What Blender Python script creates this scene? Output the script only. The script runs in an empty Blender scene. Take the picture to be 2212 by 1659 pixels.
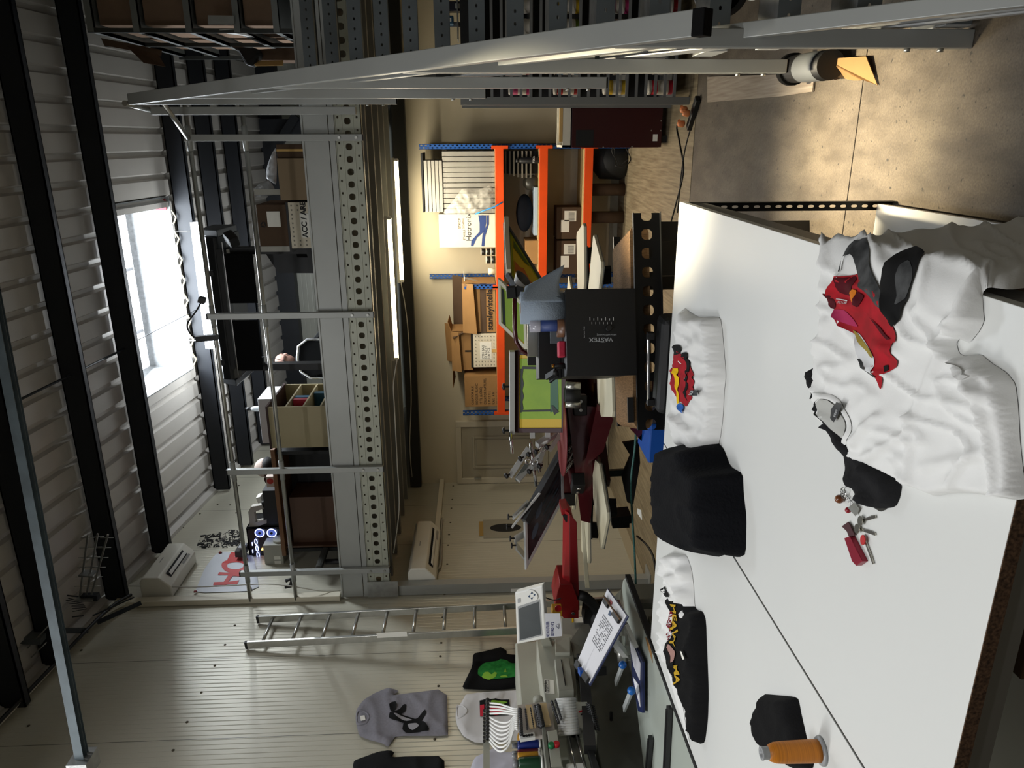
import bpy, math, random
from mathutils import Vector, Matrix, noise
from mathutils.geometry import delaunay_2d_cdt
random.seed(7)
scene = bpy.context.scene
COL = scene.collection
PI = math.pi

# ---------------------------------------------------------------- camera (solved from the vanishing points of the photograph)
FPX = 1600.0; CX, CY = 1106.0, 829.5
CAM = Vector((0, 0, 1.74))
_d = Vector((1028 - CX, -(300 - CY), -FPX)).normalized()
_c = Vector((1120 - CX, -(5608 - CY), -FPX)); _c = (_c - _d * _c.dot(_d)).normalized()
_X = -_c; _Z = _X.cross(_d)
ROT = Matrix((_X, _d, _Z))
def ray(px, py):
    return ROT @ Vector((px - CX, -(py - CY), -FPX))
def W(px, py, x=None, y=None, z=None):
    """world point of a photo position on a known world plane"""
    r = ray(px, py)
    if x is not None: t = (x - CAM.x) / r.x
    elif y is not None: t = (y - CAM.y) / r.y
    else: t = (z - CAM.z) / r.z
    return CAM + r * t
cd = bpy.data.cameras.new('camera'); cam = bpy.data.objects.new('camera', cd); COL.objects.link(cam)
cam.matrix_world = Matrix.Translation(CAM) @ ROT.to_4x4()
cd.sensor_fit = 'HORIZONTAL'; cd.sensor_width = 36; cd.lens = 36 * FPX / 2212
cd.clip_start = .05; cd.clip_end = 200
scene.camera = cam

# ---------------------------------------------------------------- materials
def lin(c):
    if isinstance(c, str):
        c = [int(c[i:i+2], 16) / 255 for i in (0, 2, 4)]
    return [(v / 12.92 if v <= .04045 else ((v + .055) / 1.055) ** 2.4) for v in c[:3]] + [1]
_mats = {}
def mat(name, col='808080', rough=.5, metal=0, nz=0, nscale=8, bump=0, bscale=60, emit=0, alpha=1, stretch=None, trans=0, coat=0, col2=None):
    if name in _mats: return _mats[name]
    m = bpy.data.materials.new(name); m.use_nodes = True; _mats[name] = m
    nt = m.node_tree; b = nt.nodes['Principled BSDF']
    b.inputs['Base Color'].default_value = lin(col)
    b.inputs['Roughness'].default_value = rough; b.inputs['Metallic'].default_value = metal
    if rough >= .8: b.inputs['Specular IOR Level'].default_value = .15
    if coat: b.inputs['Coat Weight'].default_value = coat
    if trans: b.inputs['Transmission Weight'].default_value = trans
    if alpha < 1: b.inputs['Alpha'].default_value = alpha
    if emit:
        b.inputs['Emission Color'].default_value = lin(col); b.inputs['Emission Strength'].default_value = emit
    if nz or bump:
        tc = nt.nodes.new('ShaderNodeTexCoord'); mp = nt.nodes.new('ShaderNodeMapping')
        if stretch: mp.inputs['Scale'].default_value = stretch
        nt.links.new(tc.outputs['Object'], mp.inputs['Vector'])
    if nz:
        n = nt.nodes.new('ShaderNodeTexNoise'); n.inputs['Scale'].default_value = nscale; n.inputs['Detail'].default_value = 6
        nt.links.new(mp.outputs[0], n.inputs['Vector'])
        mx = nt.nodes.new('ShaderNodeMix'); mx.data_type = 'RGBA'
        rm = nt.nodes.new('ShaderNodeMapRange'); rm.inputs[1].default_value = .35; rm.inputs[2].default_value = .68
        nt.links.new(n.outputs['Fac'], rm.inputs[0]); nt.links.new(rm.outputs[0], mx.inputs['Factor'])
        c1 = lin(col); c2 = lin(col2) if col2 else [v * (1 - nz) for v in c1[:3]] + [1]
        mx.inputs['A'].default_value = c1; mx.inputs['B'].default_value = c2
        nt.links.new(mx.outputs['Result'], b.inputs['Base Color'])
    if bump:
        n2 = nt.nodes.new('ShaderNodeTexNoise'); n2.inputs['Scale'].default_value = bscale; n2.inputs['Detail'].default_value = 4
        nt.links.new(mp.outputs[0], n2.inputs['Vector'])
        bp = nt.nodes.new('ShaderNodeBump'); bp.inputs['Strength'].default_value = bump; bp.inputs['Distance'].default_value = .01
        nt.links.new(n2.outputs['Fac'], bp.inputs['Height']); nt.links.new(bp.outputs[0], b.inputs['Normal'])
    return m
def math_node(nt, op, a, b=None, c=None):
    n = nt.nodes.new('ShaderNodeMath'); n.operation = op
    for i, v in enumerate((a, b, c)):
        if v is None: continue
        if isinstance(v, (int, float)): n.inputs[i].default_value = v
        else: nt.links.new(v, n.inputs[i])
    return n.outputs[0]
def perf(name, base, axis, other, rows, rough=.45, metal=.0):
    """sheet with real see-through holes; rows = (pitch, start, centre on the other axis, radius along, radius across)"""
    m = mat(name, base, rough, metal, nz=.12, nscale=5)
    nt = m.node_tree; b = nt.nodes['Principled BSDF']; out = nt.nodes['Material Output']
    tc = nt.nodes.new('ShaderNodeTexCoord'); sp = nt.nodes.new('ShaderNodeSeparateXYZ')
    nt.links.new(tc.outputs['Object'], sp.inputs[0])
    U = sp.outputs['XYZ'.index(axis)]; V = sp.outputs['XYZ'.index(other)]
    tot = None
    for (pitch, u0, v0, ru, rv) in rows:
        f = math_node(nt, 'FRACT', math_node(nt, 'DIVIDE', math_node(nt, 'SUBTRACT', U, u0 - 500 * pitch), pitch))
        u = math_node(nt, 'DIVIDE', math_node(nt, 'MULTIPLY', math_node(nt, 'SUBTRACT', f, .5), pitch), ru)
        v = math_node(nt, 'DIVIDE', math_node(nt, 'SUBTRACT', V, v0), rv)
        d = math_node(nt, 'ADD', math_node(nt, 'POWER', math_node(nt, 'ABSOLUTE', u), 2.6), math_node(nt, 'POWER', math_node(nt, 'ABSOLUTE', v), 2.6))
        h = math_node(nt, 'LESS_THAN', d, 1)
        tot = h if tot is None else math_node(nt, 'MAXIMUM', tot, h)
    tr = nt.nodes.new('ShaderNodeBsdfTransparent'); mx = nt.nodes.new('ShaderNodeMixShader')
    nt.links.new(tot, mx.inputs[0]); nt.links.new(b.outputs[0], mx.inputs[1]); nt.links.new(tr.outputs[0], mx.inputs[2])
    nt.links.new(mx.outputs[0], out.inputs[0])
    return m

# ---------------------------------------------------------------- mesh builder
class MB:
    def __init__(s, M=None): s.v = []; s.f = []; s.sm = []; s.M = M
    def add(s, vs, fs, smooth=False):
        o = len(s.v)
        for p in vs:
            p = Vector(p); s.v.append(s.M @ p if s.M else p)
        for f in fs: s.f.append([i + o for i in f]); s.sm.append(smooth)
        return s
    def box(s, x0, x1, y0, y1, z0, z1):
        return s.add([(x0,y0,z0),(x1,y0,z0),(x1,y1,z0),(x0,y1,z0),(x0,y0,z1),(x1,y0,z1),(x1,y1,z1),(x0,y1,z1)],
            [(0,3,2,1),(4,5,6,7),(0,1,5,4),(1,2,6,5),(2,3,7,6),(3,0,4,7)])
    def hexa(s, b, t):
        return s.add(list(b) + list(t), [(0,3,2,1),(4,5,6,7),(0,1,5,4),(1,2,6,5),(2,3,7,6),(3,0,4,7)])
    def bar(s, a, b, w, h, up=(0,0,1)):
        a = Vector(a); b = Vector(b); d = (b - a).normalized(); up = Vector(up)
        sx = d.cross(up)
        if sx.length < 1e-4: sx = d.cross(Vector((1,0,0)))
        sx.normalize(); sy = sx.cross(d).normalized()
        sx *= w / 2; sy *= h / 2
        return s.hexa([a-sx-sy, a+sx-sy, a+sx+sy, a-sx+sy], [b-sx-sy, b+sx-sy, b+sx+sy, b-sx+sy])
    def prism(s, pts, vec):
        n = len(pts); vec = Vector(vec); pts = [Vector(p) for p in pts]
        return s.add(pts + [p + vec for p in pts], [list(range(n))[::-1], list(range(n, 2*n))] + [(i, (i+1) % n, n+(i+1) % n, n+i) for i in range(n)])
    def quad(s, a, b, c, d): return s.add([a,b,c,d], [(0,1,2,3)])
    def poly(s, pts): return s.add(pts, [tuple(range(len(pts)))])
    def tube(s, pts, r, n=10, caps=True, taper=None):
        pts = [Vector(p) for p in pts]; vs = []; N = len(pts)
        prev = None
        for i, p in enumerate(pts):
            t = (pts[min(i+1, N-1)] - pts[max(i-1, 0)]).normalized()
            if prev is None:
                prev = t.orthogonal().normalized()
            u = (prev - t * prev.dot(t))
            u = u.normalized() if u.length > 1e-6 else t.orthogonal().normalized()
            prev = u; w = t.cross(u)
            rr = taper[i] if taper else r
            for k in range(n):
                a = 2 * PI * k / n; vs.append(p + (u * math.cos(a) + w * math.sin(a)) * rr)
        fs = [(i*n+k, i*n+(k+1) % n, (i+1)*n+(k+1) % n, (i+1)*n+k) for i in range(N-1) for k in range(n)]
        s.add(vs, fs, True)
        if caps:
            o = len(s.v) - N*n
            s.f.append([o+k for k in range(n)][::-1]); s.sm.append(False)
            s.f.append([o+(N-1)*n+k for k in range(n)]); s.sm.append(False)
        return s
    def lathe(s, prof, c=(0,0,0), axis=(0,0,1), n=24, caps=True):
        ax = Vector(axis).normalized(); u = ax.orthogonal().normalized(); w = ax.cross(u); c = Vector(c); vs = []
        for (r, h) in prof:
            for k in range(n):
                a = 2*PI*k/n; vs.append(c + ax*h + (u*math.cos(a) + w*math.sin(a))*r)
        N = len(prof)
        fs = [(i*n+k, i*n+(k+1) % n, (i+1)*n+(k+1) % n, (i+1)*n+k) for i in range(N-1) for k in range(n)]
        s.add(vs, fs, True)
        if caps:
            o = len(s.v) - N*n
            s.f.append([o+k for k in range(n)][::-1]); s.sm.append(False)
            s.f.append([o+(N-1)*n+k for k in range(n)]); s.sm.append(False)
        return s
    def ball(s, c, r, sx=1, sy=1, sz=1, n=14, m=9):
        vs = []; c = Vector(c)
        for i in range(m+1):
            t = PI*i/m
            for k in range(n):
                a = 2*PI*k/n; vs.append(c + Vector((r*sx*math.sin(t)*math.cos(a), r*sy*math.sin(t)*math.sin(a), r*sz*math.cos(t))))
        return s.add(vs, [(i*n+k, i*n+(k+1) % n, (i+1)*n+(k+1) % n, (i+1)*n+k) for i in range(m) for k in range(n)], True)
    def frame(s, a, b, c, d, w, t):
        """rectangular frame with corners a b c d, bar width w, thickness t (vector)"""
        a, b, c, d = map(Vector, (a, b, c, d)); t = Vector(t)
        e1 = (b-a).normalized()*w; e2 = (d-a).normalized()*w
        s.prism([a, b, b-e1*0+e2, a+e2], t); s.prism([d, c, c-e2, d-e2], t)
        s.prism([a+e2, a+e1+e2, d+e1-e2, d-e2], t); s.prism([b-e1+e2, b+e2, c-e2, c-e1-e2], t)
        return s
SPLIT = {'bolt','end_cap','tread_plate','foot','flap','rivet','glazing_bar','rod','upright_flange','mark','element','pin','knob','spring','roller','screw','key_blade','tread_return','tall_leg','clamp','bracket'}
def islands(mb):
    par = list(range(len(mb.v)))
    def find(a):
        while par[a] != a: par[a] = par[par[a]]; a = par[a]
        return a
    for f in mb.f:
        r = find(f[0])
        for i in f[1:]:
            q = find(i)
            if q != r: par[q] = r
    g = {}
    for fi, f in enumerate(mb.f): g.setdefault(find(f[0]), []).append(fi)
    out = []
    for fl in g.values():
        n = MB(); mp = {}
        for fi in fl:
            ff = []
            for i in mb.f[fi]:
                if i not in mp: mp[i] = len(n.v); n.v.append(mb.v[i])
                ff.append(mp[i])
            n.f.append(ff); n.sm.append(mb.sm[fi])
        out.append(n)
    return out
def obj(name, mb, m, parent=None, split=None, **k):
    if split or (split is None and parent is not None and name in SPLIT):
        r = None
        for q in islands(mb):
            o = obj1(name, q, m, parent, **k); r = r or o
        return r
    return obj1(name, mb, m, parent, **k)
def obj1(name, mb, m, parent=None, label=None, cat=None, group=None, kind=None, bevel=0, solid=0, sub=0, local=False):
    me = bpy.data.meshes.new(name)
    off = Vector((0,0,0))
    if parent is not None and not local:
        p = parent
        while p is not None: off += p.location; p = p.parent
    vs = [v - off for v in mb.v]
    base = Vector((0,0,0))
    if parent is None and cat and vs:      # origin of a one-mesh thing at its own base
        xs = [v.x for v in vs]; ys = [v.y for v in vs]; zs = [v.z for v in vs]
        base = Vector(((min(xs)+max(xs))/2, (min(ys)+max(ys))/2, min(zs)))
        if m and m.get('world'): base = Vector((0,0,0))
        vs = [v - base for v in vs]
    me.from_pydata([tuple(v) for v in vs], [], mb.f)
    me.polygons.foreach_set('use_smooth', mb.sm)
    me.update()
    o = bpy.data.objects.new(name, me); COL.objects.link(o)
    o.location = base
    if m: me.materials.append(m)
    if parent is not None: o.parent = parent
    tag(o, label, cat, group, kind)
    if bevel:
        b = o.modifiers.new('bevel', 'BEVEL'); b.width = bevel; b.segments = 2; b.limit_method = 'ANGLE'
    if solid:
        b = o.modifiers.new('solid', 'SOLIDIFY'); b.thickness = solid; b.offset = -1
    if sub:
        b = o.modifiers.new('sub', 'SUBSURF'); b.levels = sub; b.render_levels = sub
    return o
def tag(o, label=None, cat=None, group=None, kind=None):
    if label: o['label'] = label
    if cat: o['category'] = cat
    if group: o['group'] = group
    if kind: o['kind'] = kind
def thing(name, label, cat, loc=(0,0,0), group=None):
    o = bpy.data.objects.new(name, None); COL.objects.link(o); o.location = loc; o.empty_display_size = .05
    tag(o, label, cat, group); return o
def WP(px, py, o, n):
    r = ray(px, py); n = Vector(n); return CAM + r * ((Vector(o) - CAM).dot(n) / r.dot(n))
def textprint(s, size, o, xd, yd, mapf, H, m, parent, off=.003, bold=0, sx=1):
    cu = bpy.data.curves.new('t', 'FONT'); cu.body = s; cu.size = size; cu.offset = bold; cu.resolution_u = 2
    t = bpy.data.objects.new('t', cu); COL.objects.link(t)
    dg = bpy.context.evaluated_depsgraph_get(); me = bpy.data.meshes.new_from_object(t.evaluated_get(dg))
    COL.objects.unlink(t); bpy.data.objects.remove(t)
    o = Vector(o); xd = Vector(xd).normalized(); yd = Vector(yd).normalized(); vs = []
    for v in me.vertices:
        p = o + xd*v.co.x*sx + yd*v.co.y; q, n = mapf(p.x, p.y); vs.append(q + n*((H(p) if H else 0) + off))
    return obj('lettering', MB().add(vs, [list(p.vertices) for p in me.polygons]), m, parent)
def B(*a, M=None): return MB(M).box(*a)
def struct(name, mb, m, **k): return obj(name, mb, m, kind='structure', **k)
def frameM(o, ang, tilt=0, roll=0):
    return Matrix.Translation(Vector(o)) @ Matrix.Rotation(ang, 4, 'Z') @ Matrix.Rotation(tilt, 4, 'X') @ Matrix.Rotation(roll, 4, 'Y')
def text(s, size, o, xd, yd, m, parent, name='lettering', align='LEFT', extr=0, sx=1, bold=0, cat=None, label=None):
    cu = bpy.data.curves.new('t', 'FONT'); cu.body = s; cu.size = size; cu.align_x = align; cu.extrude = extr; cu.offset = bold
    cu.resolution_u = 3
    t = bpy.data.objects.new('t', cu); COL.objects.link(t)
    dg = bpy.context.evaluated_depsgraph_get(); me = bpy.data.meshes.new_from_object(t.evaluated_get(dg))
    COL.objects.unlink(t); bpy.data.objects.remove(t)
    xd = Vector(xd).normalized(); yd = Vector(yd).normalized(); o = Vector(o)
    mb = MB(); mb.add([o + xd*v.co.x*sx + yd*v.co.y + xd.cross(yd)*v.co.z for v in me.vertices], [list(p.vertices) for p in me.polygons])
    return obj(name, mb, m, parent)
def cloth(name, outline, mapf, m, parent=None, res=9, thick=.012, edge=14, amp=.01, scale=1/40, seed=0, solid=0, ridges=(), **k):
    """fabric lying on a surface: outline traced, triangulated, mapped to the surface and lifted by folds"""
    mb, H = cloth_mesh(outline, mapf, res, thick, edge, amp, scale, seed, ridges)
    o = obj(name, mb, m, parent, solid=solid, **k)
    return o, H
def segd(p, a, b):
    ab = b - a; t = max(0, min(1, (p - a).dot(ab) / max(1e-9, ab.length_squared))); return (p - a - ab*t).length
def inside(p, poly):
    c = False; n = len(poly); j = n - 1
    for i in range(n):
        a = poly[i]; b = poly[j]
        if (a.y > p.y) != (b.y > p.y) and p.x < (b.x-a.x)*(p.y-a.y)/(b.y-a.y)+a.x: c = not c
        j = i
    return c
def dense(pts, step, closed=True):
    out = []; n = len(pts)
    for i in range(n if closed else n-1):
        a = pts[i]; b = pts[(i+1) % n]; k = max(1, int((b-a).length/step))
        for q in range(k): out.append(a + (b-a)*q/k)
    return out
def smoothpoly(pts, it=1):
    for _ in range(it):
        o = []; n = len(pts)
        for i in range(n):
            a = pts[i]; b = pts[(i+1) % n]
            o += [a*.84+b*.16, a*.16+b*.84]
        pts = o
    return pts
def triangulate(pl, res):
    bd = dense(pl, res*.9); xs = [p.x for p in bd]; ys = [p.y for p in bd]
    pts = list(bd); y = min(ys); row = 0
    while y < max(ys):
        x = min(xs) + (res/2 if row % 2 else 0)
        while x < max(xs):
            p = Vector((x + random.uniform(-.15,.15)*res, y + random.uniform(-.15,.15)*res))
            if inside(p, bd) and min((p-q).length for q in bd) > res*.5: pts.append(p)
            x += res
        y += res*.87; row += 1
    r = delaunay_2d_cdt(pts, [(i, (i+1) % len(bd)) for i in range(len(bd))], [], 1, 1e-5)
    return r[0], r[2]
def cloth_mesh(outline, mapf, res, thick, edge, amp, scale, seed, ridges=()):
    pl = smoothpoly([Vector(p) for p in outline], 1)
    sv = Vector((seed*13.7, seed*5.1, seed))
    n = len(pl)
    def H(p):
        d = min(segd(p, pl[i], pl[(i+1) % n]) for i in range(n)); e = min(1, d/edge); e = math.sin(e*PI/2)
        q = Vector((p.x*scale, p.y*scale, 0)) + sv
        ca, sa = math.cos(seed*1.9), math.sin(seed*1.9)
        qa = Vector(((q.x*ca+q.y*sa)*.45, (-q.x*sa+q.y*ca)*1.35, 0)); qb = Vector(((q.x*sa-q.y*ca)*.5, (q.x*ca+q.y*sa)*1.2, 4))
        w = noise.noise(qa) + .3*noise.noise(q*1.5)
        rdg = 1 - abs(noise.noise(qb + Vector((9,3,1))))*2.6
        h = thick*e + amp*e*(w*.6 + max(0, rdg)**3*.9)
        for (a, b, wd, ht) in ridges:
            dd = segd(p, Vector(a), Vector(b)); h += ht*math.exp(-(dd/wd)**2)*e
        return max(h, .0015)
    vs, fs = triangulate(pl, res)
    mb = MB(); out = []
    for p in vs:
        pos, nr = mapf(p.x, p.y); out.append(pos + nr*H(p))
    mb.add(out, [list(f) for f in fs], True)
    return mb, H
def printon(name, outline, mapf, H, m, parent, res=9, off=.003, smooth=True, **k):
    pl = [Vector(p) for p in outline]
    if smooth: pl = smoothpoly(pl, 1)
    vs, fs = triangulate(pl, res)
    mb = MB(); o = []
    for p in vs:
        pos, nr = mapf(p.x, p.y); o.append(pos + nr*(H(p)+off+.0015))
    mb.add(o, [list(f) for f in fs], True)
    return obj(name, mb, m, parent, **k)

# palette
M_steel = mat('painted steel grey', '9a9c98', .42, .25, nz=.06, nscale=3)
M_galv = mat('galvanised steel', 'a8aaa8', .35, .75, nz=.25, nscale=14, bump=.1)
M_black = mat('black plastic', '070708', .55)
M_blk2 = mat('matte black steel', '060707', .65, nz=.1)
M_rubber = mat('black rubber', '060606', .8)
M_chrome = mat('polished chrome', 'c8c8c8', .14, 1)
M_alu = mat('brushed aluminium', 'b4b4ae', .32, .9, nz=.12, nscale=20)
M_white = mat('white plastic', 'dcdcd6', .4)
M_whitep = mat('white paint', 'e4e4e0', .5)
M_cream = mat('cream casing', 'cfc8b4', .45)
M_card = mat('brown cardboard', 'a07a4e', .85, nz=.12, nscale=4, bump=.05)
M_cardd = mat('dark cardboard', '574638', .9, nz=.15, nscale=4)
M_cardl = mat('pale cardboard edge', 'c8a468', .85)
M_red = mat('maroon enamel', '420510', .32, .1, coat=.3)
M_redb = mat('bright red enamel', '8c1418', .35, coat=.2)
M_navy = mat('blue black purlin paint', '0c1017', .55, nz=.1)
M_lab = mat('printed label', 'e8e6dc', .6)
M_ink = mat('black marking ink', '0a0a0a', .7)
M_inkw = mat('white marking ink', 'd8d8d8', .6)
M_cable = mat('black cable sheath', '080808', .6)
# ================================================================= SETTING
XL = -4.5; YB = 9.3; YR = 12.4; XR = 3.0; YF = -3.0; ZM = 3.2
# floor: stained screeded concrete with a saw cut joint
def concrete():
    m = mat('stained concrete', '8a7c66', .6); m['world'] = 1
    nt = m.node_tree; b = nt.nodes['Principled BSDF']; tc = nt.nodes.new('ShaderNodeTexCoord'); L = nt.links
    def nzn(sc, det, st=None):
        n = nt.nodes.new('ShaderNodeTexNoise'); n.inputs['Scale'].default_value = sc; n.inputs['Detail'].default_value = det
        if st:
            mp = nt.nodes.new('ShaderNodeMapping'); mp.inputs['Scale'].default_value = st; L.new(tc.outputs['Object'], mp.inputs[0]); L.new(mp.outputs[0], n.inputs['Vector'])
        else: L.new(tc.outputs['Object'], n.inputs['Vector'])
        return n.outputs['Fac']
    def ramp(f, *st):
        r = nt.nodes.new('ShaderNodeValToRGB'); L.new(f, r.inputs[0])
        while len(r.color_ramp.elements) < len(st): r.color_ramp.elements.new(.5)
        for e, (p, c) in zip(r.color_ramp.elements, st): e.position = p; e.color = lin(c)
        return r.outputs[0]
    def mixc(f, a, c, mode='MIX'):
        x = nt.nodes.new('ShaderNodeMix'); x.data_type = 'RGBA'; x.blend_type = mode
        if isinstance(f, float): x.inputs['Factor'].default_value = f
        else: L.new(f, x.inputs['Factor'])
        L.new(a, x.inputs['A']); L.new(c, x.inputs['B']); return x.outputs['Result']
    base = ramp(nzn(1.6, 8), (.3, '42392e'), (.52, '574d3f'), (.72, '6a604f'))
    streak = ramp(nzn(9, 10, (1, .35, 1)), (.35, '443b2f'), (.6, '74695a'))
    pits = ramp(nzn(38, 3), (.29, '2c241b'), (.34, 'ffffff'))
    fine = ramp(nzn(120, 4), (.3, '8a8a8a'), (.7, 'ffffff'))
    c = mixc(.45, base, streak); c = mixc(.8, c, pits, 'MULTIPLY'); c = mixc(.55, c, fine, 'MULTIPLY')
    L.new(c, b.inputs['Base Color'])
    bp = nt.nodes.new('ShaderNodeBump'); bp.inputs['Strength'].default_value = .25; bp.inputs['Distance'].default_value = .01
    L.new(nzn(30, 8), bp.inputs['Height']); L.new(bp.outputs[0], b.inputs['Normal'])
    return m
M_conc = concrete()
struct('floor', B(XL-.1, XR+.1, YF-.1, YR+.1, -.1, 0), M_conc)
jt = struct('trim_1', B(XL+.01, XR-.01, 3.50, 3.507, .0, .0012), mat('dark saw cut joint', '120e0a', .9))  # thin dark strip marking the saw cut joint
lin_m = mat('wood effect vinyl', '8f8268', .5, nz=.5, nscale=3, stretch=(14, .8, 1), col2='6a5d48')
obj('vinyl_flooring', B(XL+.02, 2.6, 6.15, YB-.01, .0, .004), lin_m, label='wood effect vinyl flooring laid on the concrete beneath the mezzanine', cat='vinyl flooring')
obj('laminate_board', MB().prism([W(1530,166,z=.004), W(1762,158,z=.004), W(1758,198,z=.004), W(1690,208,z=.004), W(1530,221,z=.004)], (0,0,.008)),
    mat('washed oak laminate', 'a39787', .5, nz=.35, nscale=3, stretch=(20, 1, 1), col2='857767'),
    label='thin washed oak laminate board lying on the floor beside the staircase', cat='board')
# left wall: insulated sandwich panels with micro ribs
def panelwall(name, axis, start, pitch, base='b9b4a2', rib=.05, rs=.35):
    m = mat(name, base, .34, .15); m['world'] = 1
    nt = m.node_tree; b = nt.nodes['Principled BSDF']; L = nt.links
    tc = nt.nodes.new('ShaderNodeTexCoord'); sp = nt.nodes.new('ShaderNodeSeparateXYZ'); L.new(tc.outputs['Object'], sp.inputs[0])
    U = sp.outputs['XYZ'.index(axis)]
    f = math_node(nt, 'FRACT', math_node(nt, 'DIVIDE', math_node(nt, 'SUBTRACT', U, start - 100*pitch), pitch))
    seam = math_node(nt, 'LESS_THAN', f, .005/pitch)
    g = math_node(nt, 'FRACT', math_node(nt, 'DIVIDE', math_node(nt, 'ADD', U, 100), rib))
    gr = math_node(nt, 'SMOOTH_MIN', math_node(nt, 'MULTIPLY', math_node(nt, 'ABSOLUTE', math_node(nt, 'SUBTRACT', g, .5)), 7), .6, .2)
    mx = nt.nodes.new('ShaderNodeMix'); mx.data_type = 'RGBA'; L.new(seam, mx.inputs['Factor'])
    n = nt.nodes.new('ShaderNodeTexNoise'); n.inputs['Scale'].default_value = 1.2; L.new(tc.outputs['Object'], n.inputs['Vector'])
    r = nt.nodes.new('ShaderNodeValToRGB'); L.new(n.outputs['Fac'], r.inputs[0]); r.color_ramp.elements[0].color = [v*.93 for v in lin(base)[:3]]+[1]; r.color_ramp.elements[1].color = lin(base)
    L.new(r.outputs[0], mx.inputs['A']); mx.inputs['B'].default_value = lin('3a382f'); L.new(mx.outputs['Result'], b.inputs['Base Color'])
    bp = nt.nodes.new('ShaderNodeBump'); bp.inputs['Strength'].default_value = rs; bp.inputs['Distance'].default_value = .004
    L.new(gr, bp.inputs['Height']); L.new(bp.outputs[0], b.inputs['Normal'])
    return m
M_wallL = panelwall('cream sandwich panel', 'Y', 4.785, .965, base='bdb9a8', rs=.6)
wl = struct('wall_left', B(XL-.12, XL, YF, YR, 0, 7.2), M_wallL)
scr = mat('screw head', '4a4334', .5, .4)
rows = [(507,1351),(486,1393),(464,1438),(435,1496),(404,1560),(374,1621)]
row2 = [(979,1050),(977,1079),(975,1098),(973,1129),(970,1155),(968,1178),(966,1219),(960,1284),(956,1334),(953,1389),(951,1418),(947,1482),(939,1597)]
row3 = [(443,1240),(395,1140),(432,1110),(470,1090),(176,1405),(62,1568),(516,1049),(497,1091),(510,1108)]
for (a, b_) in rows+row2+row3:
    p = W(a, b_, x=XL)
    obj('panel_screw', MB().lathe([(.012,0),(.012,.004),(.006,.008)], p, (1,0,0), n=8), scr, wl)
struct('wall_right', B(XR, XR+.1, YF, YR, 0, 7.2), panelwall('right sandwich panel', 'Y', 0, 1.1, 'a9a496'))
struct('wall_front', B(XL, XR, YF-.1, YF, 0, 7.2), panelwall('front sandwich panel', 'X', 0, 1.1, 'a9a496'))
# rear wall of the hall, seen above the mezzanine
struct('wall_rear', B(XL, XR, YR, YR+.1, 0, 5.3), panelwall('rear wall cladding', 'Z', 0, .32, 'a7a79c', rib=.08))
for i, (z0, z1) in enumerate(((4.75, 5.06), (4.10, 4.42))):
    struct('trim_%d' % (2+i), B(XL+.01, XR-.01, YR-.2, YR-.002, z0, z1), M_navy)
obj('steel_column', B(W(640,290,y=12.1).x-.0, W(640,290,y=12.1).x+.22, 12.0, 12.18, 3.2, 5.0), M_navy, label='blue black steel column against the rear wall above the cardboard boxes', cat='column')
obj('knee_brace', MB().bar(W(590,330,y=11.9), W(640,250,y=11.9), .1, .12), M_navy, label='diagonal blue black brace at the rear eave behind the stair head', cat='brace')
# partition wall under the mezzanine
M_wallB = mat('cream plasterboard paint', 'c9bfa6', .75, nz=.05, nscale=1.5); M_wallB['world'] = 1
wb = struct('wall_back', B(XL, XR, YB, YB+.12, 0, 2.68), M_wallB)
struct('baseboard_back', B(-3.5, XR, YB-.015, YB, 0, .1), mat('grey skirting', '9d998a', .6))
struct('baseboard_left', B(XL+.001, XL+.02, 6.8, YB, 0, .1), mat('cream skirting', 'a79c84', .6))
# door in the partition
dz = 2.04
M_door = mat('cream door paint', '9c9480', .5)
a = W(991,1040,y=YB-.02); b_ = W(991,912,y=YB-.02)
dx0, dx1, dzt = a.x, b_.x, a.z
dm = MB(); dm.box(dx0+.06, dx1-.06, YB-.035, YB-.001, .01, dzt-.05)
door = obj('door_1', dm, M_door, kind='structure')
fm = MB(); fm.box(dx0-.02, dx0+.06, YB-.06, YB, 0, dzt+.02); fm.box(dx1-.06, dx1+.02, YB-.06, YB, 0, dzt+.02); fm.box(dx0+.06, dx1-.06, YB-.06, YB, dzt-.05, dzt+.02)
obj('door_frame', fm, mat('door frame paint', 'beb6a2', .5), door, bevel=.004)
for (z0, z1) in ((1.02, dzt-.2), (.2, .86)):
    x0, x1 = dx0+.2, dx1-.2
    obj('door_panel', MB().frame((x0,YB-.052,z0),(x1,YB-.052,z0),(x1,YB-.052,z1),(x0,YB-.052,z1), .03, (0,.018,0)), M_door, door, bevel=.006)
    obj('door_panel', B(x0+.05, x1-.05, YB-.045, YB-.03, z0+.05, z1-.05), M_door, door, bevel=.006)
obj('door_handle', MB().bar((dx1-.12,YB-.07,1.03),(dx1-.22,YB-.07,1.03),.02,.02).bar((dx1-.12,YB-.07,1.03),(dx1-.12,YB-.03,1.03),.02,.02), M_alu, door)
for z in (1.75, .3): obj('door_hinge', B(dx0+.05, dx0+.075, YB-.075, YB-.05, z, z+.09), M_alu, door)

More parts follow.
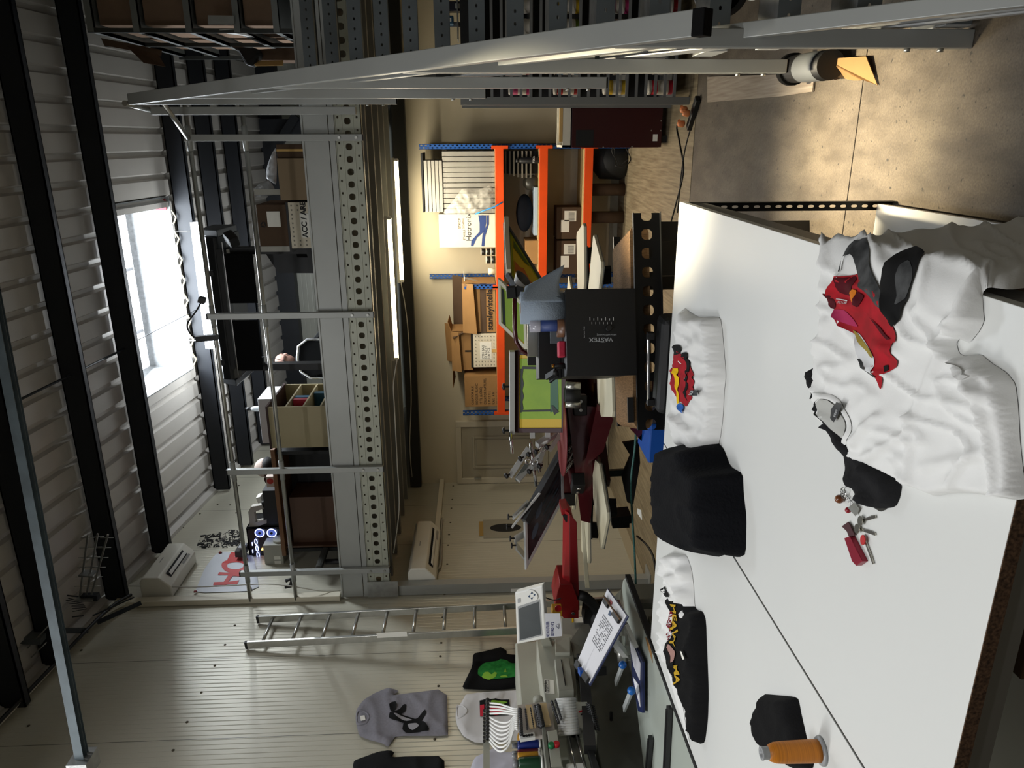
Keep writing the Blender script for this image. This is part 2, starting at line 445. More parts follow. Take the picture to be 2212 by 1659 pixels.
# ------------------------------------------------------------ roof
def zr(y): return 6.32 - .105*y
PITCH = .25
SKX0, SKX1, SKY0, SKY1 = -2.75, -.625, 7.86, 9.12
M_roof = mat('white lacquered roof sheet', 'b3aea7', .4, .1, nz=.08, nscale=2)
rf = MB()
prof = [(0,0),(.055,0),(.068,-.0),(.075,.035),(.115,.035),(.125,0),(.19,0),(.25,0)]
prof = [(0,0),(.06,0),(.08,.04),(.12,.04),(.14,0),(.25,0)]
x = XL
nx = int(round((XR - XL)/PITCH))
for i in range(nx):
    x0 = XL + i*PITCH
    spans = [(YF-.1, YR+.1)]
    if x0 >= SKX0-.01 and x0+PITCH <= SKX1+.01: spans = [(YF-.1, SKY0), (SKY1, YR+.1)]
    for (ya, yb) in spans:
        for j in range(len(prof)-1):
            (u0, h0), (u1, h1) = prof[j], prof[j+1]
            rf.quad((x0+u0,ya,zr(ya)+h0),(x0+u1,ya,zr(ya)+h1),(x0+u1,yb,zr(yb)+h1),(x0+u0,yb,zr(yb)+h0))
roof = struct('ceiling', rf, M_roof, solid=.002)
struct('trim_4', B(XL+.001, XL+.05, YF, YR, 5.0, 5.02), M_roof) if False else None
# eave flashing between roof and left wall
fl = MB()
for ya, yb in ((YF, YR),):
    fl.prism([(XL+.002,ya,zr(ya)-.06),(XL+.002,ya,zr(ya)),(XL+.09,ya,zr(ya)),(XL+.05,ya,zr(ya)-.06)], (0, yb-ya, zr(yb)-zr(ya)))
struct('trim_5', fl, M_roof)
# skylight
cx = [SKX0, SKX1]
up = MB()
def sq(z, ins): return [(SKX0+ins,SKY0+ins,zr(SKY0)+z),(SKX1-ins,SKY0+ins,zr(SKY0)+z),(SKX1-ins,SKY1-ins,zr(SKY1)+z),(SKX0+ins,SKY1-ins,zr(SKY1)+z)]
lo, hi = sq(-.01, 0), sq(.5, .06)
up.add(lo+hi, [(0,1,5,4),(1,2,6,5),(2,3,7,6),(3,0,4,7)])
sky = obj('window_1', up, mat('skylight upstand', '7e8080', .7, nz=.3, nscale=30), kind='structure', solid=.02)
pane = obj('skylight_pane', MB().add([Vector(p)-Vector((0,0,.01)) for p in hi], [(0,1,2,3)]), mat('translucent dome', 'f4f8ff', .4, emit=2.6), sky)
gb = MB()
for t in (.27, .62):
    gb.bar((SKX0+(SKX1-SKX0)*t, SKY0+.05, zr(SKY0)+.43),(SKX0+(SKX1-SKX0)*t, SKY1-.25, zr(SKY1)+.43), .03, .03)
obj('glazing_bar', gb, mat('glazing bar grey', '77787a', .5), sky)
obj('safety_sticker', B(-.78, -.66, SKY1-.05, SKY1-.03, zr(SKY1)+.02, zr(SKY1)+.14), mat('red sticker', 'a81f2a', .6), sky)
# foam closer strip of the profile along the far skylight edge
zz = MB()
for i in range(8):
    x0 = SKX0 + i*.25+.05
    zz.bar((x0, SKY1+.0, zr(SKY1)-.02),(x0+.08, SKY1+.0, zr(SKY1)-.06),.02,.012); zz.bar((x0+.08, SKY1+.0, zr(SKY1)-.06),(x0+.16, SKY1+.0, zr(SKY1)-.02),.02,.012)
obj('profile_filler', zz, mat('filler edge', '8d8570', .7), sky)
# purlins
plab = {0.2:'nearest roof purlin', }
def purlin(y, label, h=.2, w=.075):
    zc = zr(y) - .13
    mb = MB(); mb.box(XL+.04, XR-.02, y-w/2, y-w/2+.012, zc-h/2, zc+h/2); mb.box(XL+.04, XR-.02, y-w/2, y+w/2, zc-h/2, zc-h/2+.012)
    mb.box(XL+.04, XR-.02, y-w/2, y+w/2, zc+h/2-.012, zc+h/2)
    mb.box(XL+.04, XR-.02, y+w/2-.01, y+w/2, zc-h/2, zc-h/2+.03)
    return obj('roof_purlin', mb, M_navy, label=label, cat='purlin', group='blue black purlins under the roof sheets')
for y, l in ((5.2,'blue black roof purlin nearest the camera, ending above the embroidery machine'),
             (5.72,'blue black roof purlin second from the camera, close behind the nearest one'),
             (6.70,'blue black roof purlin passing behind the hanging aerial'),
             (7.60,'blue black roof purlin along the near edge of the skylight'),
             (9.20,'blue black roof purlin along the far edge of the skylight'),
             (9.98,'blue black roof purlin just beyond the skylight purlin'),
             (10.75,'blue black roof purlin farthest from the camera, near the rear wall')):
    purlin(y, l)
obj('sag_rod', MB().tube([(-2.05, 5.2, zr(5.2)-.12), (-2.05, 7.6, zr(7.6)-.12)], .012, 8).tube([(-2.03, 7.6, zr(7.6)-.12), (-2.0, 9.15, zr(9.15)-.12)], .004, 6), M_navy,
    label='thin dark tie rod running between the purlins to the skylight', cat='tie rod')
# roof screws
for k in range(60):
    pass
# galvanised channel hanging across the top left of the hall
ga = W(0, 800, y=3.3); gbp = W(178, 1655, y=3.3)
g = MB()
ga = W(4, 735, y=3.4); ge = W(178, 1640, y=3.1)
d = (ga-ge).normalized(); gs = ge; gend = ge + d*6
g.bar(gs, gend, .05, .004, (0,1,.2)); g.bar(gs+Vector((0,.024,0)), gend+Vector((0,.024,0)), .003, .045, (0,0,1)); g.bar(gs-Vector((0,.024,0)), gend-Vector((0,.024,0)), .003, .045, (0,0,1))
obj('galvanised_channel', g, mat('dull galvanised', '4a5559', .6, .2, nz=.35, nscale=9), label='galvanised steel channel sloping across the upper left of the hall', cat='channel')
obj('wall_bracket', B(gs.x-.08, gs.x+.02, gs.y-.06, gs.y+.06, gs.z-.05, gs.z+.05), M_galv, label='small galvanised bracket at the lower end of the sloping channel', cat='bracket')

# ------------------------------------------------------------ mezzanine
YM = 6.65
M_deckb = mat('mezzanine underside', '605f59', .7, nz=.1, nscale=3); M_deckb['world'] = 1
mz = thing('mezzanine', 'grey steel mezzanine platform with perforated edge beam under the roof', 'mezzanine', (-.75, YM, 2.7))
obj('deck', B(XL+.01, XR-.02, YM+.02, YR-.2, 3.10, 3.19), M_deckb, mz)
obj('fascia', MB().box(XL+.02, XR-.02, YM-.015, YM, 2.98, 3.2).box(XL+.02, XR-.02, YM-.025, YM-.015, 3.185, 3.2), M_steel, mz)
obj('fascia', MB().box(XL+.02, XR-.02, YM-.02, YM, 2.925, 2.972), M_steel, mz)
off = mz.location
M_web = perf('perforated beam web', 'a3a596', 'X', 'Z', [(.103, .02, 2.815-off.z, .027, .027), (.103, .05, 2.735-off.z, .010, .008), (.103, .05, 2.895-off.z, .010, .008)], metal=.2)
obj('edge_beam', B(XL+.02, XR-.02, YM-.006, YM-.003, 2.70, 2.92), M_web, mz)
obj('edge_beam_flange', MB().box(XL+.02, XR-.02, YM-.006, YM+.06, 2.70, 2.706).box(XL+.02, XR-.02, YM-.012, YM+.06, 2.916, 2.922).box(XL+.02, XR-.02, YM-.010, YM-.006, 2.765, 2.772).box(XL+.02, XR-.02, YM-.010, YM-.006, 2.86, 2.866), mat('beam flange grey', 'a3a596', .4, .2), mz)
for i, yj in enumerate((7.0, 7.45, 7.9, 8.35, 8.8)):
    jm = MB(); jm.box(XL+.02, XR-.02, yj, yj+.004, 2.72, 3.1)
    obj('joist', jm, mat('joist web grey', '7c7b75', .7), mz)
    # lower flange with punched slots
    o = obj('joist_flange', B(XL+.02, XR-.02, yj-.002, yj+.062, 2.716, 2.72), None, mz)
    mm = perf('punched joist flange %d' % i, '8c8b84', 'X', 'Y', [(.07, .0, yj+.03-off.y, .011, .011)], rough=.7)
    o.data.materials.append(mm)
obj('end_bracket', B(XL+.02, XL+.2, YM-.035, YM-.025, 2.62, 2.93), M_galv, mz)
obj('column', B(XL+.01, XL+.12, YM+.0, YM+.1, 0, 2.7), M_steel, mz)
obj('base_plate', B(XL+.01, XL+.2, YM-.06, YM+.16, 0.005, .015), M_steel, mz)
obj('cross_beam', B(XL+.02, XR-.02, YB-.14, YB-.03, 2.56, 2.71), mat('dark joist', '26251f', .6), mz)
# railing
rl = thing('guard_rail', 'grey square post and tube guard rail along the mezzanine edge', 'guard rail', (-2, YM-.04, 2.7))
for (pt, pb) in (((398,298),(780,300)), ((449,684),(807,677)), ((492,1020),(828,1008)), ((520,1240),(840,1230))):
    t = W(*pt, y=YM-.06); b_ = W(*pb, y=YM-.06)
    o = obj('post', B(t.x-.027, t.x+.027, YM-.075, YM-.03, 2.69, t.z), M_steel, rl, bevel=.003)
    obj('end_cap', MB().box(t.x-.026, t.x+.026, YM-.073, YM-.031, t.z, t.z+.012).box(t.x-.026, t.x+.026, YM-.073, YM-.031, 2.682, 2.69), M_black, o)
    obj('bolt', MB().lathe([(.012,0),(.012,.01)], (t.x, YM-.075, 2.74), (0,-1,0), 8).lathe([(.012,0),(.012,.01)], (t.x, YM-.075, 2.88), (0,-1,0), 8), M_alu, o)
for zz_ in (4.12, 3.66):
    obj('rail_tube', MB().tube([(XL+.03, YM-.05, zz_), (.3, YM-.05, zz_)], .020, 12), M_alu, rl)
for x in (0.01, -1.5, -3.02, -4.15):
    for zz_ in (4.12, 3.66):
        obj('sleeve', MB().tube([(x-.1, YM-.05, zz_), (x+.1, YM-.05, zz_)], .024, 12), M_steel, rl)

# ------------------------------------------------------------ staircase
def sx(y): return .335 - .0138*y
def sh(y): return 1.03 + .919*(y-2.53)      # underside line of the handrail
def sn(y): return -2.25 + .87*y             # nosing line
st = thing('staircase', 'grey steel open tread staircase rising to the mezzanine on the right', 'staircase', (.8, 2.6, 0))
WS = .92
def slant(y0, z0, y1, z1, xo, w, h, m=M_steel, name='handrail', zz=None, p=None):
    mb = MB(); a0 = sx(y0)+xo; a1 = sx(y1)+xo
    mb.hexa([(a0,y0,z0),(a0+w,y0,z0),(a0+w,y0-h*.65,z0+h*.75),(a0,y0-h*.65,z0+h*.75)], [(a1,y1,z1),(a1+w,y1,z1),(a1+w,y1-h*.65,z1+h*.75),(a1,y1-h*.65,z1+h*.75)])
    return obj(name, mb, m, p or st, bevel=.003)
for side, xo in ((0, 0), (1, WS)):
    h_ = slant(2.53, sh(2.53), 6.1, sh(6.1), xo, .078, .045)
    e = slant(2.50, sh(2.50)-.002, 2.532, sh(2.532)-.002, xo, .079, .05, M_rubber, 'end_cap', p=None)
slant(2.02, sh(2.02)-.47, 5.9, sh(5.9)-.47, .03, .05, .04, name='mid_rail')
slant(1.98, sh(1.98)-.475, 2.02, sh(2.02)-.475, .028, .054, .045, M_rubber, 'end_cap')
slant(2.02, sh(2.02)-.47, 5.9, sh(5.9)-.47, WS+.03, .05, .04, name='mid_rail')
M_str = mat('light grey stringer', 'a6a8a8', .45, .15)
for xo in (.065, WS+.0):
    mb = MB()
    pts = []
    for (y, dz_) in ((2.35, .0), (6.35, .0)):
        pass
    y0, y1 = 2.45, 6.5
    a0, a1 = sx(y0)+xo, sx(y1)+xo
    zt0, zt1 = sn(y0)+.12, sn(y1)+.12
    mb.hexa([(a0,y0,max(0,zt0-.34)),(a0+.006,y0,max(0,zt0-.34)),(a0+.006,y0,zt0+.02),(a0,y0,zt0+.02)], [(a1,y1,zt1-.34),(a1+.006,y1,zt1-.34),(a1+.006,y1,zt1),(a1,y1,zt1)])
    mb.hexa([(a0,y0+.02,max(0,zt0-.36)),(a0+.06,y0+.02,max(0,zt0-.36)),(a0+.06,y0,max(0,zt0-.34)),(a0,y0,max(0,zt0-.34))], [(a1,y1+.02,zt1-.36),(a1+.06,y1+.02,zt1-.36),(a1+.06,y1,zt1-.34),(a1,y1,zt1-.34)])
    obj('stringer', mb, M_str, st)
# treads
loc = st.location
for k in range(15):
    z = .13 + .205*k; y = (z + 2.25)/.87
    x0, x1 = sx(y)+.07, sx(y)+WS
    key = 'stair tread front %d' % k
    mf = perf(key, '565c5e', 'X', 'Z', [(.062, .0, z-.045-loc.z, .009, .006)], metal=.1, rough=.6)
    t = obj('tread', MB().box(x0, x1, y-.02, y+.20, z-.003, z), M_galv, st)
    obj('tread_nosing', B(x0, x1, y-.022, y-.020, z-.09, z), mf, t)
    obj('tread_return', B(x0, x1, y-.02, y+.03, z-.092, z-.089).box(x0, x1, y+.198, y+.2, z-.07, z), mat('tread underside', '6b7174', .45, .4), t)
    obj('tread_plate', MB().box(x0-.004, x0+.0, y-.02, y+.2, z-.09, z).box(x1, x1+.004, y-.02, y+.2, z-.09, z), M_str, t)
# balusters
for (y, zb) in ((2.75, 0.0), (3.64, .30), (4.52, .99), (5.38, 1.67), (6.05, 2.34)):
    for side, xo in ((0, 0), (1, WS+.06)):
        x0 = sx(y)+xo
        o = obj('baluster', B(x0, x0+.06, y, y+.05, zb, sh(y)+.02), M_steel, st, bevel=.003)
        obj('end_cap', B(x0+.002, x0+.058, y+.002, y+.048, zb-.008 if zb else 0, zb if zb else .008), M_rubber, o)
        obj('bolt', MB().lathe([(.011,0),(.011,.012)], (x0, y+.025, zb+.1), (-1,0,0), 8).lathe([(.011,0),(.011,.012)], (x0, y+.025, zb+.22), (-1,0,0), 8), M_alu, o)
t = W(330,240,y=6.5); b_ = W(770,238,y=6.5)
obj('top_post', B(t.x-.03, t.x+.03, 6.45, 6.5, b_.z, t.z), M_steel, st, bevel=.003)
hr = sh(6.1)
obj('rail_stub', MB().tube([(sx(6.1)+.01, 6.05, hr+.05), (sx(6.1)-.02, 6.5, hr+.05)], .021, 12), M_alu, st)
obj('rail_stub', MB().tube([(sx(6.1)+.02, 6.1, 4.1), (-.0, 6.6, 4.12)], .02, 12), M_alu, st)
# ================================================================= LIGHTS and fittings
M_tube = mat('lit tube warm', 'fff0c8', .4, emit=11)
M_tubec = mat('lit tube cool', 'eef4ff', .4, emit=4)
def tube_light(pa, pb, z, label, group='lit fluorescent tubes'):
    a = W(*pa, z=z); b = W(*pb, z=z); y = (a.y+b.y)/2
    t = thing('tube_light', label, 'light', ((a.x+b.x)/2, y, z), group)
    obj('housing', B(min(a.x,b.x)-.02, max(a.x,b.x)+.02, y-.03, y+.03, z+.022, z+.05), mat('tube housing', 'c8c4b4', .5), t)
    obj('tube', MB().tube([(a.x,y,z),(b.x,y,z)], .019, 12), M_tube, t)
    for e in (a.x, b.x): obj('end_cap', MB().tube([(e-.015,y,z+.005),(e+.015,y,z+.005)], .024, 12), M_white, t)
    return t, y
t1, y1 = tube_light((857,345),(868,608),2.575,'lit fluorescent tube under the mezzanine, farther and to the right of the pair')
t2, y2 = tube_light((840,472),(858,772),2.60,'lit fluorescent tube under the mezzanine, nearer and to the left of the pair')
def wire(name, pts, r, label, m=M_cable, cat='cable', parent=None):
    P = [Vector(p) for p in pts]; out = []
    for i in range(len(P)-1):
        a = P[max(0,i-1)]; b = P[i]; c = P[i+1]; d = P[min(len(P)-1,i+2)]
        for k in range(6):
            t = k/6
            out.append(.5*((2*b)+(c-a)*t+(2*a-5*b+4*c-d)*t*t+(3*b-a-3*c+d)*t**3))
    out.append(P[-1])
    if parent is not None: return obj(name, MB().tube(out, r, 6), m, parent)
    return obj(name, MB().tube(out, r, 6), m, label=label, cat=cat)
wire('power_cable', [W(858,775,y=6.9), W(850,830,y=6.9), W(852,880,y=6.9), W(858,1000,y=6.9), W(862,1100,y=6.9), W(850,1195,y=6.8)], .006, 'thin cable clipped under the mezzanine running left from the nearer tube', mat('white cable sheath','b8b4a8',.5))
wire('power_cable', [W(866,610,y=8.3), W(880,700,y=8.4), W(888,850,y=8.6), W(885,960,y=8.7), W(890,1030,y=9.0)], .006, 'thin pale cable sagging along the rear joist behind the tubes', mat('white cable sheath','b8b4a8',.5))
# cool tube above the mezzanine
a = W(425,480,y=9.0); b_ = W(458,752,y=9.0); za = zr(9.0)-.42
tc = thing('batten_light', 'lit white batten light hanging above the mezzanine beside the skylight', 'light', ((a.x+b_.x)/2, 9.0, a.z))
obj('tube', MB().tube([(a.x,9.0,a.z),(b_.x,9.0,b_.z+.0)], .05, 10), M_tubec, tc)
for x in (a.x-.1, b_.x+.1): obj('suspension_wire', MB().tube([(x,9.0,a.z),(x,9.0,a.z+.3)], .004, 5), M_alu, tc)
obj('housing', MB().tube([(a.x,9.0,a.z+.05),(b_.x,9.0,b_.z+.05)], .03, 4), M_white, tc)
# extension lead looped over the rail
wire('looped_cable', [W(437,648,y=6.5), W(425,670,y=6.5), W(405,700,y=6.5), W(412,722,y=6.52), W(425,731,y=6.54)], .007, 'black cable loop with a plug standing up from the top rail')
obj('cable_connector', MB().bar(W(424,732,y=6.54), W(470,728,y=6.54), .05, .05), M_black, label='black connector block clipped on the top rail tube', cat='connector')
obj('plug', MB().bar(W(430,646,y=6.5), W(443,650,y=6.5), .06, .05), M_black, label='black square plug at the end of the looped cable', cat='plug')

# ================================================================= ORANGE AND BLUE SHELVING
YS = 8.72
su = thing('pallet_shelving', 'blue and orange steel shelving against the cream partition', 'shelving', (-1.7, 9.0, 0))
off = su.location
M_or = mat('orange beam enamel', 'd9480c', .4, nz=.08)
M_cpb = mat('chipboard edge', 'b59b6c', .8, nz=.2, nscale=40)
xr = W(905,317,y=YS).x; xm = W(1003,620,y=YS).x; xl2 = W(1003,893,y=YS).x
def upright(x, y, ztop, k):
    m = perf('punched blue upright %d' % k, '1c4f96', 'Z', 'X', [(.05, 0, x-.012-off.x, .012, .007), (.05, .025, x+.014-off.x, .012, .007)], rough=.4)
    o = obj('upright', B(x-.028, x+.028, y, y+.003, 0, ztop), m, su)
    obj('upright_flange', B(x-.028, x-.025, y, y+.04, 0, ztop).box(x+.025, x+.028, y, y+.04, 0, ztop), mat('blue upright enamel', '1c4f96', .4), o)
for k, (x, y, zt) in enumerate(((xr,YS,W(905,317,y=YS).z),(xm,YS,W(1003,620,y=YS).z),(xl2,YS,W(1000,893,y=YS).z),(xr,YB-.07,2.3),(W(928,598,y=9.22).x,YB-.07,W(928,598,y=YB-.07).z),(xl2+.0,YB-.07,1.9))):
    upright(x, y, zt, k)
zs = (W(1069,322,y=YS).z, W(1165,322,y=YS).z, W(1263,322,y=YS).z)
hb = .115
for i, z in enumerate(zs):
    for (xa, xb) in ((xm, xr), (xl2, xm)):
        zz_ = z if (xa == xm or i == 0) else z
        o = obj('beam', B(xa+.02, xb-.02, YS-.045, YS-.005, zz_-hb+.02, zz_), M_or, su, bevel=.004)
        for x in (xa+.02, xb-.02): obj('beam_connector', B(x-.03 if x < (xa+xb)/2 else x-.005, x+.005 if x < (xa+xb)/2 else x+.03, YS-.05, YS-.0, zz_-hb-.03, zz_+.04), M_or, o)
        obj('beam', B(xa+.02, xb-.02, YB-.06, YB-.03, zz_-hb+.02, zz_), M_or, su)
        obj('shelf_board', B(xa+.02, xb-.02, YS-.03, YB-.04, zz_-.02, zz_+.004), M_cpb, su)
obj('brace', MB().bar(W(1003,600,y=YS+.02), W(1070,615,y=YB-.1), .02, .01).bar((xm,YS+.02,1.9),(xm+.1,YB-.1,1.92),.02,.01), M_whitep, su)
Z1, Z2, Z3 = zs[0]+.004, zs[1]+.004, zs[2]+.004
# screens standing on the top shelf
M_frame = mat('silkscreen frame aluminium', 'a9a59a', .45, .5, nz=.12)
M_mesh = mat('screen mesh edge', '6b655c', .7)
def px_x(py, px=1010, y=YS): return W(px, py, y=y).x
top_z = W(955,326,y=YS+.1).z
ys_ = [326, 339, 352, 364, 376, 388, 400, 412, 424, 436, 448]
n = 12
x0 = W(1010,326,y=YS+.05).x; x1 = W(1010,461,y=YS+.05).x
first = None
for k in range(n):
    xa = x0 + (x1-x0)*(k+.06)/n; xb = x0 + (x1-x0)*(k+.94)/n
    if first is None or k in (5,):
        r = thing('silkscreen', None, 'screen', (xa, YS+.02, Z1))
        w = (xa-xb)
        obj('frame', MB().frame((xb,YS+.02,Z1),(xb,YS+.50,Z1),(xb,YS+.50,top_z),(xb,YS+.02,top_z), .032, (w,0,0)), M_frame, r, bevel=.002)
        obj('mesh', B(xb+w*.4, xb+w*.5, YS+.05, YS+.47, Z1+.03, top_z-.03), M_mesh, r)
        first = first or r; src = r
    else:
        r = first.copy(); COL.objects.link(r); r.location.x = first.location.x + (xa-(x0+(x1-x0)*.06/n))
        for ch in first.children:
            c = ch.copy(); COL.objects.link(c); c.parent = r
    r['label'] = 'grey aluminium silkscreen standing on edge in the row on the top orange shelf'; r['category'] = 'screen'; r['group'] = 'silkscreens standing upright on the top shelf'
# stack of frames lying on them
zt = top_z+.003
for k in range(5):
    za = zt + k*.042
    r = thing('silkscreen', 'grey aluminium silkscreen lying flat in the stack on the upright screens', 'screen', ((x0+x1)/2, YS+.2, za), 'silkscreens lying flat on top of the row')
    obj('frame', MB().frame((x1+.02,YS+.0,za),(x0-.1,YS+.0,za),(x0-.1,YS+.46,za),(x1+.02,YS+.46,za), .032, (0,0,.036)), M_frame, r, bevel=.002)
    obj('mesh', B(x1+.05, x0-.13, YS+.03, YS+.43, za+.015, za+.018), M_mesh, r)
obj('black_tray', B(x1+.02, x0-.02, YS+.0, YS+.47, zt+.212, zt+.235), M_black, label='thin black tray lying on top of the stacked silkscreens', cat='tray', bevel=.004)
# clear plastic bag over the front of the shelf
M_bag = mat('clear crumpled plastic', 'd6d2c4', .25, alpha=.38, bump=.6, bscale=25)
def planey(y): 
    return lambda px, py: (W(px, py, y=y), Vector((0,-1,0)))
cloth('plastic_bag', [(955,462),(985,425),(1000,405),(1030,412),(1062,398),(1069,425),(1062,450),(1035,460),(1000,465)], planey(YS-.05), M_bag, res=5, thick=.03, edge=8, amp=.05, scale=1/9, seed=3, label='crumpled clear plastic bag hanging over the front of the upright screens', cat='plastic bag')
obj('blue_strap', MB().tube([W(1026,463,y=YS-.05), W(1045,455,y=YS-.09), W(1068,447,y=YS-.11), W(1087,436,y=YS-.12)], .008, 6), mat('blue ribbon', '2f86c8', .4), label='blue strap hanging from the plastic bag over the orange beam', cat='strap')
def carton(name, p0, p1, y, depth, label, m=M_card, z0=None, cat='box', group=None, tape=False, flaps=False, bev=.004):
    """closed or open carton; p0 = upper end, p1 = lower end of its front face in the photograph"""
    a = W(*p0, y=y); b = W(*p1, y=y)
    xa, xb = min(a.x, b.x), max(a.x, b.x); zt = a.z; zb = b.z if z0 is None else z0
    t = thing(name, label, cat, ((xa+xb)/2, y+depth/2, zb), group)
    if flaps:
        mb = MB(); th = .006
        mb.box(xa, xb, y, y+th, zb, zt).box(xa, xb, y+depth-th, y+depth, zb, zt).box(xa, xa+th, y, y+depth, zb, zt).box(xb-th, xb, y, y+depth, zb, zt).box(xa, xb, y, y+depth, zb, zb+th)
        obj('body', mb, m, t)
    else:
        obj('body', B(xa, xb, y, y+depth, zb, zt), m, t, bevel=bev)
    if tape: obj('packing_tape', B((xa+xb)/2-.03, (xa+xb)/2+.03, y-.0015, y+depth+.0015, zt-.12, zt+.0015), M_cardl, t)
    return t, xa, xb, zb, zt
# white box with blue swoosh
t, xa, xb, zb, zt = carton('heat_press_box', (947,463), (1069,534), YS+.0, .42, 'white cardboard box with blue swoosh and printed lettering beside the silkscreens', mat('white printed cardboard', 'cbc3b0', .75, nz=.06), Z1)
M_blu = mat('printed blue', '22396e', .6)
yy = YS-.0025
def fq(pts, m, par, name='printed_patch', y=yy): return obj(name, MB().prism([W(px,py,y=y) for px,py in pts], (0,-.0008,0)), m, par)
fq([(1033,465),(1050,465),(1050,482),(1046,500),(1030,514),(1022,532),(1017,532),(1018,520),(1036,500),(1036,482)], M_blu, t)
fq([(1052,465),(1056,465),(1056,484),(1048,510),(1046,532),(1040,532),(1042,508),(1051,486)], M_blu, t)
text('Hotronix', .085, W(1018,521,y=yy-.001), (1,0,0), (0,0,1), mat('dark print', '1a1a22', .6), t)
text('STAHLS', .035, W(1005,519,y=yy-.001), (1,0,0), (0,0,1), mat('dark print', '1a1a22', .6), t)
text('STKCP', .04, W(995,494,y=yy-.001), (1,0,0), (0,0,1), mat('brown stamp', '5c4a2e', .6), t)
text('20240001', .03, W(1003,494,y=yy-.001), (1,0,0), (0,0,1), mat('brown stamp', '5c4a2e', .6), t)
# stacks of small round tins
M_tin = mat('tin dark', '1c1b17', .4, .3)
for k, (ya, yb, n) in enumerate(((536, 553, 3), (553, 571, 2))):
    xa_, xb_ = W(1050,ya+1,y=YS+.06).x, W(1050,yb-1,y=YS+.06).x
    r_ = abs(xa_-xb_)/2
    for j in range(n):
        z0 = Z1 + j*.058
        c_ = ((xa_+xb_)/2, YS+.08, z0)
        r = thing('ink_tin', 'small dark tin with a pale lid in the %s stack beside the white box' % ('taller right' if k == 0 else 'shorter left'), 'tin', c_, 'small dark tins stacked on the top shelf %d' % k)
        obj('body', MB().lathe([(r_,0),(r_,.044)], c_, n=20), M_tin, r)
        obj('lid', MB().lathe([(r_+.002,.044),(r_+.002,.055),(r_-.004,.057)], c_, n=20), M_cream, r)
obj('paper_cup', MB().lathe([(.035,0),(.04,.09)], (W(1060,586,y=YS+.06).x, YS+.06, Z1), n=18), M_cream, label='small cream pot beside the centre blue upright on the top shelf', cat='pot')
# boxes of the left bay
t, xa, xb, zb, zt = carton('carton', (998,612), (1069,718), YS+.03, .42, 'tall open brown carton with large black lettering on the left bay', M_card, Z1, flaps=True)
obj('flap', MB().quad((xa,YS+.03,zt),(xb,YS+.03,zt),(xb,YS-.03,zt-.13),(xa,YS-.03,zt-.17)), M_card, t, solid=.005)
obj('flap', MB().quad((xa,YS+.45,zt),(xb,YS+.45,zt),(xb+.02,YS+.5,zt+.13),(xa-.02,YS+.5,zt+.13)), M_cardd, t, solid=.005)
obj('flap', MB().quad((xa,YS+.03,zt),(xa,YS+.45,zt),(xa-.04,YS+.45,zt+.14),(xa-.06,YS+.0,zt+.13)), M_cardd, t, solid=.005)
obj('packing_tape', B(xa, xb, YS+.027, YS+.029, Z1+.12, Z1+.19), M_cardd, t)
text('stanley/stella', .098, Vector((xa+.03, YS+.024, Z1+.045)), (1,0,0), (0,0,1), M_ink, t, bold=.0015)
t, xa, xb, zb, zt = carton('carton', (975,716), (1022,800), YS+.08, .38, 'open brown carton with raised flaps on top of the dotted white box', M_card, W(1022,760,y=YS).z, flaps=True)
for q in (((xa,YS+.08,zt),(xb,YS+.08,zt),(xb,YS+.02,zt-.09),(xa,YS+.02,zt-.12)), ((xa,YS+.46,zt),(xb,YS+.46,zt),(xb,YS+.52,zt+.10),(xa,YS+.52,zt+.08)),
          ((xb,YS+.08,zt),(xb,YS+.46,zt),(xb+.12,YS+.46,zt+.03),(xb+.12,YS+.08,zt+.04)), ((xa,YS+.08,zt),(xa,YS+.46,zt),(xa-.20,YS+.46,zt-.02),(xa-.22,YS+.06,zt-.0))):
    obj('flap', MB().quad(*q), M_card, t, solid=.005)
obj('black_mark', B((xa+xb)/2-.01, (xa+xb)/2+.01, YS+.076, YS+.078, zb, zb+.1), M_ink, t)
t, xa, xb, zb, zt = carton('dotted_box', (1022,722), (1069,793), YS-.0, .42, 'white box with dotted print and a handwritten label under the open carton', mat('white dotted card', 'd2c9b4', .7), Z1)
dm = MB()
for i in range(9):
    for j in range(7):
        if 1 < i < 7 and 1 < j < 6: continue
        px_, pz_ = xa+.03+(xb-xa-.06)*i/8, zb+.03+(zt-zb-.06)*j/6
        dm.box(px_-.006, px_+.006, YS-.003, YS-.001, pz_-.005, pz_+.005)
obj('dot_pattern', dm, mat('grey print', '7a766a', .7), t)
obj('label', B(xa+.1, xb-.1, YS-.004, YS-.002, zb+.06, zt-.08), M_lab, t)
obj('packing_tape', B((xa+xb)/2-.02, (xa+xb)/2+.02, YS-.005, YS-.001, zb, zb+.06), M_cardl, t)
for i_, (s_, dz) in enumerate((('CTN BAG', .15), ('STANLEY', .115), ('100 PCS', .08))): text(s_, .04, (xa+.11, YS-.005, zb+dz), (1,0,0), (0,0,1), M_ink, t)
obj('black_plastic_wrap', B(xa-.01, xb+.01, YS+.02, YS+.4, zt, zt+.03), M_black, t)
t, xa, xb, zb, zt = carton('carton', (1003,812), (1069,878), YS-.02, .44, 'closed brown carton covered in black handwriting at the left end of the shelf', M_card, Z1)
for i_, s_ in enumerate(('CREATOR BLK', 'ROCKER BLANC', '19 TL (LIGNE)', 'CREATOR NATUREL', '3 M / 2 X L', 'KAKI  4 M', 'GRIS  3 M')):
    text(s_, .042, (xa+.03, YS-.023, zt-.11-i_*.052), (1,0,0), (0,0,1), M_ink, t, sx=.9)
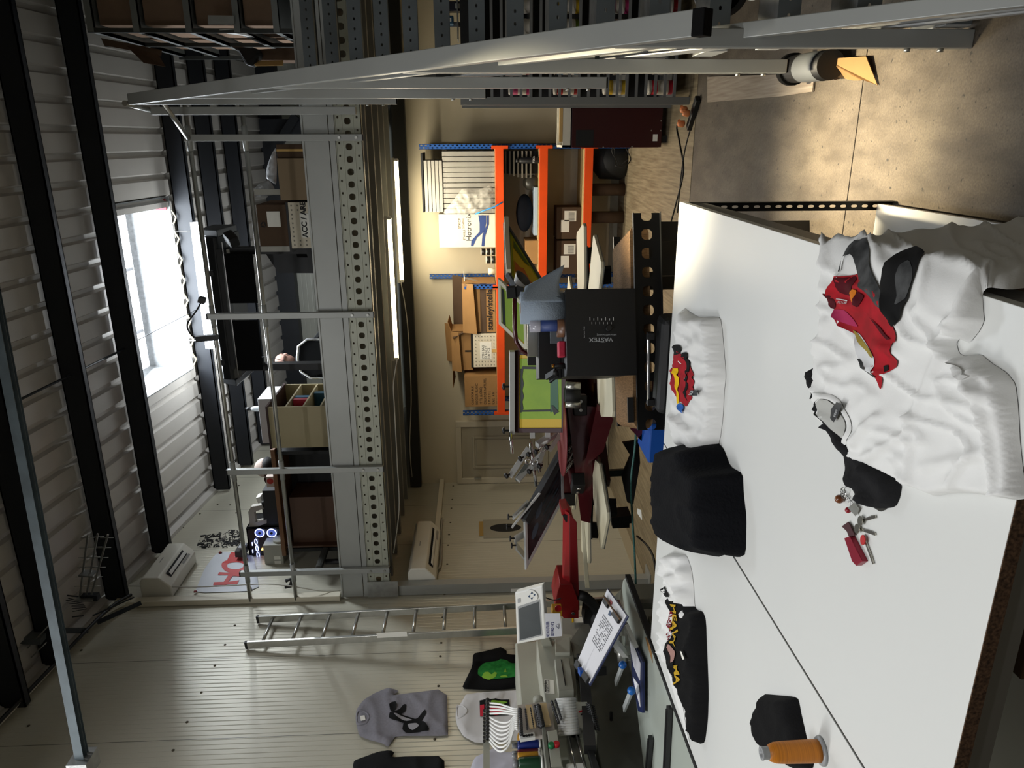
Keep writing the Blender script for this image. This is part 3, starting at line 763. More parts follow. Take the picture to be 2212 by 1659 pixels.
# second shelf
for k in range(7):
    px0 = 1090 + k*9
    x = W(1130, 326+k*0+ (k%2)*2, y=YS).x - .0
    za = W(px0, 330, y=YS+.1).z
    ln = W(1150, 376 + min(k,4)*2, y=YS+.1).x
    r = obj('squeegee', B(ln, xr-.05, YS+.05, YS+.11, za-.018, za), mat('squeegee wood grey', '6a6458', .6, nz=.2), label='long grey squeegee lying in the stepped pile on the second shelf', cat='squeegee', group='squeegees piled on the second shelf')
obj('pile_support', B(xr-.3, xr-.05, YS+.12, YS+.4, Z2, W(1090,330,y=YS+.1).z), M_blk2, label='black crate behind the squeegees on the second shelf', cat='crate')
c_ = Vector((W(1140,347,y=YS+.0).x, YS+.02, Z2))
r = thing('spray_can', 'black spray can with white lettering on the second shelf', 'spray can', c_)
obj('body', MB().lathe([(.03,0),(.033,.01),(.033,.2),(.02,.225)], c_, n=20), M_black, r); obj('cap', MB().lathe([(.022,.225),(.022,.26)], c_, n=16), M_black, r)
text('TEKA', .03, c_+Vector((-.025,-.034,.05)), (1,0,0), (0,0,1), M_inkw, r)
a = W(1150,402,y=YS+.1)
obj('plastic_pack', MB().lathe([(.06,0),(.09,.05),(.08,.13),(.03,.17)], (W(1150,395,y=YS+.1).x, YS+.15, Z2), n=14), mat('smoky plastic', '3a3832', .3, alpha=.6), label='tied smoky plastic bag on the second shelf beside the spray can', cat='plastic bag')
obj('document_tray', B(W(1150,510,y=YS).x, W(1150,405,y=YS).x, YS+.05, YS+.4, Z2, Z2+.05), mat('pale blue tray', '9fb0c0', .4), label='pale blue tray lying on the second shelf under dark bags', cat='tray', bevel=.006)
obj('dark_bag', MB().ball((W(1140,460,y=YS+.2).x, YS+.2, Z2+.15), .1, 2.2, 1, 1.0), mat('dark navy fabric', '12151d', .8, bump=.5, bscale=12), label='dark bundled fabric bag lying on the pale blue tray', cat='bag')
carton('carton', (1135,520), (1165,570), YS+.05, .35, 'small plain brown carton behind the tilted yellow screen', M_card, Z2)
# third shelf: parcels
for (pa, pb, z0, lab) in (((1203,448),(1258,516), Z3, 'brown parcel with shipping labels on the lowest orange shelf, right one'), ((1203,520),(1260,592), Z3, 'brown parcel with white labels on the lowest orange shelf, left one')):
    t, xa, xb, zb, zt = carton('parcel', pa, pb, YS+.1, .35, lab, M_cardd, z0)
    obj('shipping_label', B(xa+.08, xa+.22, YS+.097, YS+.099, zt-.15, zt-.05), M_lab, t)
    obj('shipping_label', B(xb-.16, xb-.04, YS+.097, YS+.099, zb+.06, zb+.2), M_lab, t)
    bm = MB()
    for q in range(12): bm.box(xb-.15+q*.008, xb-.147+q*.008, YS+.0955, YS+.097, zb+.08, zb+.15)
    obj('barcode', bm, M_ink, t)
# under the shelves
obj('equipment_case', MB().lathe([(.2,0),(.23,.05),(.22,.3),(.12,.38)], (W(1320,345,y=YS+.1).x, YS+.25, 0), n=16), M_blk2, label='bulky black case on the floor beneath the shelves', cat='case')
wire('coiled_cable', [(W(1330,330,y=YS-.1).x+.15*math.cos(q*.7), YS-.12+.05*math.sin(q), .12+.09*math.sin(q*.7)+.03*math.sin(q*1.9)) for q in range(16)], .006, 'tangle of black cable in front of the case under the shelves')
c_ = W(1330,500,y=YS+.1)
for k_, (yy_, l_) in enumerate(((410,'brown cardboard tube standing behind the dryer, right one'),(470,'brown cardboard tube standing behind the dryer, left one'))):
    obj('cardboard_tube', MB().lathe([(.07,0),(.07,.45)], (W(1340,yy_,y=YS+.15).x, YS+.2, .0), n=20), M_cardd, label=l_, cat='tube')

# ================================================================= RACK AND CABINET RIGHT OF THE SHELVES
xq = W(1400,218,y=6.35)
rk = thing('slatted_rack', 'tall grey slatted rack of jars seen behind the staircase', 'rack', (xq.x+.35, 6.6, 0))
M_rack = mat('rack grey', '7b7d7d', .4, .35)
zt = W(960,218,y=6.35).z
zt = W(995,220,y=6.35).z
zbm = W(1480,215,y=6.35).z
for (x, y) in ((xq.x, 6.35), (xq.x+.95, 6.35), (xq.x, 6.95), (xq.x+.95, 6.95)):
    m_ = mat('rack upright', '80827f', .4, .4)
    obj('upright', B(x-.03, x+.03, y, y+.04, max(.0,zbm-.02) if False else .0, zt), m_, rk)
for k in range(22):
    z = .12 + k*(zt-.15)/22
    obj('slat', B(xq.x+.03, xq.x+.92, 6.355, 6.37, z, z+.022), M_rack, rk)
    if k == 0: obj('back_panel', B(xq.x, xq.x+.95, 6.955, 6.965, .05, zt), mat('added rack gap dark', '17181a', .7), rk)  # dark sheet added behind the slats so the gaps look dark
    if k % 5 == 0: obj('shelf', B(xq.x+.0, xq.x+.95, 6.38, 6.95, z-.006, z), M_rack, rk)
ztz = [.12 + k*(zt-.15)/22 for k in range(0, 22, 5)]
jc = ['b0122a','c9c2b8','8a1f5c','caa62c','1d5a70','d8d2c4','a01818','5a6a1c','1a1a1e','b8346c','d6cfc0','2d6f8a','c4a020','7a1020']
jl = ['red','white','purple','yellow','teal','ivory','crimson','olive','black','pink','cream','blue','mustard','dark red']
k = 0
for si, zz_ in enumerate(ztz[:4]):
    for j in range(6):
        c_ = jc[(k*5+si) % 14]; l_ = jl[(k*5+si) % 14]; x = xq.x+.11+j*.15; z = zz_
        r = thing('ink_jar', '%s ink jar, %s from the left, %s shelf of the slatted rack' % (l_, ('first','second','third','fourth','fifth','sixth')[j], ('bottom','second','third','fourth')[si]), 'jar', (x, 6.5, z))
        hh = (.17,.2,.15,.22)[(k*3+j) % 4]
        obj('body', MB().lathe([(.052,0),(.056,.01),(.056,hh),(.05,hh+.01)], (x,6.48,z), n=18), mat('jar '+l_, c_, .35), r)
        obj('lid', MB().lathe([(.058,hh+.01),(.058,hh+.03),(.05,hh+.034)], (x,6.48,z), n=18), mat('jar lid '+('dark' if k % 2 else 'light'), '101010' if k % 2 else 'c8c4bc', .4), r)
        obj('label', MB().lathe([(.0575,.04),(.0575,hh-.04)], (x,6.48,z), n=18, caps=False), mat('jar label', 'c9c3b6', .6), r)
        k += 1
# shallow bins hanging high behind the treads
for (pa, pb, y, col_, lab) in (((960,2),(1000,24),7.4,'14162a','dark blue packet on the wall shelf behind the upper treads'), ((950,33),(980,52),7.4,'1b4a66','teal packet on the wall shelf just under the dark one'),
                         ((1015,0),(1062,100),7.3,'2a6f86','teal bottle group box behind the upper stair treads'), ((1095,0),(1140,85),7.3,'6b6a1c','yellow green tub behind the middle stair treads'), ((1182,0),(1232,60),7.3,'5a1020','dark red tub behind the middle stair treads')):
    a = W(*pa, y=y); b_ = W(*pb, y=y)
    t = thing('product_packet', lab, 'packet', ((a.x+b_.x)/2, y, b_.z))
    obj('body', B(min(a.x,b_.x), max(a.x,b_.x), y, y+.12, b_.z, a.z), mat('packet '+col_, col_, .4), t, bevel=.01)
    obj('label', B(min(a.x,b_.x)+.02, max(a.x,b_.x)-.02, y-.002, y, b_.z+.02, b_.z+(a.z-b_.z)*.4), M_lab, t)
sb = thing('wall_shelf', 'narrow grey shelf carrying coloured packets behind the stair treads', 'shelf', (1.4, 7.4, 1.2))
for zz_ in (W(1004,20,y=7.4).z, W(982,50,y=7.4).z-.02, W(1063,50,y=7.4).z-.0, W(1142,50,y=7.4).z, W(1234,50,y=7.4).z):
    obj('shelf_plate', B(.85, 2.4, 7.28, 7.55, zz_-.014, zz_-.004), M_rack, sb)
for x in (1.0, 2.3): obj('upright', B(x-.02, x+.02, 7.52, 7.56, 0, 2.1), M_rack, sb)
obj('junction_box', MB().prism([W(1166,y_,y=5.6) if False else W(px,py,y=5.6) for px,py in ((1192,33),(1214,33),(1214,60),(1192,60))], (0,.05,0)), mat('grey junction box', '8b8d8b', .5), label='small grey rounded box hanging between the stair treads', cat='junction box', bevel=.01)
# things seen under the lower treads
c_ = W(1550,30,y=4.7)
r = thing('fan_heater', 'round black and grey fan lying under the stairs', 'fan', (c_.x+.1, 4.75, max(.0,c_.z-.15)))
obj('ring', MB().lathe([(.16,0),(.17,.03),(.15,.05),(.14,.0)], (c_.x+.14,4.7,c_.z), (0,-1,0), 28), M_black, r); obj('hub', MB().lathe([(.05,0),(.03,.05)], (c_.x+.14,4.69,c_.z), (0,-1,0), 16), M_galv, r)
obj('white_tub', MB().lathe([(.13,0),(.15,.24),(.155,.25),(.155,.27)], (W(1590,30,z=.3).x+.2, 4.3, 0), n=28), M_white, label='white plastic tub under the lower stair treads', cat='tub')
# maroon cabinet
yc = 7.0
a = W(1236,225,y=yc); b_ = W(1432,318,y=yc)
cb = thing('maroon_cabinet', 'dark maroon steel cabinet standing right of the orange shelving', 'cabinet', ((a.x+b_.x)/2+.05, yc+.3, 0))
zc0 = max(.06, b_.z); zc1 = a.z
obj('body', B(b_.x, a.x+.25, yc, yc+.62, zc0, zc1), mat('very dark maroon', '35050b', .35, .1), cb, bevel=.004)
obj('side_panel', B(b_.x-.002, b_.x+.0, yc+.02, yc+.6, zc0+.02, zc1-.02), M_red, cb)
v = W(1262,303,y=yc)
obj('vent_grille', B(b_.x+.01, b_.x+.15, yc-.004, yc, zc1-.2, zc1-.04), M_black, cb)
rv = MB()
for (px, py) in ((1428,231),(1428,261),(1427,282),(1407,282),(1303,318),(1365,317)):
    rv.lathe([(.006,0),(.006,.004)], W(px, py, y=yc), (0,-1,0), 8)
obj('rivet', rv, M_alu, cb)
obj('rating_plate', B(W(1415,305,y=yc).x, W(1415,290,y=yc).x, yc-.003, yc, W(1420,300,y=yc).z, W(1410,300,y=yc).z), M_lab, cb)
obj('foot', MB().box(b_.x+.04, b_.x+.1, yc+.03, yc+.1, 0, zc0).box(a.x+.1, a.x+.16, yc+.03, yc+.1, 0, zc0).box(b_.x+.04, b_.x+.1, yc+.5, yc+.58, 0, zc0), M_black, cb)
t = thing('white_tray', 'white box lid with a wooden strip lying on the maroon cabinet', 'tray', (a.x, yc+.2, zc1))
z2 = W(1216,240,y=yc).z
obj('rim', MB().box(b_.x-.0, a.x+.2, yc-.0, yc+.02, zc1, z2).box(b_.x-.0, b_.x+.02, yc, yc+.5, zc1, z2).box(b_.x, a.x+.2, yc+.48, yc+.5, zc1, z2).box(b_.x, a.x+.2, yc, yc+.5, zc1, zc1+.01), mat('white melamine', 'dcd6c4', .5), t)
obj('wood_strip', B(b_.x+.05, a.x+.2, yc-.004, yc+.016, z2, z2+.03), M_cardl, t)
# power strip with orange plugs
ps = W(1500,220,z=.03); pe = W(1486,278,z=.03)
r = thing('power_strip', 'black multi socket strip with orange plugs on the floor under the stair foot', 'power strip', ((ps+pe)/2)*1.0)
obj('body', MB().bar(W(1508,212,z=.02), W(1488,277,z=.02), .06, .04), M_black, r, bevel=.006)
M_plug = mat('orange plug', 'd8834e', .5)
for k_, (px, py) in enumerate(((1483,238),(1488,245),(1477,268))):
    c_ = W(px, py, z=.06)
    obj('plug', MB().lathe([(.024,0),(.028,.01),(.024,.045),(.01,.055)], c_, (.1,-.2,1), 14).bar(c_+Vector((0,0,.03)), c_+Vector((.03,-.03,.05)), .015, .02), M_plug, r)
wire('floor_cable', [W(1478,262,z=.01), W(1462,272,z=.01), W(1468,310,z=.01), W(1476,370,z=.01), W(1460,440,z=.01), W(1440,520,z=.01), W(1425,640,z=.01)], .006, 'black cable running across the floor from the power strip to the dryer')
wire('floor_cable', [W(1492,275,z=.01), W(1480,320,z=.01), W(1472,372,z=.01), W(1463,460,z=.01)], .005, 'second thin black cable on the floor beside the first one')
r = thing('open_carton', 'flattened brown cardboard lying on the floor beside the stair foot', 'cardboard', W(1850,150,z=0))
obj('panel', MB().quad(W(1785,128,z=.10), W(1872,122,z=.03), W(1897,184,z=.005), W(1862,172,z=.04)).quad(W(1785,128,z=.10), W(1862,172,z=.04), W(1845,172,z=.03), W(1810,165,z=.03)), mat('kraft board','8a6b45',.85,nz=.1), r, solid=.005)
obj('corrugated_edge', MB().bar(W(1785,130,z=.06), W(1811,166,z=.03), .03, .03), M_cardd, r)
c_ = W(1712,150,z=.1)
r = thing('ink_bucket', 'black tub with a grey paper label lying behind the stair baluster', 'tub', W(1740,140,z=.0))
p0, p1 = W(1710,150,z=.11), W(1795,140,z=.11)
obj('body', MB().tube([p0, p1], .066, 20), M_black, r); obj('rim', MB().tube([p0-(p1-p0)*.03, p0+(p1-p0)*.08], .078, 20), M_rubber, r)
obj('label', MB().tube([p0+(p1-p0)*.35, p0+(p1-p0)*.85], .0675, 20, caps=False), mat('grey paper label','595c5e',.6), r)

# ================================================================= LEFT WALL EQUIPMENT
def ac_unit(pts_front_top, label, y0, y1, z0, z1, depth=.24):
    t = thing('air_conditioner', label, 'air conditioner', (XL+.1, (y0+y1)/2, z0))
    sec = [(0,z0+.0),(depth*.55,z0),(depth,z0+(z1-z0)*.35),(depth,z1-(z1-z0)*.12),(depth*.8,z1),(0,z1)]
    mb = MB().prism([(XL+.01+u, y0, w) for u, w in sec], (0, y1-y0, 0))
    obj('casing', mb, mat('ac casing', 'cfccbf', .35), t, bevel=.012)
    # outlet slot on the sloped lower face
    def onslope(s, yy, o=.003):
        u = depth*.55 + depth*.45*s; w = z0 + (z1-z0)*.35*s
        n = Vector(((z1-z0)*.35, 0, -depth*.45)).normalized()
        return Vector((XL+.01+u, yy, w)) + n*o
    obj('outlet', MB().quad(onslope(.35,y0+.12), onslope(.8,y0+.12), onslope(.8,y1-.12), onslope(.35,y1-.12)), M_black, t)
    obj('louvre', MB().quad(onslope(.45,y0+.14,.012), onslope(.68,y0+.14,.02), onslope(.68,y1-.14,.02), onslope(.45,y1-.14,.012)), M_white, t, solid=.004)
    obj('display', MB().quad(onslope(.15,y1-.3,.003), onslope(.3,y1-.3,.003), onslope(.3,y1-.1,.003), onslope(.15,y1-.1,.003)), mat('grey panel','8a8a86',.5), t)
    obj('badge', B(XL+.01+depth, XL+.012+depth, (y0+y1)/2-.05, (y0+y1)/2+.05, z1-.1, z1-.09), mat('grey panel','8a8a86',.5), t)
    return t
p1_ = W(305,1285,x=XL+.24); p2_ = W(390,1180,x=XL+.24)
up0 = W(300,1288,x=XL+.24); up1 = W(352,1180,x=XL+.24)
ac_unit(None, 'white split air conditioner high on the left wall above the mezzanine', 6.72, 7.42, 4.95, 5.26)
ac_unit(None, 'white split air conditioner on the left wall under the mezzanine', 6.76, 7.78, 2.24, 2.53)
def trunk(pts, w, label, m=M_cream, name='cable_trunking'):
    t = MB()
    for (a, b) in zip(pts[:-1], pts[1:]): t.bar(a, b, w, .06)
    return obj(name, t, m, label=label, cat='trunking', bevel=.006)
def wl_(px, py, o=.03): return W(px, py, x=XL+o)
a = wl_(250,1303); b_ = wl_(735,1292)
trunk([(XL+.035, a.y, min(a.z,5.5)), (XL+.035, a.y, b_.z)], .09, 'cream vertical trunking on the left wall beside the upper air conditioner')
a = wl_(955,1038); b_ = wl_(945,1140)
trunk([(XL+.035, YB-.01, a.z), (XL+.035, W(945,1150,x=XL+.03).y, a.z)], .07, 'cream horizontal trunking between the lower air conditioner and the partition corner')
a = wl_(845,1262); b_ = wl_(1105,1262)
obj('white_conduit', MB().tube([(XL+.03, a.y, 2.65), (XL+.03, a.y, wl_(1105,1262).z)], .016, 8), M_white, label='thin white conduit dropping to the switch beside the mezzanine column', cat='conduit')
c_ = wl_(1113,1270)
r = thing('light_switch', 'white wall switch at the foot of the thin conduit', 'switch', c_)
obj('plate', B(XL+.005, XL+.05, c_.y-.045, c_.y+.045, c_.z-.05, c_.z+.05), M_white, r, bevel=.008); obj('rocker', B(XL+.05, XL+.056, c_.y-.02, c_.y+.02, c_.z-.03, c_.z+.03), M_cream, r)
wire('pipe_bundle', [wl_(905,1235), wl_(940,1232), wl_(952,1215), wl_(953,1150), wl_(955,1120)], .014, 'grey insulated pipe under the lower air conditioner', mat('grey insulation','8d8a80',.7), 'pipe')
# roof edge cable bundle
for k_ in range(4):
    wire('cable_run', [Vector((XL+.06+.025*k_, 3.6, zr(3.6)-.16-.02*k_)), Vector((XL+.05+.025*k_, 5.3, zr(5.3)-.15-.02*k_)), Vector((XL+.05+.03*k_, 6.3, zr(6.3)-.14-.03*k_)), Vector((XL+.05+.02*k_, 6.65, zr(6.65)-.3))], .016, ('white','white','grey','black')[k_]+' cable in the bundle along the top of the left wall, '+('uppermost','second from the top','third from the top','lowest')[k_], (M_white, M_white, mat('grey insulation','8d8a80',.7), M_cable)[k_])
# ladder
ya, yb_ = W(552,1338,x=XL+.2), W(536,1393,x=XL+.35)
ld = thing('ladder', 'aluminium ladder leaning upright against the left wall', 'ladder', (XL+.3, 6.1, 0))
ytop1, ytop2 = W(552,1338,x=XL+.05).y, W(536,1393,x=XL+.05).y
ztop = W(545,1365,x=XL+.06).z
T = [W(536,1393,x=XL+.05), W(552,1338,x=XL+.05)]; Bt = [W(1108,1362,x=XL+.28), W(1108,1308,x=XL+.28)]
for q in (0, 1):
    T[q].z = ztop
    d_ = Bt[q]-T[q]; Bt[q] = T[q] + d_*(T[q].z/-d_.z)
def lpt(t, s): return Bt[s] + (T[s]-Bt[s])*t
for s in (0, 1):
    o = obj('stile', MB().bar(lpt(0.0,s), lpt(1,s), .026, .07, (1,0,0)), M_alu, ld, bevel=.003)
    obj('end_cap', MB().bar(lpt(.998,s), lpt(1.004,s), .03, .074, (1,0,0)), M_black, o)
for k_ in range(14):
    t_ = .035 + k_*.0715
    obj('rung', MB().tube([lpt(t_,0), lpt(t_,1)], .016, 10), M_alu, ld)
obj('warning_label', MB().bar(lpt(.62,0)+Vector((.036,-.015,0)), lpt(.69,0)+Vector((.036,-.015,0)), .004, .05, (1,0,0)), M_lab, ld)
# aerial hanging at the purlin
an = W(228,1250,y=6.4)
r = thing('aerial', 'old television aerial with three element booms hung from the purlin by the left wall', 'aerial', W(180,1285,y=6.2))
hub = W(178,1290,y=6.2)
for (pa, pb) in (((190,1155),(172,1290)), ((211,1153),(186,1290)), ((233,1155),(196,1290))):
    A = W(*pa, y=6.0); Bp = W(*pb, y=6.2)
    b_o = obj('boom', MB().bar(A, Bp, .015, .015), M_galv, r)
    for q in range(6):
        c_ = A + (Bp-A)*(q+.3)/6.5
        obj('element', MB().tube([c_+Vector((0,-.0,.06)), c_-Vector((0,0,.06))], .003, 5), M_galv, b_o)
obj('reflector', MB().bar(W(210,1345,y=6.1), W(305,1302,y=6.3), .01, .05).bar(W(200,1330,y=6.1), W(290,1290,y=6.3), .01, .01), mat('dark galvanised', '33373a', .5, .6), r)
gm = MB()
for q in range(6):
    gm.tube([W(120+q*3,1285+q*8,y=6.2), W(178+q*2,1300+q*3,y=6.25)], .004, 5)
gm.tube([W(118,1283,y=6.2), W(135,1335,y=6.2), W(180,1330,y=6.2)], .007, 5).tube([W(118,1283,y=6.2), W(180,1290,y=6.2)], .007, 5)
obj('wire_grid', gm, mat('dark galvanised', '33373a', .5, .6), r)
obj('clamp', MB().bar(hub, hub+Vector((0,0,-.15)), .06, .06).bar(W(135,1362,y=6.0), W(190,1362,y=6.1), .05, .05), mat('dark galvanised', '33373a', .5, .6), r)
obj('bracket', MB().bar(W(170,1290,y=6.2), W(205,1290,y=6.2), .12, .02).bar(W(175,1238,y=6.1), W(206,1240,y=6.1), .1, .015), M_galv, r)
r2 = thing('aerial_box', 'dusty grey amplifier box with rods fixed at the end of the purlin', 'amplifier', W(70,1375,y=5.7))
obj('case', MB().bar(W(52,1375,y=5.65), W(95,1378,y=5.65), .12, .06), mat('dusty grey', '4c5050', .7), r2)
for q in ((( 60,1400),(115,1340)), ((68,1420),(100,1388))): obj('rod', MB().tube([W(*q[0],y=5.6), W(*q[1],y=5.6)], .006, 5), M_galv, r2)
# banner, scribble poster, poster with black oval
def wallrect(pts, o=.004): return [W(px, py, x=XL+o) for px, py in pts]
def planex(x): return lambda px, py: (W(px, py, x=x), Vector((1,0,0)))
bn = [(478,1191),(545,1196),(553,1225),(560,1276),(420,1281),(428,1262),(442,1228),(463,1200)]
o, H = cloth('banner', bn, planex(XL+.006), mat('white banner vinyl', 'c3c6cb', .5), res=9, thick=.012, edge=6, amp=.02, scale=1/60, seed=5, label='white banner with large red lettering pinned on the left wall above the desk', cat='banner')
M_rl = mat('faded red print', 'b8403f', .6)
# letters H O F : reading to the left wall's depth direction
def pxpoly(pts, m, par, name='lettering', H=H, mf=planex(XL+.006)): return printon(name, pts, mf, H, m, par, res=7, smooth=False)
P_ = lambda u, v: (280+u/4.233, 1120+v/4.233)
pxpoly([P_(*q) for q in ((765,622),(772,592),(862,592),(905,532),(808,530),(820,505),(1040,522),(1020,545),(945,540),(905,592),(1003,577),(985,612),(905,616),(880,622))], M_rl, o)
ring = [P_(965+122*math.cos(a), 453+66*math.sin(a)+6*math.cos(a)) for a in [2*PI*i/24 for i in range(24)]]
rin = [P_(970+76*math.cos(a), 450+34*math.sin(a)-2*math.cos(a)) for a in [2*PI*i/24 for i in range(24)]]
mb = MB(); Hf = H
def pt(p, off=.003):
    q, n = planex(XL+.006)(*p); return q + n*(Hf(Vector(p))+off)
mb.add([pt(p) for p in ring]+[pt(p) for p in rin], [(i, (i+1) % 24, 24+(i+1) % 24, 24+i) for i in range(24)])
obj('lettering', mb, M_rl, o)
pxpoly([P_(*q) for q in ((895,392),(930,312),(975,315),(962,362),(1008,370),(1016,328),(1042,332),(1036,374),(1082,380),(1086,400),(1000,398))], M_rl, o)
for q in ((476,1194),(422,1278),(540,1271)): obj('pin', MB().lathe([(.02,0),(.012,.012)], W(*q, x=XL+.02), (1,0,0), 8), mat('pin red','7a1010',.5), o)
po = MB().add([W(px,py,x=XL+.003) for px, py in ((425,1184),(432,1158),(520,1140),(520,1180))], [(0,1,2,3)])
ps_ = obj('scribble_poster', po, mat('poster paper', 'b0ab9b', .6), label='poster of dense black scribbled line art on the left wall', cat='poster')
sc = MB(); rnd = random.Random(4)
for k_ in range(120):
    u, v = rnd.random()*.92+.04, rnd.random()*.9+.05
    def q(u_, v_): return W(425+95*u_+(7*v_ if u_<.5 else 0), 1184-26*v_-18*v_*u_ , x=XL+.004)
    a_ = rnd.uniform(0,6.28); L_ = rnd.uniform(.05,.16)
    p = [q(min(.99,max(.01,u+L_*math.cos(a_+t*1.4)*t)), min(.98,max(.02,v+L_*1.6*math.sin(a_+t*1.4)*t))) for t in (0,.5,1)]
    sc.tube(p, rnd.choice((.004,.007,.012)), 4)
obj('line_drawing', sc, M_ink, ps_)
pp = obj('oval_poster', B(XL+.002, XL+.006, W(1100,1122,x=XL).y if False else W(1100,1162,x=XL).y, W(1100,1122,x=XL).y, W(1150,1140,x=XL).z, W(1044,1140,x=XL).z), mat('grey poster', '8d8878', .6), label='grey poster with a large black oval on the left wall behind the tilted screen', cat='poster')
c_ = W(1092,1141,x=XL)
obj('black_oval', MB().add([Vector((XL+.008, c_.y+.10*math.cos(a), c_.z+.19*math.sin(a))) for a in [2*PI*i/28 for i in range(28)]], [tuple(range(28))]), M_ink, pp)
obj('header_strip', B(XL+.006, XL+.008, W(1100,1157,x=XL).y, W(1100,1126,x=XL).y, W(1044,1140,x=XL).z, W(1035,1140,x=XL).z), mat('tan card','9a7c40',.7), pp)
# ================================================================= WORK TABLES AND GARMENTS
TZ = .9; TX0, TX1, TXS = -2.40, -.25, -1.335; TY0, TY1 = 1.01, 3.12
M_mel = mat('table melamine', 'd0d1cd', .38); M_mel.node_tree.nodes['Principled BSDF'].inputs['Specular IOR Level'].default_value = .22
M_chip = mat('chipboard raw edge', '5a4432', .85, nz=.45, nscale=160, col2='2c2018')
M_apr = mat('grey table apron', '6f6e69', .5)
def table(x0, x1, label):
    t = thing('work_table', label, 'table', ((x0+x1)/2, (TY0+TY1)/2, 0), 'white melamine work tables pushed together')
    obj('tabletop', B(x0, x1, TY0+.002, TY1, TZ-.026, TZ), M_mel, t, bevel=.0012)
    obj('raw_edge', B(x0, x1, TY0, TY0+.002, TZ-.026, TZ-.0008), M_chip, t)
    obj('apron', MB().box(x0+.003, x0+.03, TY0+.04, TY1-.003, TZ-.10, TZ-.026).box(x1-.03, x1-.003, TY0+.04, TY1-.003, TZ-.10, TZ-.026).box(x0+.03, x1-.03, TY0+.04, TY0+.07, TZ-.10, TZ-.026).box(x0+.03, x1-.03, TY1-.03, TY1-.003, TZ-.10, TZ-.026), M_apr, t)
    obj('lower_shelf', B(x0+.02, x1-.01, TY0+.1, TY1-.05, .06, .085), mat('lower shelf white', 'c9c9c4', .25), t)
    for k, (x, y) in enumerate(((x0+.0, TY0+.06), (x1-.004, TY0+.06), (x0, TY1-.05), (x1-.004, TY1-.05))):
        m = perf('keyhole leg %s%d' % (label[-5:], k), '0a0a0b', 'Z', 'X', [(.046, 0, (x-.018 if x > x0+.1 else x+.02)-(x0+x1)/2, .013, .006)], rough=.4)
        sgn = 1 if x > x0+.1 else 0
        lg = obj('leg', B(x-.036 if sgn else x+.003, x+.001 if sgn else x+.04, y+.042, y+.044, 0, TZ-.03), m, t)
        obj('leg_flange', B(x+.001, x+.003, y, y+.044, 0, TZ-.03), M_blk2, lg)
    return t
table(TXS+.004, TX1, 'white topped work table on the right, nearest the staircase, with black keyhole legs')
table(TX0, TXS-.004, 'white topped work table on the left beside the embroidery machine')
obj('seam_strip', B(TXS-.004, TXS+.004, TY0, TY1, TZ-.02, TZ-.004), M_rubber, label='black gap strip between the two white table tops', cat='strip')
# under the table
t, xa, xb, zb, zt = (None,)*5
r = thing('storage_carton', 'brown carton stored under the right table', 'box', (-.75, 1.9, .085))
obj('body', B(-1.1, -.37, 1.25, 2.3, .085, .60), M_cardd, r, bevel=.004)
text('FRAGILE', .09, (-.366, 1.5, .45), (0,1,0), (0,0,1), M_ink, r)
obj('dark_cloth', MB().ball((-.6, 2.35, .45), .2, 1.2, 1.3, 1.0, 20, 12), mat('black crumpled cloth', '0c0c0d', .9, bump=.8, bscale=14), label='black crumpled cloth stuffed beside the carton under the right table', cat='cloth')

def tmap(lift, zb=TZ):
    n = Vector((0,0,1)); XE = TX1 + .012
    def f(px, py):
        p = W(px, py, z=zb+lift)
        if W(px, py, z=zb).x <= XE:
            k = max(0, min(1, (XE-W(px, py, z=zb).x)/.06)); l = lift*k
            return W(px, py, z=zb+l) - n*l, Vector((1-k, 0, k+.001)).normalized()
        return W(px, py, x=XE), Vector((1, 0, 0))
    return f
def fmap(lift, zb=TZ):
    n = Vector((0,0,1))
    return lambda px, py: (W(px, py, z=zb+lift) - n*lift, n)
M_cot = mat('white cotton jersey', 'd9d9d6', .95, bump=.06, bscale=260)
M_cotb = mat('black cotton jersey', '0b0b0c', .9, bump=.2, bscale=200); 
M_charc = mat('charcoal fleece', '1d1d1e', .95, bump=.2, bscale=200)
M_cotg = mat('grey marl jersey', '85838a', .9, nz=.12, nscale=60)
M_carr = mat('printed car red', 'a51824', .8, nz=.35, nscale=30, col2='8a1a20')
M_card2 = mat('printed dark red', '4d0814', .8, nz=.3, nscale=30)
M_tyre = mat('printed tyre black', '141414', .85, nz=.3, nscale=40)
M_pgrey = mat('printed grey', '4a4b4b', .85, nz=.4, nscale=30, col2='2c2d2d')
M_orp = mat('printed orange', 'c8701c', .8)
M_yel = mat('printed yellow', 'e0b400', .8)
M_blup = mat('printed car blue', '2c62b0', .8)
M_pink = mat('printed magenta', 'a02a52', .8)
M_wpr = mat('printed white', 'cfd0d0', .8)

# charcoal sweatshirt under the big T-shirt
L0 = .02
sw, Hs = cloth('sweatshirt', [(1727,805),(1744,787),(1760,830),(1775,880),(1810,930),(1850,985),(1900,1030),(1918,1048),(1914,1075),(1905,1096),(1872,1101),(1845,1088),(1832,1060),(1815,1000),(1790,950),(1768,915),(1748,880),(1735,840)],
    fmap(.03), M_charc, res=9, thick=.03, edge=12, amp=.02, scale=1/50, seed=2, label='charcoal garment poking out from under the large white T-shirt', cat='garment',
    ridges=[((1800,960),(1880,1095),8,.012)])
mb_, _ = cloth_mesh([(1868,1050),(1918,1040),(1910,1100),(1895,1106),(1878,1095)], fmap(.008), 8, .008, 6, .003, 1/30, 4)
obj('hem', mb_, mat('dark grey ribbing', '3a3935', .95), sw)
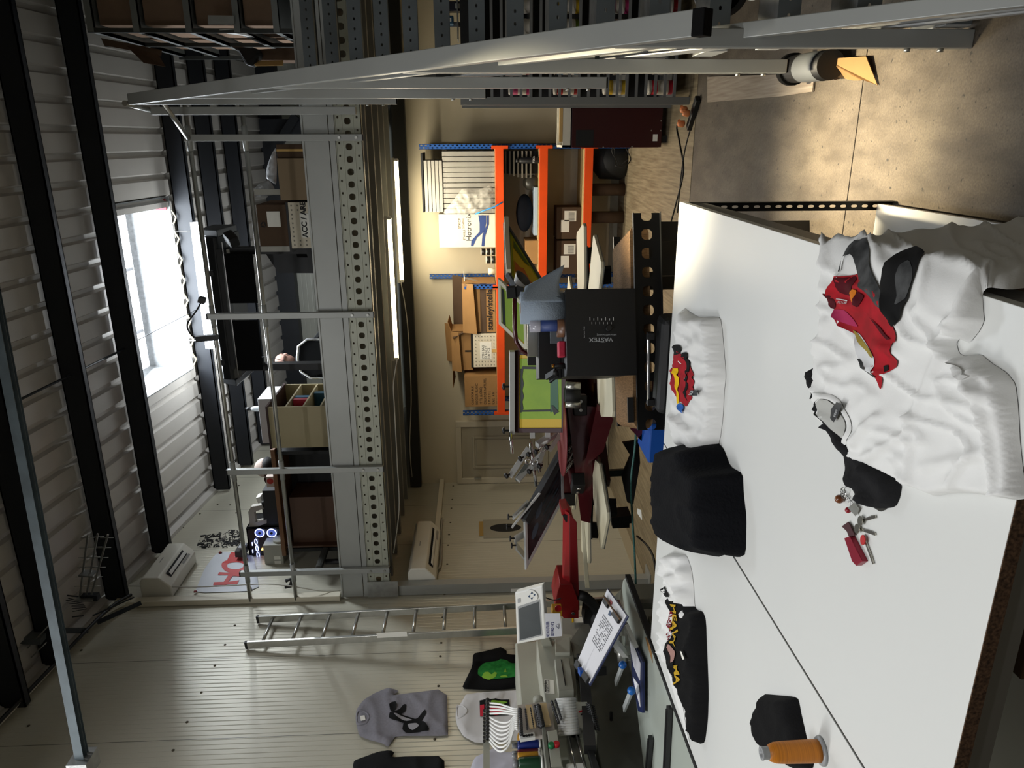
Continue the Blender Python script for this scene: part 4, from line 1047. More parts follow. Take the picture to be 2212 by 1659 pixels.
# large white T-shirt, partly over the table edge
LT = .028
tm = tmap(LT)
ts_out = [(1766,514),(1780,520),(1790,540),(1800,531),(1822,527),(1862,527),(1900,521),(1960,513),(2040,505),(2120,497),(2230,488),(2230,622),(2180,628),(2135,622),(2116,634),(2100,672),(2085,712),(2062,742),(2042,730),(2034,742),(2040,764),(2052,770),(2085,765),(2108,785),(2140,806),(2158,830),(2164,880),(2168,960),(2182,1078),(2160,1081),(2120,1074),(2070,1066),(2030,1066),(1988,1073),(1966,1058),(1930,1040),(1882,1018),(1842,1002),(1822,990),(1819,968),(1800,945),(1775,922),(1760,908),(1752,880),(1746,850),(1745,800),(1745,772),(1741,748),(1752,728),(1768,700),(1758,668),(1764,620),(1766,560)]
ts, Ht = cloth('t_shirt', ts_out, tm, M_cot, res=7.5, thick=LT, edge=13, amp=.014, scale=1/60, seed=11,
    label='large white T-shirt printed with a red sports car, draped over the right table edge', cat='T-shirt',
    ridges=[((1860,535),(1800,640),7,.012),((1880,540),(1830,600),6,.012),((1960,1050),(1975,900),9,.012),((1975,900),(2030,760),10,.01),((2030,745),(2100,640),10,.015),((1760,760),(1790,690),7,.012),((2110,800),(2150,1070),7,.012),((2060,780),(2135,860),9,.012),((1850,960),(1900,900),9,.014),((1880,990),(1960,940),10,.012),((1790,560),(1775,700),8,.012),((1810,800),(1790,860),7,.01),((2000,1010),(2120,980),14,.008)])
PR = lambda name, pts, m, res=8, off=.0016, **k: printon(name, pts, tm, Ht, m, ts, res=res, off=off, **k)
Z5 = lambda u, v: (1780+u/8.508, 540+v/8.508)
zz5 = lambda *a: [Z5(*q) for q in a]
PR('printed_car_body', zz5((200,790),(330,480),(640,480),(660,420),(800,640),(1110,760),(1200,1090),(1370,1560),(1370,1700))+[(1935,740),(1942,790),(1910,810),(1906,846),(1890,800),(1894,770),(1850,722),(1815,700),(1802,672)]+zz5((190,1100)), M_carr)
PR('printed_windscreen', [(1846,714),(1860,722),(1888,760),(1897,775),(1896,806),(1880,798),(1862,772),(1858,745)], M_wpr, off=.003)
PR('printed_window_trim', [(1845,713),(1852,716),(1892,765),(1894,774),(1886,770),(1862,742)], mat('printed ochre', '94803a', .8), off=.004)
PR('printed_sill_line', [(1862,776),(1866,774),(1898,812),(1897,818)], M_pgrey, off=.004)
PR('printed_bumper', zz5((100,1000),(150,790),(270,830),(210,1090),(150,1070)), M_card2, off=.003)
PR('printed_magenta_valance', zz5((190,1090),(420,1100),(560,1250),(650,1420),(500,1380),(330,1310),(210,1220)), M_pink, off=.003)
PR('printed_rear_grille', zz5((370,520),(640,490),(620,700),(580,850),(420,820),(330,780),(340,640)), M_card2, off=.003)
PR('printed_grey_wing', zz5((400,420),(480,200),(600,150),(740,135),(800,180),(850,300),(900,430),(1050,650),(1150,800),(1200,1080),(1050,1010),(860,820),(700,600),(640,420),(620,300),(460,300),(460,440)), M_pgrey, off=.003)
PR('printed_tyre', zz5((1110,680),(1220,520),(1290,380),(1420,330),(1600,335),(1740,370),(1810,440),(1760,520),(1720,650),(1560,850),(1490,1050),(1440,1290),(1370,1440),(1280,1340),(1190,1120),(1150,860)), M_tyre, off=.004)
PR('printed_wheel_rim', zz5((1400,640),(1480,550),(1600,520),(1670,600),(1680,700),(1600,800),(1500,900),(1350,1020),(1380,800)), M_pgrey, off=.005)
PR('printed_orange_lamp', zz5((640,720),(720,740),(700,850),(640,970),(590,900),(610,800)), M_orp, off=.005, res=5)
PR('printed_dark_lamp', zz5((720,760),(820,840),(780,960),(720,1060),(640,990),(690,880)), M_card2, off=.0045, res=5)
PR('printed_crease', zz5((760,1130),(900,1260),(1050,1400),(1180,1560),(1280,1640),(1200,1650),(1060,1500),(960,1350),(860,1220)), M_card2, off=.004, res=6)
PR('printed_number_plate', zz5((300,890),(520,925),(510,945),(300,905)), M_wpr, off=.006, res=4, smooth=False)
textprint('ISOORI', 6.5, Z5(330,975), (1,.1), (.1,-1), tm, Ht, M_wpr, ts, off=.006, bold=.1)
PR('printed_headlamp', [(1913,790),(1922,788),(1922,800),(1914,804)], M_tyre, off=.004, res=4)
# collar
ring_o = [(1749,862),(1768,848),(1798,849),(1824,866),(1841,896),(1850,932),(1842,956),(1822,964),(1798,942),(1768,912),(1754,888)]
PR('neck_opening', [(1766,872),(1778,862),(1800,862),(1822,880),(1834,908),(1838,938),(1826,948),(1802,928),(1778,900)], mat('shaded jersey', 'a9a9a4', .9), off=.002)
def ringmesh(outer, inner, mf, H, off):
    mb = MB(); n = len(outer)
    def P3(p, o): 
        q, nn = mf(*p); return q + nn*(H(Vector(p))+o)
    mb.add([P3(p, .002) for p in outer]+[P3(((a[0]+b[0])/2,(a[1]+b[1])/2), off) for a, b in zip(outer, inner)]+[P3(p, .002) for p in inner],
           [(k*n+i, k*n+(i+1) % n, (k+1)*n+(i+1) % n, (k+1)*n+i) for k in (0,1) for i in range(n)], True)
    return mb
ro = [tuple(v) for v in dense(smoothpoly([Vector(p) for p in ring_o], 2), 6)]
cx_, cy_ = 1802, 903
ri = [(cx_+(p[0]-cx_)*.78, cy_+(p[1]-cy_)*.78) for p in ro]
obj('collar', ringmesh(ro, ri, tm, Ht, .008), M_cot, ts)
PR('neck_label', [(1826,868),(1840,873),(1830,900),(1823,912),(1816,902),(1818,888)], M_black, off=.012, res=4, smooth=False)
textprint('RUSSELL', 4.5, (1824,900), (.3,-1), (1,.3), tm, Ht, M_wpr, ts, off=.014)
PR('sleeve_hem', [(2060,780),(2085,790),(2108,808),(2118,812),(2112,822),(2092,812),(2070,800),(2058,792)], M_cot, off=.004)
# keys by the sweatshirt
kz = TZ
def kp(px, py, h=.004): return W(px, py, z=TZ+h)
kr = thing('key_bunch', 'bunch of silver keys on a ring with a red tag beside the charcoal garment', 'keys', W(1850,1150,z=TZ))
M_key = mat('nickel key', 'b9b6ac', .22, 1)
ringp = [kp(1825,1065,.006)+Vector((.012*math.cos(a),.012*math.sin(a),.004)) for a in [2*PI*i/16 for i in range(17)]]
obj('split_ring', MB().tube(ringp, .0013, 6), M_chrome, kr)
for i in range(6): 
    c_ = kp(1818+5*i, 1062+6*i, .006); obj('chain_link', MB().tube([c_+Vector((.005*math.cos(a), .005*math.sin(a), .001*math.sin(a*2))) for a in [2*PI*j/10 for j in range(11)]], .0011, 6), M_chrome, kr)
for (ha, hb, m_) in (((1862,1125),(1892,1116),M_key), ((1855,1142),(1891,1154),M_key), ((1868,1166),(1887,1218),M_key)):
    a_, b2 = kp(*ha), kp(*hb, .003)
    k_o = obj('key_bow', MB().lathe([(.011,-.0012),(.011,.0012)], a_+Vector((0,0,.004)), (.1,.1,1), 18), mat('red key bow','b01414',.4) if hb[1] > 1200 else m_, kr)
    d_ = b2-a_; side = Vector((-d_.y, d_.x, 0)).normalized()
    mb = MB().bar(a_, b2, .006, .0022)
    for q in range(5): mb.bar(a_+d_*(.45+.1*q), a_+d_*(.45+.1*q)+side*(.004+.001*(q % 2)), .0022, .002)
    obj('key_blade', mb, m_, k_o, split=False)
obj('steel_tag', MB().prism([kp(1833,1097,.010),kp(1845,1086,.010),kp(1857,1100,.006),kp(1849,1115,.006)], (0,0,.0015)), M_alu, kr)
obj('amber_charm', MB().ball(kp(1813,1078,.011), .0105), mat('amber bead','6a3a1c',.2), kr)
obj('red_charm', MB().ball(kp(1832,1102,.008), .007), mat('red bead','8a1020',.3), kr)
rs_ = thing('red_lighter_case', 'small red metal case attached to the key bunch', 'case', W(1855,1195,z=TZ))
obj('case_body', MB().prism([kp(1836,1162,.0),kp(1848,1158,.0),kp(1876,1212,.0),kp(1862,1222,.0),kp(1853,1212,0)], (0,0,.014)), mat('red anodised','8e1a30',.35,.4), rs_, bevel=.0015)
obj('leather_strap', MB().prism([kp(1820,1137,.004),kp(1834,1127,.004),kp(1840,1140,.006),kp(1848,1156,.006),kp(1836,1161,.006),kp(1831,1148,.005)], (0,0,.002)), mat('dark red leather','3c0a14',.7), rs_)

# black cloth cap and thread cone
cb_, Hc = cloth('folded_garment', [(1625,1500),(1650,1502),(1690,1506),(1698,1512),(1704,1545),(1716,1600),(1733,1659),(1700,1668),(1660,1640),(1632,1618),(1610,1590),(1608,1560),(1613,1535),(1620,1525)], fmap(.035), M_cotb, res=7, thick=.035, edge=14, amp=.008, scale=1/40, seed=8, label='folded black garment lying on the left table behind the thread cone', cat='garment', ridges=[((1700,1545),(1725,1620),5,.006)])
c_ = W(1768, 1622, z=TZ+.034)
ax = (W(1640,1632,z=TZ+.034)-c_); Ln = .178
ctop = WP(1632,1635,c_,(0.55,-.8,0))
th = thing('thread_cone', 'tall cone of orange thread standing upright on the left table', 'thread cone', W(1772,1622,z=TZ))
bx = W(1772, 1622, z=TZ+.004)
M_thr = mat('orange thread', 'c97a10', .55, nz=.25, nscale=3, stretch=(1,1,90), col2='a8620a')
H_ = .155
obj('base_flange', MB().lathe([(.035,0),(.036,.003),(.034,.007),(.028,.009)], bx-Vector((0,0,.004)), n=36), mat('grey spool plastic','8f9192',.4), th)
obj('wound_thread', MB().lathe([(.027,.008),(.0275,.02),(.026,.10),(.0245,H_-.035),(.020,H_-.022),(.016,H_-.018)], bx-Vector((0,0,.004)), n=40), M_thr, th)
obj('spool_top', MB().lathe([(.016,H_-.019),(.015,H_-.006),(.0165,H_-.004),(.0165,H_),(.011,H_),(.010,H_-.03)], bx-Vector((0,0,.004)), n=28, caps=False), mat('grey spool plastic','8f9192',.4), th)

# garments at the far edge of the tables
fm_ = fmap(.05)
fa, Hf1 = cloth('t_shirt', [(1452,664),(1466,676),(1484,686),(1510,684),(1526,686),(1530,712),(1534,760),(1538,812),(1534,850),(1532,900),(1526,950),(1508,1005),(1502,1022),(1490,1018),(1480,985),(1470,962),(1446,968),(1436,900),(1442,850),(1446,800),(1448,740)], fm_, M_cot, res=6, thick=.05, edge=9, amp=.013, scale=1/34, seed=21,
    label='folded white T-shirt with small red car print, far edge of the right table', cat='T-shirt', ridges=[((1470,900),(1500,960),5,.02),((1450,900),(1490,930),5,.02),((1520,700),(1530,800),4,.012)])
Z6 = lambda *a: [(1400+u/4.37, 660+v/4.37) for u, v in a]
PF = lambda name, pts, m, **k: printon(name, Z6(*pts), fm_, Hf1, m, fa, res=5, **k)
PF('printed_tyre', ((205,430),(235,370),(300,370),(350,420),(340,455),(240,470)), M_tyre, off=.003)
PF('printed_car_body', ((203,460),(260,440),(310,430),(370,480),(400,580),(440,640),(450,720),(435,880),(390,915),(370,960),(310,910),(260,850),(205,760)), M_carr, off=.002)
PF('printed_skirt', ((350,445),(395,440),(400,560),(385,880),(372,910),(368,800),(372,560)), M_tyre, off=.0045)
PF('printed_yellow_stripe', ((258,590),(300,592),(305,860),(300,920),(285,930),(275,800)), M_yel, off=.005, smooth=False)
PF('printed_window', ((205,590),(240,585),(245,640),(235,700),(205,690)), M_tyre, off=.004)
PF('printed_blue_panel', ((300,920),(340,940),(360,1000),(358,1025),(310,985),(285,945)), M_blup, off=.005)
PF('neck_label', ((440,797),(525,800),(522,850),(440,850)), M_black, off=.01, smooth=False)
textprint('FIVER', 6, (1492,842), (0,-1), (-1,0), fm_, Hf1, M_tyre, fa, off=.007)
textprint('K1', 9, (1507,853), (0,-1), (-1,0), fm_, Hf1, M_wpr, fa, off=.013, bold=.3)
rol, _h = cloth('shirt_sleeve', [(1470,960),(1482,970),(1500,1000),(1506,1030),(1500,1045),(1488,1040),(1476,1000),(1466,978)], fmap(.05), M_cot, parent=fa, res=5, thick=.06, edge=6, amp=.02, scale=1/20, seed=4)
fm2 = fmap(.14)
cloth('fleece_jacket', [(1392,968),(1415,958),(1440,962),(1468,958),(1478,972),(1490,1010),(1512,1025),(1514,1070),(1519,1120),(1518,1200),(1506,1207),(1482,1200),(1468,1206),(1440,1196),(1410,1180),(1392,1160),(1386,1110),(1384,1060),(1386,1010)], fm2, mat('navy black fleece', '07080c', .95, bump=.4, bscale=90), res=6, thick=.14, edge=24, amp=.012, scale=1/45, seed=31,
    label='heaped navy black fleece jacket at the far end of the tables', cat='jacket')
lbl = obj('care_label', MB().quad(W(1377,1098,y=2.95), W(1376,1108,y=2.95), W(1387,1124,y=2.95), W(1385,1102,y=2.95)), M_lab, COL.objects['fleece_jacket'])
fm3 = fmap(.035)
fw, Hw = cloth('t_shirt', [(1424,1196),(1450,1196),(1466,1200),(1476,1230),(1480,1262),(1482,1300),(1486,1340),(1470,1380),(1440,1400),(1432,1440),(1424,1436),(1416,1400),(1418,1340),(1422,1280)], fm3, M_cot, res=6, thick=.035, edge=8, amp=.025, scale=1/26, seed=41, label='crumpled white T-shirt between the fleece heap and the black printed T-shirt', cat='T-shirt', ridges=[((1440,1200),(1470,1290),5,.02),((1430,1240),(1460,1250),5,.015)])
printon('printed_sketch', [(1437,1266),(1441,1270),(1448,1284),(1452,1290),(1440,1288),(1436,1280)], fm3, Hw, M_tyre, fw, res=4, off=.004)
fm4 = fmap(.045)
fb, Hb = cloth('t_shirt', [(1432,1286),(1445,1287),(1462,1293),(1476,1308),(1482,1318),(1494,1322),(1500,1340),(1503,1420),(1506,1500),(1504,1560),(1498,1605),(1488,1608),(1480,1590),(1470,1540),(1452,1480),(1432,1440),(1425,1412),(1432,1378),(1440,1360),(1436,1330)], fm4, M_cotb, res=6, thick=.045, edge=9, amp=.014, scale=1/30, seed=51, label='black T-shirt with yellow and red lettering at the far left of the tables', cat='T-shirt', ridges=[((1485,1380),(1490,1440),4,.012)])
M_gold = mat('printed gold', 'a98a20', .8, nz=.3, nscale=40, col2='c8a02c')
M_redl = mat('printed claret', '6e1420', .8)
printon('printed_red_band', [(1449,1318),(1456,1322),(1455,1342),(1450,1384),(1445,1382),(1442,1350),(1444,1330)], fm4, Hb, M_redl, fb, res=4, off=.003)
textprint('LYONNAISE', 9.5, (1447,1326), (-.02,1), (1,.03), fm4, Hb, M_wpr, fb, off=.005, bold=.3, sx=1.05)
textprint('HEAVY', 15.5, (1453,1304), (.02,1), (1,.1), fm4, Hb, M_gold, fb, off=.005, bold=.6, sx=1.9)
textprint('MA', 15.5, (1456,1436), (.1,1), (1,-.05), fm4, Hb, M_gold, fb, off=.005, bold=.6, sx=1.9)
printon('printed_face', [(1446,1390),(1455,1392),(1461,1410),(1459,1428),(1452,1434),(1448,1412)], fm4, Hb, mat('printed skin tone', '9d7a72', .8), fb, res=4, off=.004)
printon('printed_hair', [(1446,1386),(1450,1388),(1449,1410),(1454,1432),(1461,1430),(1459,1442),(1450,1440),(1446,1415)], fm4, Hb, M_tyre, fb, res=4, off=.006)
printon('care_label', [(1480,1406),(1488,1407),(1490,1424),(1482,1424)], fm4, Hb, M_lab, fb, res=4, off=.012, smooth=False)
cloth('paper_sheet', [(1438,1440),(1470,1500),(1482,1580),(1490,1612),(1484,1600),(1455,1500)], fmap(.004), M_cot, res=8, thick=.004, edge=4, amp=.002, label='white cloth edge visible under the black printed T-shirt', cat='cloth')

# ================================================================= T-SHIRTS ON THE LEFT WALL
def wallshirt(label, out, m, seed, x=XL+.012, thick=.015, amp=.02, mf=None, **k):
    mf = mf or planex(x)
    o, H = cloth('wall_t_shirt', out, mf, m, res=7, thick=thick, edge=7, amp=amp, scale=1/55, seed=seed, label=label, cat='T-shirt', **k)
    return o, H, mf
g, Hg, mg = wallshirt('grey T-shirt with a black statue print pinned on the left wall', [(768,1552),(770,1533),(785,1512),(812,1496),(838,1486),(852,1489),(862,1493),(852,1500),(850,1502),(965,1487),(968,1580),(968,1590),(855,1590),(848,1600),(838,1614),(826,1606),(795,1598),(776,1590),(771,1570)], M_cotg, 61, ridges=[((790,1520),(850,1500),4,.01),((800,1590),(840,1600),4,.012)])
G = lambda name, pts, m, **k: printon(name, pts, mg, Hg, m, g, res=6, **k)
G('printed_head', [(841,1528),(847,1522),(855,1522),(858,1530),(856,1540),(850,1545),(843,1542)], M_tyre, off=.003)
G('printed_torso', [(842,1545),(852,1544),(862,1540),(872,1526),(878,1526),(876,1542),(866,1548),(880,1552),(900,1558),(912,1545),(918,1540),(922,1546),(916,1556),(908,1566),(890,1568),(872,1566),(852,1562),(840,1556)], M_tyre, off=.003)
G('printed_plinth', [(872,1564),(890,1564),(914,1562),(927,1578),(926,1585),(878,1587),(869,1580)], M_tyre, off=.004)
G('printed_highlight', [(850,1548),(866,1552),(884,1557),(892,1560),(876,1562),(858,1556)], mat('pale grey print','9a989c',.9), off=.005)
G('printed_highlight', [(880,1568),(900,1566),(906,1572),(892,1582),(884,1578)], mat('pale grey print','9a989c',.9), off=.006)
G('neck_label', [(778,1552),(788,1550),(790,1560),(780,1562)], M_lab, off=.006, smooth=False)
rg = [tuple(v) for v in dense(smoothpoly([Vector(p) for p in ((769,1538),(785,1537),(797,1545),(800,1555),(792,1567),(776,1570),(769,1566))], 1), 5)]
obj('collar', ringmesh(rg, [(782+(p[0]-782)*.75, 1553+(p[1]-1553)*.75) for p in rg], mg, Hg, .008), M_cotg, g)
k_, Hk, mk = wallshirt('black T-shirt with a green hill shaped print hung on the left wall', [(997,1488),(1010,1460),(1020,1440),(1022,1412),(1042,1408),(1075,1400),(1082,1398),(1095,1406),(1094,1413),(1130,1416),(1158,1421),(1158,1484),(1070,1491),(1035,1490)], M_cotb, 62)
K = lambda name, pts, m, **kk: printon(name, pts, mk, Hk, m, k_, res=6, **kk)
K('printed_green_shape', [(1032,1460),(1033,1446),(1045,1436),(1075,1434),(1082,1430),(1095,1431),(1102,1437),(1122,1438),(1130,1432),(1142,1431),(1141,1446),(1138,1466),(1100,1468),(1060,1472),(1046,1468)], mat('printed green','1f6a2c',.8,nz=.4,nscale=20,col2='2f8a3c'), off=.003)
K('printed_lime_patch', [(1040,1466),(1046,1455),(1055,1455),(1062,1462),(1068,1456),(1074,1458),(1070,1468),(1056,1473)], mat('printed lime','7fae3a',.8), off=.005)
K('printed_lime_patch', [(1080,1465),(1092,1462),(1098,1467),(1082,1468)], mat('printed lime','7fae3a',.8), off=.005)
K('printed_lime_patch', [(1088,1456),(1092,1448),(1094,1456)], mat('printed lime','7fae3a',.8), off=.005, smooth=False)
w_, Hw2, mw = wallshirt('white T-shirt with a red and green print hung behind the embroidery machine', [(984,1552),(985,1535),(1000,1512),(1006,1500),(1030,1497),(1060,1494),(1090,1493),(1160,1488),(1162,1600),(1100,1600),(1030,1606),(1002,1592),(988,1570)], mat('off white jersey','c9c7c6',.9), 63)
Wp = lambda name, pts, m, **kk: printon(name, pts, mw, Hw2, m, w_, res=6, **kk)
Wp('printed_black_panel', [(1036,1519),(1100,1515),(1102,1549),(1037,1552)], M_tyre, off=.003, smooth=False)
Wp('printed_red_title', [(1037,1528),(1046,1528),(1046,1551),(1037,1552)], mat('printed coral red','c02a3c',.8), off=.005, smooth=False)
Wp('printed_red_shape', [(1058,1532),(1080,1530),(1095,1534),(1090,1546),(1070,1550),(1058,1546)], mat('printed coral red','c02a3c',.8), off=.005)
Wp('printed_green_shape', [(1060,1522),(1085,1519),(1098,1522),(1085,1527),(1062,1528)], mat('printed lime','7fae3a',.8), off=.005)
rg = [tuple(v) for v in dense(smoothpoly([Vector(p) for p in ((985,1524),(1000,1527),(1010,1538),(1010,1545),(1000,1553),(986,1556))], 1), 5)]
obj('collar', ringmesh(rg, [(996+(p[0]-996)*.75, 1540+(p[1]-1540)*.75) for p in rg], mw, Hw2, .008), mat('off white jersey','c9c7c6',.9), w_)
wallshirt('charcoal T-shirt hung on the left wall at the bottom left corner of the view', [(762,1655),(765,1643),(790,1634),(820,1623),(845,1621),(852,1626),(846,1636),(880,1634),(960,1633),(960,1700),(770,1700)], M_charc, 64)
wallshirt('pale lilac T-shirt hung low behind the coloured thread cones', [(1012,1672),(1025,1636),(1050,1625),(1075,1612),(1082,1618),(1092,1625),(1110,1624),(1118,1630),(1116,1690),(1015,1690)], mat('pale lilac jersey','bab9c4',.9), 65)
# ================================================================= CONVEYOR DRYER (black)
A_D = math.radians(19.5)
OD = Vector((-1.422, 3.50, 0)); e1 = Vector((math.cos(A_D), math.sin(A_D), 0)); e2 = Vector((-math.sin(A_D), math.cos(A_D), 0))
dr = thing('conveyor_dryer', 'black conveyor dryer with a brown mesh belt standing behind the right table', 'dryer', OD)
dr.rotation_euler = (0, 0, A_D)
def DL(px, py, v=0.0):
    p = WP(px, py, OD + e2*v, e2); d = p - OD; return Vector((d.dot(e1), v, d.z))
M_db = mat('dryer black enamel', '050606', .45)
M_belt = mat('brown mesh belt', '8a6c4c', .8, nz=.5, nscale=26, stretch=(12,1,1), bump=.3, bscale=120)
LD_ = 1.12; zb_ = .95; VD = .56
r0, r1 = DL(1370,468).x, DL(1375,930).x
zr0, zr1 = .80, .935
m_r = perf('dryer side rail holes', '08090a', 'X', 'Z', [(.098, -.02, (zr0+zr1)/2, .028, .028)], rough=.38)
for v in (0, VD):
    o = obj('side_rail', B(0, LD_, v-.002, v+.002, zr0, zr1), m_r, dr, local=True)
    obj('rail_flange', B(0, LD_, v-.03, v+.03, zr0-.002, zr0).box(0, LD_, v-.012, v+.012, zr1-.0, zr1+.003), M_db, o, local=True)
bm = MB()
n = 10
pf = [(LD_-.10+.05*math.sin(PI*i/n), zb_-.05+.05*math.cos(PI*i/n)) for i in range(n+1)] + [(.05-.05*math.sin(PI*i/n), zb_-.05-.05*math.cos(PI*i/n)) for i in range(n+1)]
bm.prism([(u, .03, z) for u, z in pf], (0, VD-.06, 0))
obj('belt', bm, M_belt, dr, local=True)
uL, uR = DL(1300,812).x, DL(1300,625).x
zt_ = DL(1222,700).z
obj('heating_chamber', B(uL, uR, -.012, VD+.02, zb_+.035, zt_), M_db, dr, bevel=.004, local=True)
obj('front_panel', B(uL, uR, -.02, -.012, zr1+.004, zt_), mat('dryer front black', '030304', .6), dr, local=True)
fp = lambda px, py, o=-.0215: (lambda p: Vector((p.x, o, p.z)))(DL(px, py))
def ltext(s, size, o, xd, yd, m=M_inkw, par=dr, bold=0, sx=1):
    cu = bpy.data.curves.new('t', 'FONT'); cu.body = s; cu.size = size; cu.offset = bold
    t_ = bpy.data.objects.new('t', cu); COL.objects.link(t_)
    dg = bpy.context.evaluated_depsgraph_get(); me = bpy.data.meshes.new_from_object(t_.evaluated_get(dg))
    COL.objects.unlink(t_); bpy.data.objects.remove(t_)
    xd = Vector(xd); yd = Vector(yd); o = Vector(o)
    return obj('lettering', MB().add([o + xd*v.co.x*sx + yd*v.co.y for v in me.vertices], [list(p.vertices) for p in me.polygons]), m, par, local=True)
ltext('VASTEX', .03, fp(1322,730), (0,0,1), (-1,0,0), mat('silver print', 'b0b4b8', .4, .5), bold=.0006, sx=1.15)
ltext('Infrared Focusing', .0145, fp(1330,722), (0,0,1), (-1,0,0), mat('silver print', 'b0b4b8', .4, .5))
ltext('Belt Heater Height', .0075, fp(1262,730), (1,0,0), (0,0,1))
arc_ = MB(); pts_ = [fp(1318-35*t_, 733+7*math.sin(PI*t_)) for t_ in [i/10 for i in range(11)]]
obj('logo_swoosh', arc_.tube(pts_, .0012, 4), mat('silver print', 'b0b4b8', .4, .5), dr, local=True)
sc_ = MB()
for i in range(7):
    a_ = fp(1273+i*8.4, 693); sc_.box(a_.x-.0, a_.x+(.016 if i % 2 == 0 else .010), -.0225, -.0215, a_.z-.0016, a_.z+.0016)
    if i < 6: b2 = fp(1277+i*8.4, 700); sc_.box(b2.x-.003, b2.x+.008, -.0225, -.0215, b2.z-.001, b2.z+.001)
obj('height_scale', sc_, M_inkw, dr, local=True)
kn = fp(1313,710); obj('height_knob', MB().lathe([(.016,0),(.018,.006),(.014,.02)], (kn.x, -.02, kn.z), (0,-1,0), 14), M_black, dr, local=True)
for u in (.12, LD_-.14, LD_-.32):
    for v in (.02, VD-.06):
        obj('leg', B(u, u+.10 if u > .2 else u+.05, v, v+.04, 0, zr0), M_db, dr, local=True)
obj('leg_brace', MB().bar((.14,.04,.25),(LD_-.2,.04,.25),.03,.03), M_db, dr, local=True)
obj('control_box', B(.04, .17, .02, .04, zb_-.0, zb_+.03), M_black, dr, local=True)
wl2 = lambda px, py, v=.1: OD + e1*DL(px, py, v).x + e2*v + Vector((0,0,DL(px, py, v).z))
# on the dryer
ztop = OD.z + zt_
def onD(px, py): return W(px, py, z=ztop)
def atD(px, py, v): return wl2(px, py, v)
c_ = atD(1225, 664, .12); c_.z = ztop
r = thing('paper_towel_roll', 'large blue grey paper towel roll standing on the dryer with its loose sheet flaring out', 'paper roll', c_)
M_ppr = mat('blue grey paper', '8d99a6', .85, bump=.35, bscale=140)
ht = atD(1124, 655, .12).z - ztop
obj('roll', MB().lathe([(.085,0),(.085,ht),(.03,ht),(.03,ht-.02)], c_, n=36), M_ppr, r)
obj('core', MB().lathe([(.031,ht-.02),(.031,ht+.001),(.026,ht+.001)], c_, n=20, caps=False), M_card, r)
sh_ = MB(); N1, N2 = 14, 10; vs = []
for i in range(N1):
    t_ = i/(N1-1)
    for j in range(N2):
        s_ = j/(N2-1); z = s_*ht
        a_ = -PI/2 + 1.1*t_
        bx_ = c_ + e1*(.02+.21*t_*(1-.55*s_)) + e2*(-.087+.10*t_*t_+.10*math.sin(t_*3.1)*(1-s_)*.4)
        vs.append(Vector((bx_.x, bx_.y, ztop + z*(1-.12*t_) - .0*t_ + .02*(1-s_)*math.sin(t_*4))))
sh_.add(vs, [(i*N2+j, (i+1)*N2+j, (i+1)*N2+j+1, i*N2+j+1) for i in range(N1-1) for j in range(N2-1)], True)
obj('loose_sheet', sh_, M_ppr, r, solid=.001)
def tape(px0, px1, py, v, rr, m, label, inner=.6):
    b_ = atD(px1, py, v); t_ = atD(px0, py, v); z0 = b_.z; h = t_.z-b_.z
    o = obj('tape_roll', MB().lathe([(rr,0),(rr,h),(rr*inner,h),(rr*inner,0)], Vector((b_.x,b_.y,z0)), n=30, caps=False), m, label=label, cat='tape roll')
    return o
zz0 = 1224
tape(1203, 1224, 708, .10, .050, mat('brown packing tape', '6b4a34', .35), 'wide brown packing tape roll at the bottom of the tape stack on the dryer')
tape(1167, 1202.5, 702, .10, .034, mat('blue masking tape', '26396f', .5), 'blue masking tape roll in the middle of the tape stack on the dryer')
tape(1144, 1166.5, 704, .10, .034, mat('clear tape', 'a9a8b2', .2, alpha=.85), 'clear tape roll on top of the stack on the dryer')
a_ = atD(1222, 820, .2); b_ = atD(1222, 690, .2)
uu0, uu1 = DL(1200,818,.25).x, DL(1200,700,.25).x; zz1 = DL(1163,760,.25).z
M_ = frameM(OD, A_D)
r = thing('control_unit', 'flat black control box lying on the dryer behind the tape rolls', 'control box', OD+e1*uu1+e2*.3+Vector((0,0,ztop)))
obj('body', MB(M_).box(uu0, uu1+.02, .24, .44, zt_, zz1), M_black, r, bevel=.004)
obj('grey_comb_strip', MB(M_).box(DL(1200,742,.2).x, DL(1200,712,.2).x, .17, .2, zt_+.0, DL(1188,730,.2).z), mat('grey comb', '5d6468', .5), label='grey ribbed comb leaning on the black control box on the dryer', cat='comb')
obj('red_block', MB(M_).box(DL(1215,772,.08).x, DL(1215,738,.08).x, .03, .12, zt_, DL(1205,750,.08).z), mat('pink red sponge', 'b31f3c', .7, bump=.3), label='pink red sponge block on the dryer front edge', cat='sponge', bevel=.006)
c_ = atD(1222, 790, .1); c_.z = ztop
r = thing('small_bottle', 'small black bottle with a gold cap on the left end of the dryer', 'bottle', c_)
obj('body', MB().lathe([(.014,0),(.016,.005),(.016,.035),(.009,.045),(.008,.052)], c_, n=18), M_black, r); obj('cap', MB().lathe([(.009,.052),(.009,.066)], c_, n=14), mat('gold cap','a8792c',.3,.7), r)
obj('black_spring_clamp', MB().bar(atD(1200,802,.05), atD(1180,815,.12), .03, .012).bar(atD(1205,808,.05), atD(1188,822,.1), .03, .012).ball(atD(1200,805,.05), .016), M_black, label='black spring clamp on the left edge of the dryer', cat='clamp')
# silver tool tray with scissors above/behind
obj('silver_bracket', MB(M_).box(DL(1150,770,.3).x, DL(1150,690,.3).x, .3, .33, zt_+.02, DL(1140,730,.3).z), M_alu, label='silver metal bracket standing behind the black control box', cat='bracket')
